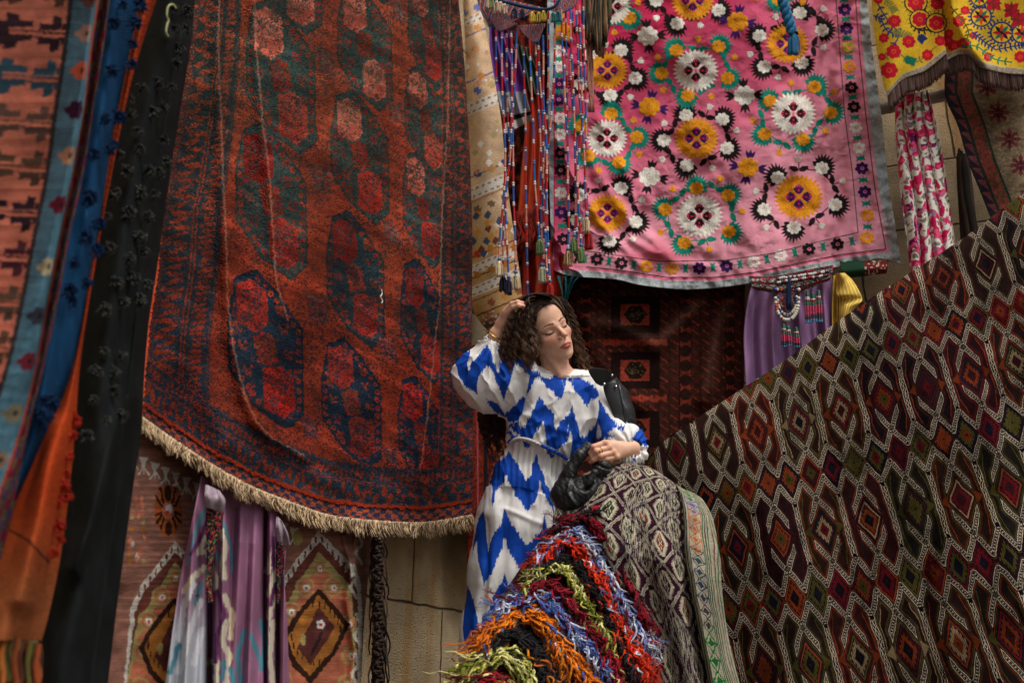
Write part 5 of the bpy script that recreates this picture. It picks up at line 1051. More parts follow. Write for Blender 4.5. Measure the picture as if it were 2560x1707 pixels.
# ================================================================ right side: yellow swags, scarf, brown kilim, beam
def yellow():
    cv = Cv(2120, -220, 2640, 260, 2.4, (206, 166, 40)); X, Y = cv.XY(); cv.im[:] = np.array((208, 168, 42.))*(.9+.2*fbm(X/30, Y/30, 1))[..., None]
    Z = lambda a, b: (2100+a/2.239, b/2.239)
    RD, NV, GR, BK, GN = (186, 24, 44), (34, 52, 106), (124, 120, 56), (38, 30, 34), (20, 112, 84)
    def fl(a, b, r, c1=RD, c2=(214, 70, 40), ring=None):
        x, y = Z(a, b)
        if ring is not None:
            for k in range(18): cv.leaf(x, y, k*.349, r*1.75, 3.2, ring); 
            cv.ell(x, y, r*1.35, r*1.25, ring); cv.ell(x, y, r*1.2, r*1.1, (208, 168, 42))
        for k in range(7): cv.ell(x+r*.62*math.cos(k*.9), y+r*.6*math.sin(k*.9), r*.4, r*.36, c1)
        cv.ell(x, y, r*.66, r*.6, c1); cv.ell(x, y, r*.36, r*.32, c2); cv.ell(x, y, r*.16, r*.14, c1)
    def vine(L, c, w=3.4):
        P = cr(np.array([Z(*p) for p in L]), 24); cv.line(P, w, c)
        for i in range(2, 23, 3):
            for s in (-1, 1): cv.leaf(P[i][0], P[i][1], math.atan2(*(P[i]-P[i-1])[::-1])+s*1.1, 13, 5, c)
    vine([(210, 20), (250, 90), (300, 150), (330, 200), (270, 300)], NV); vine([(190, 90), (230, 110), (260, 170), (320, 200)], NV); vine([(250, 0), (290, 40), (310, 70)], GR); vine([(290, 180), (350, 190), (400, 210)], GR); vine([(440, 200), (470, 230)], NV)
    vine([(400, 120), (440, 170), (500, 160), (520, 90)], BK); vine([(230, 330), (320, 300), (420, 350), (540, 260)], GR); vine([(360, 330), (420, 350)], GN)
    for a, b, r in ((305, 120, 17), (245, 215, 13), (385, 235, 17), (300, 290, 19), (490, 310, 15), (275, 395, 22), (215, 0, 12), (560, 230, 14), (600, 230, 16), (235, 320, 10)): fl(a, b, r)
    fl(425, 15, 22, ring=BK); fl(448, 110, 20, ring=BK); fl(540, 130, 20, ring=BK); fl(545, 20, 18)
    def wheel(a, b, r, c):
        x, y = Z(a, b)
        for k in range(20): cv.leaf(x+r*math.cos(k*.314), y+r*math.sin(k*.314), k*.314, 9, 5, c)
        cv.ell(x, y, r*1.05, r*1.0, c); cv.ell(x, y, r*.88, r*.84, (220, 176, 40))
        for k in range(8): cv.leaf(x, y, k*.785, r*.86, r*.34, [RD, BK, (206, 60, 40), GN][k % 4])
        cv.ell(x, y, 4, 4, BK)
    for a, b, r in ((790, 95, 26), (905, 185, 28), (780, -10, 22), (1020, 190, 26), (1110, 60, 30)): wheel(a, b, r, NV)
    for a, b in ((960, 60), (860, 20), (1000, 110)):
        x, y = Z(a, b)
        for k in range(4): cv.leaf(x, y, k*1.57+.78, 26, 16, RD); cv.leaf(x, y, k*1.57, 22, 9, (126, 40, 40))
    for a, b, r in ((665, 120, 16), (700, 60, 12), (640, 260, 17), (690, 245, 15), (830, 320, 12), (610, 190, 12), (1010, 320, 16), (745, 200, 10)): fl(a, b, r)
    for a, b, r in ((300, -120, 20), (450, -200, 22), (600, -130, 18), (250, -300, 18), (720, -220, 22), (1000, -160, 24), (1120, -320, 22)): fl(a, b, r, ring=BK)
    for a, b, r in ((860, -200, 26), (620, -330, 24), (940, -350, 26)): wheel(a, b, r, NV)
    vine([(620, 40), (680, 110), (720, 180), (700, 240)], (90, 80, 30)); vine([(740, 180), (800, 230), (870, 280)], NV); vine([(660, 270), (760, 260), (860, 330), (960, 350)], GN); vine([(870, 280), (980, 260), (1040, 250)], NV)
    cv.im = (cv.im*(.9+.2*vn(X/1.4, Y/3, 3))[..., None]).astype(np.float32)
    def one(lab, L, Rr, B, nu, hf, trim=16):
        P0 = [(x, y) for x, y in L]; top = [(L[0][0], -200), ((L[0][0]+Rr[0][0])/2, -204), (Rr[0][0], -200)]
        P = coons(L, Rr, B, top, nu, 200); PX, PY = P[..., 0], P[..., 1]; v, u = np.meshgrid(np.linspace(0, 1, 200), np.linspace(0, 1, nu), indexing='ij')
        t = empty('yellow_drape', W(B[1][0], B[1][1], 4.0), lab, 'drape', 'yellow embroidered drapes')
        c = cv.samp(PX, PY)[0]; by = np.interp(PX, [b[0] for b in B], [b[1] for b in B]) if B[0][0] < B[-1][0] else PY*0+999
        e = by-PY; m = e < trim; c = c.copy(); c[m] = (np.array((150, 136, 122.))*(.8+.4*vn(PX/3, PY/3, 9))[..., None])[m]; m = (e < trim)&(e > trim-4); c[m] = (200, 176, 90)
        H = hf(u, v, PX, PY)+.30; V = W(PX, PY, BACK.depth(PX, PY, H)).reshape(-1, 3); idx = np.arange(nu*200).reshape(200, nu)
        lp = np.concatenate([idx[0, :], idx[1:, -1], idx[-1, -2::-1], idx[-2:0:-1, 0]]); bk = V[lp]-BACK.n*.006; k = len(lp); o = nu*200+np.arange(k); cc = c.reshape(-1, 3)
        mesh('embroidered_cloth', np.concatenate([V, bk]), [gridF(200, nu), np.stack([lp, np.roll(lp, -1), np.roll(o, -1), o], -1)], M_EMB, t, np.concatenate([cc, cc[lp]]), np.zeros((len(V)+k, 2)))
        ps = []; rd = []; cl = []; N = 330; Bq = cr(np.array(B, float), N); Hb = cr(H[-1], N)
        for i in range(N):
            tt = np.linspace(0, 1, 6); x = Bq[i, 0]+random.uniform(-3, 3)*tt+5*tt; y = Bq[i, 1]-3+random.uniform(38, 48)*tt; ps.append(W(x, y, BACK.depth(x, y, Hb[i]-.01+random.uniform(-.004, .004)))); rd.append(.0022); cl.append(np.array((104, 78, 70))*random.uniform(.6, 1.15))
        tubes('silk_fringe', ps, rd, M_YARN, cl, 4, t)
    one('yellow embroidered drape whose fringed hem slopes down beside the pink cloth', [(2160, -200), (2176, -40), (2185, 67), (2194, 134), (2207, 201), (2219, 240)], [(2344, -200), (2352, -40), (2356, 40), (2360, 90), (2366, 134)], [(2219, 240), (2256, 199), (2314, 176), (2366, 134)], 200, lambda u, v, PX, PY: .03*np.sin(u*5+v*2)+.02*np.sin(PX/20+PY/60)+.05*np.sin(u*3.1))
    one('yellow embroidered drape with red wheels at the upper corner of the wall', [(2326, -200), (2340, -40), (2350, 40), (2362, 100), (2368, 150)], [(2640, -200), (2640, -40), (2640, 60), (2640, 120), (2640, 184)], [(2368, 150), (2400, 136), (2424, 138), (2448, 165), (2502, 181), (2560, 186), (2640, 184)], 260, lambda u, v, PX, PY: ridge(PX, PY, [(2370, -40), (2385, 40), (2420, 110), (2470, 170)], 22, .07)-ridge(PX, PY, [(2352, -40), (2362, 130)], 14, .05)+.02*np.sin(PX/30+PY/40))
yellow()
def floral_scarf():
    cv = Cv(2200, 200, 2420, 720, 3, (214, 206, 192)); X, Y = cv.XY(); n = fbm(X/11, Y/17, 3, 2); n2 = fbm(X/6, Y/8, 5, 2); n3 = fbm(X/60, Y/60, 6)
    cv.im[:] = np.array((220, 214, 200.)); cv.im[(n > .54)] = (196, 30, 84); cv.im[(n > .60)&(n2 > .5)] = (226, 84, 124); cv.im[(n < .36)&(n2 > .48)] = (120, 120, 96); cv.im[(n3 < .4)&(n > .52)&(n2 < .5)] = (98, 34, 84); cv.im[(n2 > .72)] = (150, 110, 140)
    rows = [[(2240, 240), (2270, 236), (2300, 230), (2318, 224)], [(2238, 300), (2272, 296), (2306, 290), (2335, 286)], [(2244, 400), (2284, 396), (2322, 394), (2357, 390)], [(2254, 500), (2296, 498), (2334, 496), (2372, 494)], [(2268, 610), (2310, 610), (2350, 608), (2388, 606)], [(2282, 720), (2324, 720), (2364, 720), (2404, 716)]]
    def h(u, v, PX, PY): return .026*np.abs(np.sin(u*8.5*3.14/2+.5*np.sin(v*7)))**.7+.03*np.sin(u*3.1)
    sheet('floral_scarf', rows, BACK, 240, 420, lambda u, v, PX, PY: cv.samp(PX+3*np.sin(u*26), PY+8*np.sin(u*13))[0], h, off=.14, thick=.004, mat=M_COT, label='long white scarf with magenta flowers hanging in narrow pleats', cat='scarf')
floral_scarf()
def brown_kilim():
    cv = Cv(2350, 120, 2700, 640, 2, (120, 104, 80)); X, Y = cv.XY(); 
    ex = np.interp(Y, [120, 161, 232, 313, 402, 482, 536, 640], [2368, 2366, 2364, 2395, 2421, 2453, 2475, 2510]); d = (X-ex)*.93
    c = np.zeros(X.shape+(3,))+np.array((132, 114, 90.)); c = c*(.75+.45*fbm(X/20, Y/14, 2))[..., None]
    m = d < 62; c[m] = (132, 66, 56); m = (d > 58)&(d < 64); c[m] = (38, 60, 46); m = d < 26; c[m] = (118, 62, 64); m = (d > 20)&(d < 28)|(d < 3); c[m] = (44, 52, 44)
    tri = (d < 22)&(((Y/30) % 1)*22 > d); c[tri] = (44, 38, 48)
    n = fbm(X/7, Y/9, 4, 2); c[(d > 30)&(d < 58)&(n > .58)] = (92, 70, 50)
    cv.im = c.astype(np.float32)
    for i in range(4):
        for j in range(7):
            x, y = 2350+i*88+j*28+90, 150+j*66+(i*-16)
            for k in range(8): cv.leaf(x, y, k*.785, 30, 8, np.array((92, 34, 42))*(1 if k % 2 else .7)); 
            for k in range(8): cv.ell(x+22*math.cos(k*.785), y+19*math.sin(k*.785), 6, 5, (110, 48, 50))
            cv.line([(x-42, y), (x+42, y)], 2.5, (116, 66, 58))
    cv.im = (cv.im*(.72+.5*fbm(X/5, Y/4, 6, 2))[..., None]).astype(np.float32)
    sheet('brown_kilim', strip_rows([120, 232, 313, 402, 482, 560, 640], [(2368, 120), (2363, 232), (2395, 313), (2421, 402), (2453, 482), (2475, 536), (2510, 640)], [(2640, 120), (2660, 640)]), BACK, 260, 420, lambda u, v, PX, PY: cv.samp(PX, PY)[0], lambda u, v, PX, PY: .02*np.sin(PX/36)+.008*np.sin(PY/30), off=.10, mat=M_FLAT, label='faded brown kilim with dark red star flowers under the yellow drape', cat='rug')
brown_kilim()
def cords():
    ps = []; rd = []; cl = []
    for i, (x0, x1, x2) in enumerate(((2398, 2402, 2412), (2404, 2412, 2420), (2412, 2424, 2436), (2400, 2406, 2428), (2408, 2418, 2446))):
        tt = np.linspace(0, 1, 20); px = np.interp(tt, [0, .4, 1], [x0, x1, x2]); py = 372+6*i+230*tt; ps.append(W(px, py, BACK.depth(px, py, .06+.01*i))); rd.append(np.interp(tt, [0, .1, 1], [.004, .014, .017])); cl.append(np.array([(66, 50, 44), (48, 54, 46), (76, 58, 52), (58, 46, 40), (40, 36, 32)][i]))
    tubes('folded_cloth', ps, rd, M_SOFT, cl, 8, None, label='dark brown cloth hanging in tight folds against the stone', cat='cloth')
    def wood():
        m, N, L, b = node_mat('grey_weathered_wood'); tc = N.new('ShaderNodeTexCoord'); mp = N.new('ShaderNodeMapping'); mp.inputs['Scale'].default_value = (3, 40, 40); n = N.new('ShaderNodeTexNoise'); n.inputs['Scale'].default_value = 3; n.inputs['Detail'].default_value = 5
        L.new(tc.outputs['Object'], mp.inputs[0]); L.new(mp.outputs[0], n.inputs[0]); r = N.new('ShaderNodeValToRGB'); r.color_ramp.elements[0].color = (.12, .10, .08, 1); r.color_ramp.elements[1].color = (.42, .38, .33, 1); L.new(n.outputs[0], r.inputs[0]); L.new(r.outputs[0], b.inputs['Base Color']); b.inputs['Roughness'].default_value = .8; return m
    tubes('wooden_rail', [W(np.linspace(2150, 2420, 12), np.linspace(284, 226, 12), BACK.depth(np.linspace(2150, 2420, 12), np.linspace(284, 226, 12), .03))], .028, wood(), (0, 0, 0), 10, None, label='grey weathered wooden rail behind the floral scarf', cat='rail')
cords()
def skirt():
    t = empty('gathered_skirt', W(1960, 950, 4.4), 'mauve gathered skirt with a beaded belt hanging below the pink embroidery', 'skirt')
    rows = [[(1880, 706), (1950, 700), (2020, 690), (2078, 684)], [(1866, 770), (1940, 764), (2020, 756), (2086, 750)], [(1859, 849), (1940, 849), (2030, 840), (2092, 830)], [(1864, 960), (1950, 960), (2040, 950), (2100, 930)], [(1858, 1050), (1950, 1050), (2040, 1050), (2106, 1040)]]
    def color(u, v, PX, PY): return np.array((150, 112, 152.))*(.85+.25*fbm(PX/16, PY/60, 2))[..., None]
    def h(u, v, PX, PY): return (.016*np.sin(u*44+3*fbm(u*5, v*2, 3))+.02*np.sin(u*21+2))*np.clip(.4+v*2, 0, 1)+.03*np.sin(u*3.1)
    sheet('pleated_cloth', rows, BACK, 240, 240, color, h, off=.10, thick=.004, mat=M_COT, parent=t)
    def bc(u, v, PX, PY):
        c = np.zeros(PX.shape+(3,))+np.array((70, 30, 36.)); n = vn(PX/3, PY/3, 3); c[n > .7] = (40, 90, 70); c[n < .25] = (170, 40, 60); c[(np.floor(v*5) % 2 > 0)&(vn(PX/2.5, PY/2, 6) > .55)] = (180, 176, 170); return c
    sheet('woven_belt', [[(1872, 690), (1940, 690), (2010, 676), (2084, 662)], [(1876, 706), (1940, 708), (2012, 696), (2080, 684)], [(1884, 722), (1950, 732), (2014, 722), (2074, 700)]], BACK, 160, 50, bc, lambda u, v, PX, PY: .01*np.sin(v*3), off=.17, thick=.008, mat=M_FLAT, parent=t)
    pts = []; cols = []
    for f in (.25, .6):
        for x in np.arange(1945, 2072, 5.2):
            y = 690+f*26-(x-1945)*.14+random.uniform(-1, 1); pts.append(W(x, y, BACK.depth(x, y, .185))); cols.append((214, 214, 210) if random.random() < .6 else random.choice([(60, 60, 70), (150, 30, 40)]))
    beads('belt_beads', pts, .0065, np.array(cols), t)
    n = empty('bead_necklace', W(1968, 800, 4.3)); n.parent = t; n.location = tuple(np.array(n.location)-gloc(t))
    a = np.linspace(0, math.pi, 26); pts = []; cols = []; rr = []
    for q, R0 in enumerate((1., .82)):
        for i, b in enumerate(a):
            x = 1968+29*R0*math.cos(b); y = 724+(76*R0)*abs(math.sin(b))**.6; pts.append(W(x, y, BACK.depth(x, y, .20))); rr.append(.0085 if q == 0 else .006); cols.append((222, 216, 190) if random.random() < .68 else random.choice([(40, 80, 150), (40, 110, 90), (180, 60, 40)]) )
    for i in range(60):
        x = 1968+random.uniform(-18, 18); y = random.uniform(716, 775); pts.append(W(x, y, BACK.depth(x, y, .19))); rr.append(.004); cols.append(random.choice([(190, 90, 50), (60, 110, 90), (150, 40, 50), (200, 150, 90)]))
    beads('beads', pts, np.array(rr), np.array(cols), n); tassel('tassel', 1973, 692, 80, 12, BACK, .21, (34, 54, 84), n, 40)
    for (x0, y0, L, k) in ((2018, 730, 82, 3), (2032, 734, 74, 3), (2046, 728, 80, 3), (1959, 812, 60, 2), (1970, 816, 52, 2), (1990, 820, 52, 2)):
        pts = []; cols = []; rr = []; g = n if x0 < 2000 else t
        for i in range(int(L/3.6)):
            f = i/(L/3.6); c = (30, 96, 70) if f < .16 else (214, 206, 200) if f < .22 else (150, 30, 40) if f < .3 else (30, 110, 80) if f < .42 else (196, 30, 80) if f < .72 else (28, 24, 30) if f < .86 else (60, 130, 170)
            for q in (-1, 0, 1):
                w = 4.2*(.4+min(1, f*2.2)); x = x0+q*w+f*3; y = y0+i*3.6; pts.append(W(x, y, BACK.depth(x, y, .20+(.006 if q == 0 else 0)))); cols.append(c); rr.append(.0048)
        beads('bead_drop', pts, np.array(rr), np.array(cols), g)
skirt()
def yellow_scarf():
    def c(u, v, PX, PY): return np.array((230, 192, 92.))*(.86+.2*(np.sin(u*40) > .3))[..., None]*(.85+.3*fbm(PX/12, PY/12, 2))[..., None]
    t = empty('yellow_scarf', W(2110, 800, 4.4), 'yellow striped scarf knotted beside the mauve skirt', 'scarf')
    sheet('scarf_tail', [[(2082, 690), (2104, 684)], [(2080, 760), (2108, 755)], [(2080, 850), (2118, 850)], [(2078, 930), (2130, 930)]], BACK, 70, 120, c, lambda u, v, PX, PY: .02*np.sin(u*15+v*2), off=.12, thick=.004, mat=M_COT, parent=t)
    sheet('scarf_knot', [[(2088, 684), (2112, 682)], [(2092, 705), (2134, 704)], [(2090, 728), (2153, 738)], [(2096, 744), (2154, 752)], [(2098, 760), (2136, 770)], [(2098, 800), (2124, 806)]], BACK, 80, 120, c, lambda u, v, PX, PY: .035*np.sin(u*3)+.012*np.sin(v*14+u*4), off=.15, thick=.004, mat=M_COT, parent=t)
    def c2(u, v, PX, PY): n = vn(PX/4, PY/4, 2); k = np.zeros(PX.shape+(3,))+np.array((36, 66, 48.)); k[(u > .5)] = (110, 36, 36); k[(n > .7)&(u > .5)] = (190, 180, 160); return k
    sheet('rolled_cloth', [[(2100, 652), (2222, 652)], [(2104, 676), (2220, 668)], [(2112, 694), (2216, 682)]], BACK, 80, 30, c2, lambda u, v, PX, PY: .04*np.sin(v*3), off=.06, mat=M_FLAT, label='rolled green and red embroidered cloth under the pink cloth\'s corner', cat='cloth')
yellow_scarf()
# ================================================================ the woman
def cap(a, b, ra, rb=None):
    a = np.array(a, float); b = np.array(b, float); rb = ra if rb is None else rb; ab = b-a; L = ab@ab+1e-12
    def f(P):
        t = np.clip(((P-a)@ab)/L, 0, 1); return np.linalg.norm(P-a-t[..., None]*ab, axis=-1)-(ra+(rb-ra)*t)
    return f
def elp(c, r, M=None):
    c = np.array(c, float); r = np.array(r, float)
    def f(P):
        q = P-c
        if M is not None: q = q@M
        k0 = np.linalg.norm(q/r, axis=-1); k1 = np.linalg.norm(q/(r*r), axis=-1)+1e-9; return k0*(k0-1)/k1
    return f
class SDF:
    def __init__(s): s.p = []
    def add(s, f, k=.01): s.p.append((f, k, 1)); return s
    def sub(s, f, k=.004): s.p.append((f, k, -1)); return s
    def chain(s, pts, k=.01):
        for (a, ra), (b, rb) in zip(pts[:-1], pts[1:]): s.add(cap(a, b, ra, rb), k)
        return s
    def __call__(s, P, keep=None):
        d = None
        for i, (f, k, op) in enumerate(s.p):
            if keep is not None and not keep[i]: continue
            e = f(P)
            if d is None: d = e if op > 0 else np.full(e.shape, 1.0); continue
            if op > 0: h = np.clip(.5+.5*(d-e)/k, 0, 1); d = d*(1-h)+e*h-k*h*(1-h)
            else: h = np.clip(.5-.5*(d+e)/k, 0, 1); d = d*(1-h)-e*h+k*h*(1-h)
        return np.full(P.shape[:-1], 1.0) if d is None else d
    def grad(s, P, e=.0015):
        g = np.stack([s(P+np.eye(3)[i]*e)-s(P-np.eye(3)[i]*e) for i in range(3)], -1); return g/(np.linalg.norm(g, axis=-1, keepdims=True)+1e-9)
    def depth(s, px, py, d0=2.6, d1=4.3):
        """depth of the surface first met on the ray through photo pixel (px, py)"""
        px, py = np.broadcast_arrays(np.asarray(px, float), np.asarray(py, float)); d = np.full(px.shape, d0); r = cs(px, py, 1.0); ln = np.linalg.norm(r, axis=-1)
        best = np.full(px.shape, 9.); bd = d.copy()
        for _ in range(70):
            v = s(r*d[..., None]); m = v < best; best = np.where(m, v, best); bd = np.where(m, d, bd); d = np.where((v > .0004)&(d < d1), d+np.maximum(v, .0004)/ln*.9, d)
        return np.where(best < .003, d, bd)
def nets(S, lo, hi, h, B=10):
    lo = np.array(lo, float); n = (np.ceil((np.array(hi)-lo)/h/B)*B).astype(int)+1; nb = (n-1)//B
    V = np.ones(tuple(n), np.float32); bc = np.stack(np.meshgrid(*[lo[i]+(np.arange(nb[i])+.5)*B*h for i in range(3)], indexing='ij'), -1).reshape(-1, 3)
    each = []; 
    for f, k, op in S.p: each.append(f(bc))
    each = np.array(each); ops = np.array([p[2] for p in S.p]); ks = np.array([p[1] for p in S.p]); tot = S(bc); br = B*h*.87
    add = np.where((ops > 0)[:, None], each, 9.0); mn = add.min(0); g = np.arange(B+1)*h
    loc = np.stack(np.meshgrid(g, g, g, indexing='ij'), -1)
    for q in range(len(bc)):
        i, j, k = np.unravel_index(q, tuple(nb)); sl = (slice(i*B, i*B+B+1), slice(j*B, j*B+B+1), slice(k*B, k*B+B+1))
        if abs(tot[q]) > br*1.6+.012:
            if tot[q] < 0: V[sl] = np.minimum(V[sl], -1) if False else -1
            continue
        keep = np.where(ops > 0, each[:, q] < mn[q]+2*br+ks+.01, each[:, q] < br+ks+.01)
        V[sl] = S(loc+(bc[q]-B*h/2), keep)
    s = V < 0
    c = np.zeros(tuple(n-1), np.int8)
    for a in (0, 1):
        for b in (0, 1):
            for d in (0, 1): c += s[a:n[0]-1+a, b:n[1]-1+b, d:n[2]-1+d]
    act = (c > 0)&(c < 8); ids = -np.ones(act.shape, np.int32); A = np.argwhere(act); ids[act] = np.arange(len(A))
    acc = np.zeros((len(A), 3)); cnt = np.zeros(len(A))
    cor = [(a, b, d) for a in (0, 1) for b in (0, 1) for d in (0, 1)]
    val = {q: V[A[:, 0]+q[0], A[:, 1]+q[1], A[:, 2]+q[2]] for q in cor}
    for q in cor:
        for ax in range(3):
            if q[ax]: continue
            r = list(q); r[ax] = 1; r = tuple(r); v0, v1 = val[q], val[r]; m = (v0 < 0) != (v1 < 0); t = np.where(m, v0/(v0-v1+1e-12), 0); t = np.clip(t, 0, 1)
            p = np.array(q, float)[None].repeat(len(A), 0); p[:, ax] += t; acc += p*m[:, None]; cnt += m
    P = lo+(A+acc/np.maximum(cnt, 1)[:, None])*h
    F = []
    for ax in range(3):
        o = [x for x in range(3) if x != ax]; a = s.take(range(0, n[ax]-1), ax); b = s.take(range(1, n[ax]), ax); E = np.argwhere(a != b)
        E = E[(E[:, o[0]] > 0)&(E[:, o[1]] > 0)&(E[:, o[0]] < n[o[0]]-1)&(E[:, o[1]] < n[o[1]]-1)]
        if not len(E): continue
        fl = a[E[:, 0], E[:, 1], E[:, 2]]; q = []
        for (u, v) in ((0, 0), (-1, 0), (-1, -1), (0, -1)):
            X = E.copy(); X[:, o[0]] += u; X[:, o[1]] += v; q.append(ids[X[:, 0], X[:, 1], X[:, 2]])
        Q = np.stack(q, -1); flip = fl ^ (ax == 1); Q[flip] = Q[flip][:, ::-1]; F.append(Q[(Q >= 0).all(1)])
    return P, np.concatenate(F)
def topx(P): return 1280+P[..., 0]/P[..., 2]*FPX, 853.5-P[..., 1]/P[..., 2]*FPX
def pc(px, py, d, r): return (cs(px, py, d), r)

# ---- head frame (face turned to the right of the photo, tilted, eyes lowered)
yw, rl, pt = R(28), R(26.5), R(-3)
Xh = np.array([math.cos(yw), 0, math.sin(yw)]); Zh = np.array([math.sin(yw), 0, -math.cos(yw)]); Yh = np.array([0, 1., 0])
Zh, Yh = Zh*math.cos(pt)+Yh*math.sin(pt), Yh*math.cos(pt)-Zh*math.sin(pt)
rot = lambda v: np.array([v[0]*math.cos(rl)-v[1]*math.sin(rl), v[0]*math.sin(rl)+v[1]*math.cos(rl), v[2]])
MH = np.stack([rot(Xh), rot(Yh), rot(Zh)], 1)          # local -> camera: MH @ v
OH = cs(1394, 818.5, 3.36)-MH@np.array([0, 0, .078])
hl = lambda v: OH+MH@np.array(v, float)
def hE(c, r): return elp(hl(c), r, MH)
def hC(a, b, ra, rb=None): return cap(hl(a), hl(b), ra, rb)
def head_sdf(S):
    S.add(hE((0, .041, -.022), (.073, .088, .092)), .01)
    S.add(hE((0, .042, .020), (.061, .066, .060)), .03)
    S.add(hE((0, -.028, .026), (.053, .078, .054)), .025)
    for s in (-1, 1):
        S.add(hC((s*.050, -.030, .000), (s*.016, -.090, .046), .016, .013), .03)
        S.add(hE((s*.038, -.026, .048), (.020, .015, .018)), .022)
        S.add(hC((s*.013, .0145, .0740), (s*.045, .0125, .0560), .0062, .0048), .014)
    S.add(hE((0, -.095, .057), (.015, .013, .014)), .022)
    for s in (-1, 1): S.sub(hE((s*.031, -.002, .0945), (.019, .0125, .018)), .012)
    for s in (-1, 1): S.add(hE((s*.0305, -.0035, .0600), (.0155, .0120, .0145)), .0035)
    S.add(hC((0, .008, .074), (0, -.028, .0985), .0062, .0078), .012); S.add(hE((0, -.031, .0990), (.0094, .0080, .0090)), .005)
    for s in (-1, 1): S.add(hE((s*.0125, -.0352, .0865), (.0056, .0056, .0085)), .004)
    for s in (-1, 1): S.sub(hE((s*.0058, -.0415, .0925), (.0030, .0024, .0045)), .002)
    S.add(hE((0, -.063, .066), (.028, .018, .017)), .014)
    for s in (-1, 1):
        S.add(hC((s*.003, -.0592, .0835), (s*.0240, -.0662, .0710), .0040, .0016), .004)
        S.add(hC((s*.004, -.0710, .0840), (s*.021, -.0680, .0730), .0050, .0020), .005)
    S.sub(hC((-.019, -.0662, .0800), (0, -.0650, .0930), .0011, .0016), .0016); S.sub(hC((.019, -.0662, .0800), (0, -.0650, .0930), .0011, .0016), .0016)
    S.sub(hE((0, -.0535, .0905), (.0028, .0060, .0040)), .004)
    S.sub(hE((0, -.0805, .0860), (.010, .0036, .005)), .007)
    for s in (-1, 1):
        S.add(hE((s*.071, -.012, -.012), (.0055, .028, .017)), .004); S.sub(hE((s*.077, -.010, -.010), (.004, .018, .009)), .004); S.add(hE((s*.069, -.036, -.006), (.0055, .0085, .0075)), .004)
BODY = SDF()
head_sdf(BODY)
# neck, shoulders, trunk
BODY.chain([(hl((-.004, -.035, -.024)), .044), (cs(1396, 935, 3.44), .044), (cs(1402, 975, 3.46), .06)], .02)
BODY.add(cap(hl((-.022, -.07, .0)), cs(1409, 934, 3.395), .010, .009), .012); BODY.add(cap(cs(1372, 880, 3.40), cs(1402, 940, 3.385), .012, .008), .014); BODY.add(cap(cs(1414, 902, 3.425), cs(1412, 940, 3.395), .008, .008), .014)
BODY.add(cap(cs(1350, 962, 3.45), cs(1462, 964, 3.45), .050, .048), .03); BODY.add(cap(cs(1412, 946, 3.40), cs(1458, 948, 3.42), .008), .014); BODY.add(cap(cs(1400, 946, 3.40), cs(1352, 944, 3.43), .008), .014)
BODY.add(cap(cs(1370, 1010, 3.47), cs(1430, 1010, 3.47), .075), .04); BODY.add(cap(cs(1350, 1110, 3.44), cs(1385, 1120, 3.44), .07), .05)
# arms under the sleeves, out at the cuffs
BODY.chain([pc(1338, 968, 3.45, .045), pc(1185, 950, 3.44, .037), pc(1226, 868, 3.40, .030), pc(1242, 838, 3.385, .0265), pc(1255, 812, 3.375, .0215)], .012)
BODY.chain([pc(1472, 970, 3.44, .042), pc(1545, 1085, 3.36, .034), pc(1585, 1118, 3.30, .026), pc(1578, 1121, 3.27, .0225)], .012)
# raised hand: palm, four fingers into the hair, thumb hooked behind
for a, b, r0, r1 in (((1256, 812), (1270, 778), .020, .012), ((1260, 812), (1278, 776), .019, .012), ((1263, 812), (1283, 784), .018, .011), ((1254, 808), (1262, 782), .017, .011)): BODY.add(cap(cs(*a, 3.375), cs(*b, 3.352), r0, r1), .012)
for L in ([(1264, 778, 3.350, .0105), (1280, 760, 3.335, .0088), (1294, 755.5, 3.325, .0080), (1306, 757.5, 3.325, .0066)], [(1271, 781, 3.345, .0105), (1284, 768, 3.330, .0090), (1297, 764, 3.318, .0082), (1309, 765.5, 3.318, .0068)], [(1278, 786, 3.345, .0100), (1289, 777, 3.335, .0085), (1300, 774, 3.335, .0076), (1309, 777, 3.345, .006)], [(1283, 792, 3.35, .0090), (1292, 787, 3.345, .0075), (1301, 787, 3.35, .0066), (1308, 791, 3.36, .0055)], [(1268, 806, 3.365, .012), (1284, 800, 3.36, .0095), (1296, 796, 3.365, .0078)]):
    BODY.chain([(cs(x, y, d), r) for x, y, d, r in L], .004)
# resting hand: broad back, fingers bent over the bag handle
for x, y in ((1512, 1107), (1522, 1118), (1532, 1130), (1541, 1141)): BODY.add(cap(cs(1580, 1121, 3.265), cs(x, y, 3.222), .0200, .0112), .014)
for x, y, e in ((1512, 1107, 0), (1523, 1118, 0), (1533, 1130, 0), (1541, 1141, 0)): BODY.add(elp(cs(x, y, 3.213), (.0085, .0085, .0075)), .008)
HF = [[(1512, 1108, 3.218, .0108), (1484, 1117, 3.206, .0096), (1477, 1132, 3.216, .0084), (1481, 1143, 3.232, .0072)], [(1522, 1119, 3.216, .0106), (1491, 1128, 3.198, .0096), (1481, 1141, 3.208, .0083), (1485, 1150, 3.224, .0070)],
      [(1532, 1131, 3.216, .0102), (1500, 1139, 3.196, .0092), (1484, 1149, 3.204, .0080), (1477, 1154, 3.214, .0068)], [(1541, 1142, 3.220, .0092), (1516, 1147, 3.204, .0082), (1501, 1150, 3.206, .0072), (1489, 1150, 3.212, .0062)], [(1572, 1130, 3.262, .015), (1545, 1154, 3.262, .0105), (1524, 1160, 3.262, .0088)]]
for L in HF: BODY.chain([(cs(x, y, d), r) for x, y, d, r in L], .0032)

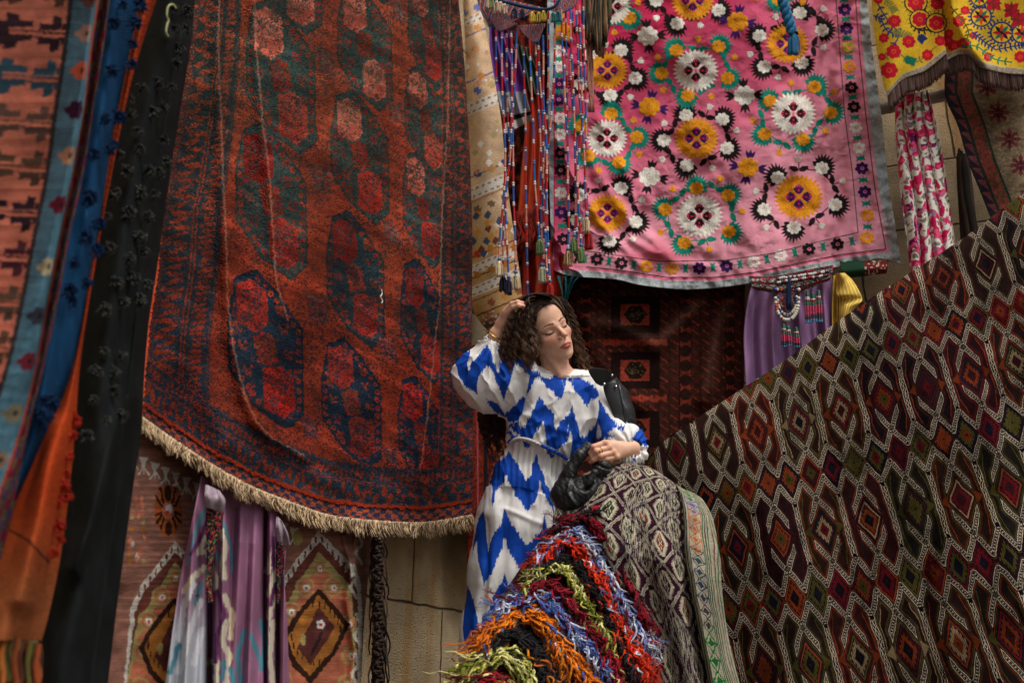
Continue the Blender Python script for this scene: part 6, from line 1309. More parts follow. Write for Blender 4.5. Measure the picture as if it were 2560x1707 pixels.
# ---- dress volume
DR = SDF()
Z0 = 3.44
DR.chain([pc(1352, 985, Z0, .088), pc(1436, 988, Z0, .080)], .03)
DR.add(cap(cs(1335, 1040, Z0-.005), cs(1442, 1040, Z0-.01), .088, .090), .04)
DR.add(cap(cs(1331, 1083, Z0-.01), cs(1424, 1098, Z0-.015), .091, .093), .03)
DR.add(cap(cs(1350, 1118, Z0), cs(1398, 1138, Z0), .072, .066), .012)
DR.chain([pc(1330, 1150, Z0, .078), pc(1306, 1195, Z0-.01, .100), pc(1284, 1290, Z0-.02, .123), pc(1276, 1434, Z0-.04, .140), pc(1270, 1600, Z0-.06, .160), pc(1262, 1800, Z0-.08, .185)], .03)
DR.chain([pc(1385, 1165, Z0, .070), pc(1362, 1230, Z0-.01, .088), pc(1340, 1330, Z0-.03, .110), pc(1335, 1500, Z0-.05, .13), pc(1330, 1800, Z0-.08, .17)], .04)
DR.add(cap(cs(1345, 962, Z0), cs(1462, 962, Z0), .058, .050), .03)
# raised sleeve
DR.chain([pc(1332, 985, Z0, .064), pc(1270, 962, Z0-.02, .098), pc(1215, 948, Z0-.04, .105), pc(1190, 930, Z0-.045, .080)], .03)
DR.chain([pc(1192, 936, Z0-.04, .080), pc(1222, 900, Z0-.06, .066), pc(1231, 868, Z0-.06, .034), pc(1233, 856, Z0-.055, .029)], .03)
DR.chain([pc(1240, 920, Z0-.05, .078), pc(1278, 935, Z0-.05, .082), pc(1250, 905, Z0-.05, .06)], .03)
DR.add(cap(cs(1210, 985, Z0-.02), cs(1262, 1010, Z0), .055, .04), .03)
# resting sleeve
DR.chain([pc(1472, 972, Z0, .058), pc(1508, 1035, Z0-.05, .060), pc(1535, 1085, Z0-.09, .058)], .02)
DR.chain([pc(1548, 1100, 3.33, .058), pc(1572, 1108, 3.31, .058), pc(1592, 1128, 3.30, .032)], .02)
DR.chain([pc(1556, 1143, 3.27, .024), pc(1580, 1146, 3.265, .027), pc(1598, 1138, 3.275, .025), pc(1600, 1118, 3.29, .024)], .008)
DR.sub(elp(cs(1403, 880, 3.36), (.084, .083, .16)), .006)
DR.sub(cap(cs(1560, 1121, 3.18), cs(1592, 1120, 3.25), .030, .026), .008)
DR.sub(cap(cs(1236, 850, 3.37), cs(1246, 828, 3.36), .0255, .028), .004)

def skin_mat():
    m, N, L, b = node_mat('skin'); at = N.new('ShaderNodeAttribute'); at.attribute_name = 'Col'
    tc = N.new('ShaderNodeTexCoord'); n = N.new('ShaderNodeTexNoise'); n.inputs['Scale'].default_value = 45; n.inputs['Detail'].default_value = 5; L.new(tc.outputs['Object'], n.inputs[0])
    r = N.new('ShaderNodeMapRange'); r.inputs[1].default_value = .3; r.inputs[2].default_value = .7; r.inputs[3].default_value = .88; r.inputs[4].default_value = 1.09; L.new(n.outputs[0], r.inputs[0])
    v = N.new('ShaderNodeVectorMath'); v.operation = 'SCALE'; L.new(at.outputs['Color'], v.inputs[0]); L.new(r.outputs[0], v.inputs['Scale']); L.new(v.outputs[0], b.inputs['Base Color'])
    b.inputs['Roughness'].default_value = .5; b.inputs['Specular IOR Level'].default_value = .4; b.inputs['Subsurface Weight'].default_value = .25; b.inputs['Subsurface Radius'].default_value = (.010, .004, .002); b.inputs['Subsurface Scale'].default_value = .6
    n2 = N.new('ShaderNodeTexNoise'); n2.inputs['Scale'].default_value = 700; L.new(tc.outputs['Object'], n2.inputs[0]); bp = N.new('ShaderNodeBump'); bp.inputs['Strength'].default_value = .08; bp.inputs['Distance'].default_value = .001; L.new(n2.outputs[0], bp.inputs['Height']); L.new(bp.outputs[0], b.inputs['Normal'])
    return m
M_SKIN = skin_mat()
def smooth01(x): x = np.clip(x, 0, 1); return x*x*(3-2*x)
def skin_colour(P):
    q = (P-OH)@MH; x, y, z = q[:, 0], q[:, 1], q[:, 2]; ax = np.abs(x)
    c = np.zeros((len(P), 3))+np.array((230, 180, 150.))
    def mixin(k, col): 
        nonlocal c
        k = k[:, None]; c = c*(1-k)+np.array(col, float)*k
    head = (y > -.13)&(np.linalg.norm(q-np.array([0, 0, 0]), axis=1) < .16)
    f = (head&(z > .02)).astype(float)
    mixin(f*.35*np.exp(-((ax-.040)/.020)**2-((y+.030)/.020)**2), (206, 118, 96))              # cheeks
    mixin(f*.28*np.exp(-(x/.016)**2-((y+.034)/.012)**2), (200, 116, 94))                      # nose
    mixin(f*.35*np.exp(-((ax-.031)/.018)**2-((y-.001)/.011)**2), (160, 104, 84))             # lids
    # lips
    up = -.0662+.0105*np.clip(1-(ax/.0262)**2, 0, 1)*np.where(ax < .0035, .80+ax*57, 1); lo = -.0662-.0122*np.clip(1-(ax/.0240)**2, 0, 1)
    k = f*smooth01((up-y)/.0012+.5)*smooth01((y-lo)/.0012+.5)*smooth01((.0268-ax)/.002)*(z > .050); mixin(k*.88, (178, 84, 80))
    k = f*np.exp(-((y+.0660+.0012*np.cos(ax*300))/.0009)**2)*smooth01((.0268-ax)/.002)*(z > .050); mixin(k*.9, (92, 36, 38))  # shade in the crease between the lips, painted into the skin colour
    # brows
    by = .0168+.0055*np.sin(np.clip((ax-.010)/.042, 0, 1)*2.35)-.004*np.clip((ax-.035)/.018, 0, 1); bw = .0040*np.clip(1.25-np.clip((ax-.010)/.042, 0, 1), .25, 1)
    k = f*np.clip(1-np.abs(y-by)/bw, 0, 1)**.7*smooth01((ax-.0095)/.003)*smooth01((.0515-ax)/.004)*(z > .03); k = k*(.62+.5*vn((x*900+y*500), (y*900), 3)); mixin(np.clip(k*1.25, 0, 1)*.92, (48, 30, 24))
    # upper lash line of the lowered lids, crease above
    ly = -.0098+.0045*((ax-.031)/.0155)**2+.0006; 
    k = f*np.exp(-((y-ly)/.0017)**2)*smooth01((.0165-np.abs(ax-.031))/.003)*(z > .045); mixin(np.clip(k*1.1, 0, 1), (26, 16, 14))
    k = f*np.exp(-((y-ly+.0022)/.0018)**2)*smooth01((.0105-np.abs(ax-.030))/.003)*(z > .045); mixin(np.clip(k, 0, 1)*.85, (34, 24, 22))
    k = f*np.exp(-((y-ly-.0010-.30*np.clip(ax-.041, 0, 1))/.0012)**2)*smooth01((ax-.038)/.003)*smooth01((.0520-ax)/.004)*(z > .03); mixin(np.clip(k, 0, 1)*.8, (30, 20, 18))
    cy = .0030-.004*((ax-.031)/.0155)**2; k = f*np.exp(-((y-cy)/.0012)**2)*smooth01((.0165-np.abs(ax-.031))/.004)*(z > .045); mixin(np.clip(k, 0, 1)*.45, (120, 70, 54))
    k = f*np.exp(-((ax-.0058)/.0028)**2-((y+.0418)/.0022)**2)*(z > .075); mixin(np.clip(k, 0, 1)*.85, (70, 30, 26))  # nostril shade painted as dark spots
    # scalp under the hairline
    hy = .083-.45*np.clip(ax-.022, 0, 1)-(ax > .045)*(ax-.045)*2.2
    k = head.astype(float)*smooth01((y-hy)/.008+.5); k = np.maximum(k, head*(z < .012)*(y > -.03)*(ax < .0675)); mixin(np.clip(k, 0, 1), (46, 32, 26))
    # hands: nails, warmer knuckles
    for (px, py, d) in ((1489.5, 1149, 3.208), (1477, 1152, 3.210)):
        g = np.exp(-(np.linalg.norm(P-cs(px, py, d-.005), axis=1)/.0058)**4); mixin(g*.75, (228, 176, 162))
    for (px, py, d) in ((1484, 1117, 3.2), (1491, 1128, 3.19), (1500, 1139, 3.19), (1516, 1147, 3.2), (1512, 1107, 3.21), (1522, 1118, 3.21), (1532, 1130, 3.21)):
        g = np.exp(-(np.linalg.norm(P-cs(px, py, d), axis=1)/.012)**2); mixin(g*.35, (190, 112, 88))
    for (px, py, d) in ((1306, 757, 3.32), (1309, 765, 3.315)):
        g = np.exp(-(np.linalg.norm(P-cs(px, py, d), axis=1)/.009)**2); mixin(g*.6, (206, 110, 92))
    return c
def build_body(parent):
    lo = cs(1120, 1180, 3.44)-np.array([0, 0, .34]); b1 = np.array([cs(1120, 0, 3.4)[0], cs(0, 1215, 3.4)[1], 3.08]); b2 = np.array([cs(1640, 0, 3.4)[0], cs(0, 712, 3.4)[1], 3.66])
    P, F = nets(BODY, b1, b2, .0028)
    # finer skin where it shows most: relax vertices onto the surface
    for _ in range(2):
        v = BODY(P); P = P-BODY.grad(P, .0008)*v[:, None]*.9
    c = skin_colour(P)
    return mesh('body', c2w(P), F, M_SKIN, parent, c)
def dress_canvas():
    cv = Cv(1120, 830, 1650, 1760, 2.2, (238, 235, 231)); BL = (12, 72, 178)
    A = lambda L: [(1100+a/2.852, 700+b/2.852) for a, b in L]; Z2 = lambda L: [(1120+a/5.407, 710+b/5.407) for a, b in L]
    K = lambda L: [(1140+a/4.48, 1050+b/4.48) for a, b in L]; C = lambda L: [(1100+a/2.816, 1150+b/2.816) for a, b in L]; H3 = lambda L: [(1380+a/5.6, 1020+b/5.6) for a, b in L]
    P = []
    P.append(A([(650, 650), (690, 650), (720, 680), (760, 700), (800, 700), (810, 655), (880, 662), (905, 700), (890, 760), (870, 850), (840, 835), (800, 795), (750, 745), (715, 700), (680, 700), (660, 735), (635, 790), (612, 830), (628, 740)]))
    P.append(A([(918, 685), (960, 690), (1000, 690), (1012, 712), (1070, 728), (1130, 795), (1132, 825), (1100, 850), (1072, 850), (1050, 905), (1020, 870), (990, 820), (955, 790), (940, 740), (915, 710)]))
    P.append(A([(710, 822), (740, 885), (790, 930), (815, 960), (812, 1010), (830, 1060), (850, 1020), (900, 975), (935, 920), (945, 880), (955, 960), (990, 1050), (1000, 1125), (1030, 1110), (1060, 1090), (1100, 1050), (1120, 1000), (1135, 900), (1130, 840), (1160, 890), (1200, 950), (1260, 1035), (1200, 1090), (1160, 1150), (1120, 1165), (1080, 1185), (1010, 1240), (950, 1310), (925, 1270), (940, 1120), (930, 1075), (905, 1150), (860, 1190), (840, 1220), (760, 1170), (745, 1060), (735, 1005), (720, 1040), (680, 1080), (660, 1130), (600, 1140), (560, 1100), (500, 1060), (470, 1060), (500, 1030), (560, 1010), (570, 1045), (610, 1045), (625, 990), (650, 960), (680, 890)]))
    P.append(A([(450, 1075), (500, 1075), (540, 1110), (570, 1135), (500, 1170), (470, 1150), (510, 1120), (490, 1090)]))
    P.append(Z2([(75, 1060), (90, 1000), (110, 970), (200, 925), (300, 895), (290, 1000), (260, 1060), (265, 1150), (290, 1160), (320, 1050), (380, 1010), (440, 930), (500, 850), (525, 830), (570, 880), (600, 960), (600, 1060), (650, 1080), (660, 1180), (695, 1170), (690, 1060), (730, 1060), (700, 980), (670, 880), (690, 830), (720, 860), (800, 940), (880, 1000), (1000, 1010), (1090, 1080), (1130, 1170), (1115, 1270), (1060, 1200), (990, 1120), (910, 1070), (880, 1140), (870, 1200), (850, 1280), (830, 1350), (800, 1420), (760, 1560), (730, 1500), (690, 1400), (640, 1300), (620, 1200), (560, 1120), (510, 1120), (470, 1180), (420, 1230), (400, 1300), (390, 1420), (400, 1500), (330, 1440), (250, 1400), (200, 1320), (140, 1230), (120, 1120)]))
    P.append(A([(592, 825), (610, 850), (590, 940), (560, 1005), (500, 1015), (455, 965), (500, 920), (545, 880)])); P.append(A([(325, 850), (400, 870), (470, 960), (440, 970), (380, 930)]))
    P.append(K([(742, 225), (840, 265), (800, 320), (770, 290)])); P.append(K([(1010, 330), (1110, 380), (1070, 430), (1040, 400)]))
    P.append(K([(600, 340), (620, 400), (660, 450), (700, 500), (720, 560), (745, 590), (770, 650), (810, 660), (850, 600), (850, 500), (880, 450), (885, 400), (910, 370), (920, 480), (960, 560), (990, 620), (1000, 700), (1050, 780), (1080, 820), (1120, 780), (1150, 620), (1200, 570), (1215, 480), (1250, 540), (1300, 560), (1260, 650), (1180, 750), (1110, 860), (1090, 980), (1110, 1060), (1100, 1120), (1085, 1000), (1040, 920), (1000, 850), (960, 780), (945, 700), (930, 690), (930, 770), (910, 850), (880, 930), (840, 950), (820, 1010), (780, 1010), (760, 960), (710, 880), (660, 860), (650, 780), (600, 710), (575, 700), (575, 625), (545, 620), (540, 700), (500, 730), (440, 800), (430, 900), (405, 950), (395, 900), (410, 800), (400, 720), (365, 700), (410, 620), (395, 620), (350, 700), (300, 780), (320, 660), (400, 510), (500, 440), (560, 400)]))
    P.append(C([(270, 410), (305, 350), (320, 430), (330, 560), (340, 640), (365, 540), (400, 480), (430, 450), (455, 335), (480, 410), (520, 470), (560, 530), (610, 600), (650, 560), (690, 520), (720, 480), (735, 375), (750, 460), (790, 570), (840, 600), (800, 640), (740, 700), (690, 740), (640, 800), (610, 835), (560, 760), (510, 680), (470, 620), (466, 552), (446, 552), (440, 615), (400, 690), (380, 760), (340, 830), (310, 870), (290, 800), (270, 700), (262, 650), (262, 575), (248, 575), (236, 640), (225, 660), (245, 520)]))
    P.append(C([(195, 880), (215, 930), (240, 1000), (262, 1100), (275, 1180), (268, 1300), (230, 1390), (200, 1340), (170, 1280), (160, 1180), (175, 1000)]))
    P.append(C([(455, 795), (480, 870), (510, 910), (540, 960), (620, 1040), (560, 1080), (460, 1040), (440, 1040), (420, 1080), (380, 1100), (330, 1180), (300, 1290), (282, 1300), (300, 1080), (318, 1100), (340, 1060), (375, 960), (410, 890), (435, 860)]))
    P.append(H3([(690, 350), (720, 340), (860, 400), (900, 410), (700, 440), (690, 400)])); P.append(H3([(820, 290), (860, 255), (960, 240), (1040, 265), (1010, 300), (980, 310), (920, 290), (860, 290)])); P.append(H3([(1215, 270), (1290, 310), (1340, 370), (1350, 500), (1330, 530), (1250, 510), (1160, 480), (1110, 420), (1150, 390), (1200, 330)]))
    P.append(H3([(1130, 720), (1165, 700), (1175, 750), (1140, 760)])); P.append(H3([(1190, 600), (1210, 620), (1200, 640)]))
    for p in P: cv.poly(p, BL)
    # white fronds lying over the blue
    WHT = (238, 235, 231)
    for p in (A([(735, 1003), (748, 1060), (752, 1110), (738, 1165), (665, 1130), (680, 1080), (722, 1050)]), A([(1125, 1005), (1152, 1080), (1145, 1120), (1112, 1125), (1120, 1060)]), A([(930, 1075), (945, 1120), (930, 1270), (850, 1215), (905, 1150)])): cv.poly(p, WHT)
    # stitched placket
    for L in (A([(860, 672), (885, 760), (905, 900), (920, 980), (905, 1120)]), A([(945, 680), (950, 760)])): cv.line(L, .9, (190, 200, 220))
    return cv
M_DRESS = cloth_mat('ikat_cotton', fine=420, var=.05, bump=.10, weave=.15, wfreq=3000, sheen=0, cvar=.03, rough=.72, coarse=22, spec=.2, bdist=.0008)
def build_dress(parent):
    b1 = np.array([cs(1095, 0, 3.5)[0], cs(0, 1790, 3.4)[1], 3.10]); b2 = np.array([cs(1650, 0, 3.4)[0], cs(0, 838, 3.4)[1], 3.72])
    P, F = nets(DR, b1, b2, .0027)
    PX, PY = topx(P); N = DR.grad(P, .003)
    # gathers and folds pushed along the surface normal
    H = np.zeros(len(P))
    n = fbm(PX/34, PY/60, 4); n2 = fbm(PX/60, PY/60, 14)
    bel = PY-np.interp(PX, [1262, 1300, 1352, 1400, 1440], [1097, 1098, 1112, 1135, 1160])           # distance below the belt
    ins = (PX < 1470)
    H += ins*np.where(bel > 0, .0055*np.sin(PX*.42+bel*.02*(1 if True else 0)+4*n)*np.exp(-bel/70)*np.clip(bel/8, 0, 1)+.0085*(1-2*np.abs(np.sin(PX/34+1.3*n2+bel*.002))**.6)*np.exp(-bel/260), 0)
    H += ins*np.where((bel < 0)&(PY > 1000), .0045*np.sin(PX*.36-PY*.10+4*n)*np.exp(bel/30), 0)
    H += (bel > 120)*(.009*np.sin(PX/21+PY/260+3*fbm(PX/90, PY/240, 9))+.005*np.sin(PX/9+PY/90+3*n2))
    for L, w, a in (([(1310, 940), (1316, 1000), (1290, 1040)], 9, -.014), ([(1400, 960), (1360, 1010), (1300, 1050)], 12, .007), ([(1440, 960), (1400, 1040), (1330, 1090)], 10, .006), ([(1470, 980), (1476, 1050), (1450, 1110)], 9, -.008), ([(1350, 960), (1330, 1000)], 8, .006), ([(1420, 1040), (1390, 1090), (1350, 1105)], 8, .006), ([(1300, 1030), (1360, 1060), (1420, 1080)], 9, .005),
                    ([(1215, 1300), (1217, 1420), (1200, 1600)], 9, -.012), ([(1240, 1210), (1242, 1330), (1224, 1500)], 8, .008), ([(1262, 1270), (1310, 1290), (1350, 1310)], 7, .005), ([(1380, 1130), (1372, 1190), (1392, 1240)], 7, .007), ([(1330, 1130), (1325, 1200), (1330, 1260)], 8, .006)): H += ridge(PX, PY, L, w, a)
    # raised sleeve: pleats fan out of the cuff
    dx, dy = PX-1233, PY-852; an = np.arctan2(dx, dy+6); rr = np.hypot(dx, dy); sl = (PX < 1330)&(PY < 1040)&(rr < 200)
    k = sl*np.clip((1330-PX)/30, 0, 1)
    rg = lambda x: 1-2*np.abs(np.sin(x))**.7
    H += k*(.0080*rg(an*8+3*fbm(an*2, rr/70, 3))*np.exp(-rr/80)*np.clip(rr/14, 0, 1)+.0075*rg(an*3.4+1+2.5*fbm(an*2, rr/60, 5))*np.clip(rr/60, 0, 1)*np.exp(-((rr-80)/80)**2)+.004*rg(PX/17-PY/30+3*n2)*np.clip(rr/110, 0, 1))
    # resting sleeve: gathers at the wrist
    dx, dy = PX-1580, PY-1118; an = np.arctan2(dy, dx); rr = np.hypot(dx, dy); k = (PX > 1500)&(PY > 1050)&(rr < 90)
    H += k*(.0065*np.sin(an*13+4*fbm(an*3, rr/30, 6))*np.exp(-rr/40)*np.clip(rr/8, 0, 1))+(k&(PY > 1128))*.0035*np.sin(PX*.75+3*n)
    up = (PX > 1462)&(PY < 1100); H += up*.0015*np.sin((PX+PY*.9)/9+3*n)
    H += ((PX > 1300)&(PX < 1500)&(PY > 940)&(bel < 0))*(.0035*(1-2*np.abs(np.sin((PX*.5+PY*.86)/30+2.6*fbm(PX/70, PY/70, 21)))**.6)+.0022*(1-2*np.abs(np.sin((PX*.9-PY*.3)/17+3*fbm(PX/50, PY/50, 22)))**.6))
    P = P+N*H[:, None]
    PX, PY = topx(P); cv = dress_canvas()
    # ikat: every warp thread carries its dye a little higher or lower
    js = (vn(PX*.8, PY*.03, 31)-.5)*11+(vn(PX*.3, PY*.03, 32)-.5)*6
    tilt = np.clip((PX-1300)/100, -1, 1)*0
    fr = (PX < 1325)&(PY < 1035)
    c, _ = cv.samp(PX, PY+js)
    f2, _ = cv.samp(PX+.0*js, PY+js*.7); c = np.where(fr[:, None], f2, c)
    bl = c[:, 2:3]-c[:, 0:1] > 50; c = np.where(bl, c*(.86+.24*fbm(PX/7, PY/26, 3)[:, None]), c*(.95+.06*fbm(PX/9, PY/9, 4)[:, None]))
    return mesh('dress', c2w(P), F, M_DRESS, parent, c)
def on(S, px, py, off): return c2w(cs(px, py, S.depth(px, py)-off))
def gold_mat():
    m, N, L, b = node_mat('gold'); b.inputs['Base Color'].default_value = (.75, .46, .16, 1); b.inputs['Metallic'].default_value = 1; b.inputs['Roughness'].default_value = .25
    n = N.new('ShaderNodeTexNoise'); n.inputs['Scale'].default_value = 300; bp = N.new('ShaderNodeBump'); bp.inputs['Strength'].default_value = .15; L.new(n.outputs[0], bp.inputs['Height']); L.new(bp.outputs[0], b.inputs['Normal']); return m
def leather(name, weave=False, col=(.014, .014, .015), rough=.5):
    m, N, L, b = node_mat(name); b.inputs['Base Color'].default_value = col+(1,); b.inputs['Roughness'].default_value = rough; b.inputs['Specular IOR Level'].default_value = .45
    tc = N.new('ShaderNodeTexCoord'); v = N.new('ShaderNodeTexVoronoi'); v.inputs['Scale'].default_value = 700; L.new(tc.outputs['Object'], v.inputs[0]); bp = N.new('ShaderNodeBump'); bp.inputs['Strength'].default_value = .18; bp.inputs['Distance'].default_value = .001; L.new(v.outputs[0], bp.inputs['Height']); L.new(bp.outputs[0], b.inputs['Normal'])
    n = N.new('ShaderNodeTexNoise'); n.inputs['Scale'].default_value = 30; L.new(tc.outputs['Object'], n.inputs[0]); r = N.new('ShaderNodeMapRange'); r.inputs[3].default_value = rough-.08; r.inputs[4].default_value = rough+.14; L.new(n.outputs[0], r.inputs[0]); L.new(r.outputs[0], b.inputs['Roughness'])
    return m
M_HAIR, _N, _L, _b = node_mat('hair'); _a = _N.new('ShaderNodeAttribute'); _a.attribute_name = 'Col'; _L.new(_a.outputs['Color'], _b.inputs['Base Color']); _b.inputs['Roughness'].default_value = .5; _b.inputs['Specular IOR Level'].default_value = .28; _b.inputs['Anisotropic'].default_value = .6
SK = SDF(); SK.add(hE((0, .041, -.020), (.0795, .0955, .099)), .01); SK.add(hE((0, .042, .020), (.0645, .070, .0635)), .03)
def build_hair(parent):
    # soft inner mass so no scalp or wall shows between the curls
    S = SDF(); S.add(hE((0, .042, -.028), (.0765, .092, .0945)), .01); S.sub(hE((0, .020, .088), (.070, .072, .070)), .006)
    S.chain([(cs(1320, 785, 3.44), .026), (cs(1304, 840, 3.45), .030), (cs(1304, 890, 3.46), .028), (cs(1312, 922, 3.47), .020)], .03); S.add(cap(cs(1328, 830, 3.42), cs(1325, 900, 3.45), .020, .022), .02)
    S.chain([(cs(1432, 838, 3.49), .010), (cs(1440, 868, 3.48), .018), (cs(1452, 905, 3.47), .026), (cs(1470, 940, 3.46), .018)], .02)
    S.chain([(cs(1285, 860, 3.50), .03), (cs(1250, 960, 3.60), .03), (cs(1240, 1040, 3.60), .028), (cs(1250, 1090, 3.60), .012)], .03)
    lo = np.array([cs(1180, 0, 3.5)[0], cs(0, 1160, 3.5)[1], 3.25]); hi = np.array([cs(1520, 0, 3.5)[0], cs(0, 715, 3.4)[1], 3.72])
    P, F = nets(S, lo, hi, .005); PX, PY = topx(P); N = S.grad(P); P = P+N*(.004*np.sin(PX/3+5*fbm(PX/20, PY/20, 3)))[:, None]
    hb = mesh('hair', c2w(P), F, M_HAIR, parent, np.zeros((len(P), 3))+np.array((24, 17, 14.)))
    G = [([(1388, 756), (1370, 741), (1346, 736), (1322, 745), (1302, 770), (1288, 808), (1278, 850), (1270, 890)], 3.0, 0), ([(1380, 757), (1360, 747), (1338, 748), (1318, 768), (1303, 800), (1295, 845), (1288, 890), (1290, 925)], 3.0, 0), ([(1366, 762), (1348, 757), (1330, 772), (1316, 800), (1308, 840), (1304, 880), (1308, 925)], 3.0, 0),
         ([(1352, 772), (1337, 780), (1325, 802), (1320, 840), (1318, 880), (1320, 925), (1326, 950)], 3, 0), ([(1342, 784), (1333, 800), (1330, 825), (1335, 850), (1334, 880), (1330, 915)], 2.5, 0), ([(1337, 800), (1335, 824), (1340, 845), (1339, 862), (1336, 880)], 2, 0),
         ([(1384, 741), (1358, 734), (1328, 737), (1304, 752), (1286, 785), (1272, 820), (1262, 855), (1256, 890)], 3, 0), ([(1360, 737), (1330, 741), (1306, 760), (1290, 795), (1278, 835), (1268, 870), (1262, 900)], 3.5, 0), ([(1350, 750), (1322, 765), (1304, 795), (1292, 830), (1282, 870), (1280, 910), (1284, 940)], 3.5, 0),
         ([(1392, 754), (1404, 763), (1415, 786), (1426, 814), (1436, 847), (1446, 880), (1458, 915), (1474, 950)], 2.2, 1), ([(1384, 742), (1408, 750), (1427, 775), (1439, 808), (1448, 846), (1460, 885), (1474, 920), (1492, 948)], 3.5, 1), ([(1395, 752), (1410, 770), (1421, 800), (1431, 836), (1437, 870), (1446, 905), (1456, 940), (1462, 965)], 2.4, 1),
         ([(1400, 752), (1420, 772), (1432, 800), (1442, 840), (1452, 880), (1470, 920), (1490, 944)], 2.4, 1), ([(1390, 745), (1418, 760), (1432, 790), (1442, 825), (1450, 870), (1456, 910), (1462, 940), (1476, 968)], 3, 1),
         ([(1262, 870), (1240, 930), (1222, 1000), (1214, 1050), (1222, 1100), (1236, 1140)], 6, 2), ([(1280, 900), (1258, 970), (1244, 1030), (1240, 1075), (1252, 1110), (1262, 1135)], 6, 2), ([(1290, 930), (1268, 1000), (1262, 1050), (1262, 1090), (1270, 1115)], 5, 2), ([(1250, 880), (1225, 950), (1200, 1010), (1198, 1050), (1212, 1090), (1226, 1150)], 6, 2), ([(1262, 800), (1242, 818), (1222, 832), (1206, 846)], 5, 2)]
    ps = []; rd = []; cl = []
    cnt = {0: 84, 1: 46, 2: 46}
    for gi, (L, sp, kind) in enumerate(G):
        Q = cr(np.array(L, float), 46)
        for lk in range((16 if kind == 0 else 6 if kind == 1 else 7) if gi != 18 else 3):
            LX, LY = random.gauss(0, 1.25), random.gauss(0, 1.3); wl = random.uniform(12, 30); PH = random.uniform(0, 6.28); AM = random.uniform(.8, 1.35)*(1.2 if kind == 2 else 1); EN = random.uniform(.7, 1.05); DZ = random.uniform(-.045, .03); TO = random.uniform(0, 1)
            for i in range(16 if kind == 0 else 10):
                m = 46; tt = np.linspace(0, 1, m); end = min(1.0, EN+random.uniform(-.05, .05)); q = np.stack([np.interp(tt*end, tt, Q[:, k]) for k in (0, 1)], 1)
                spread = np.interp(tt, [0, .3, 1], [1.2 if kind == 0 else .8, 2.2, 4.2])*sp/3; ox, oy = LX, LY
                Lp = np.r_[0, np.cumsum(np.hypot(*np.diff(q, axis=0).T))]; amp = np.interp(tt, [0, .2, .45, 1], [0, .3, 2.3, 3.3])*AM*random.uniform(.85, 1.15); ph = PH+random.gauss(0, .28)
                jx, jy = random.gauss(0, 1.3), random.gauss(0, 1.3)
                if kind == 0 and gi not in (4, 5): jx *= 1.2
                px = q[:, 0]+ox*spread+amp*np.sin(Lp/wl*6.28+ph)+jx*np.clip(tt*2, 0, 1); py = q[:, 1]+oy*spread*.6+amp*.55*np.sin(Lp/wl*6.28+ph+1.4)+jy*np.clip(tt*2, 0, 1)
                fly = random.random() < .16
                if fly: px = px+random.choice([-1, 1])*tt**2*random.uniform(3, 14); py = py+tt**2*random.uniform(-6, 6)
                sd = SK.depth(px, py, 3.15, 3.7); inside = SK(cs(px, py, sd)) < .004
                base = 3.40 if kind == 0 else 3.45 if kind == 1 else 3.58
                fall = np.interp(tt, [0, .35, .6, 1], [0, 0, .7, 1]); front = {0: -.055, 1: .02, 2: 0}[kind]
                curl = -amp*.0013*np.cos(Lp/wl*6.28+ph)
                d = np.where(inside, sd-.003, base+front)*(1-fall)+(base+front+DZ)*fall+curl-random.uniform(0, .006)*(tt > .05)
                if kind == 2: d = base+DZ+curl
                ps.append(W(px, py, d)); r = random.uniform(.0006, .0013)*(.6 if fly else 1); rd.append(np.interp(tt, [0, .1, .8, 1], [.6, 1, 1, .25])*r)
                dk = np.array((52, 36, 27.)); lt = np.array({0: (132, 96, 70), 1: (178, 124, 84), 2: (80, 50, 36)}[kind], float); k = (np.clip(tt*1.2-.1, 0, 1)*(.25+.75*TO)*random.uniform(.6, 1.1))[:, None]; k = np.clip(k, 0, 1); cl.append(dk*(1-k)+lt*k)
    # strands swept back from the hairline, flat on the skull
    HL = np.array([(1332, 792), (1336, 781), (1350, 770), (1365, 760), (1379, 755), (1391, 756), (1400, 762), (1409, 775), (1415, 790)], float)
    for i in range(760):
        f = random.random()**.85; k = f*8; hx = np.interp(k, range(9), HL[:, 0])+random.uniform(-1.5, 1.5); hy = np.interp(k, range(9), HL[:, 1])+random.uniform(-1.5, 2.5)
        ex, ey = np.interp(f, [0, .5, .8, 1], [1304, 1322, 1352, 1390])+random.uniform(-6, 6), np.interp(f, [0, .5, .8, 1], [806, 762, 741, 745])+random.uniform(-5, 6)
        tt = np.linspace(0, 1, 18); px = hx*(1-tt)+ex*tt+1.8*np.sin(tt*(7+i%5)+i)*tt; py = hy*(1-tt)+ey*tt-8*np.sin(tt*3.0)*min(1, .3+1.4*f)+.8*np.cos(tt*8+i)*tt
        sd = SK.depth(px, py, 3.15, 3.7); d = sd-.001-random.uniform(0, .003)+.006*np.exp(-tt*12); ps.append(W(px, py, d)); rd.append(np.interp(tt, [0, .2, 1], [.4, 1, .8])*random.uniform(.0007, .0013)); c = random.random(); cl.append(np.array((48, 35, 27.))*(1-c)+np.array((128, 96, 72.))*c)
    tubes('hair_curls', ps, rd, M_HAIR, cl, 4, hb)
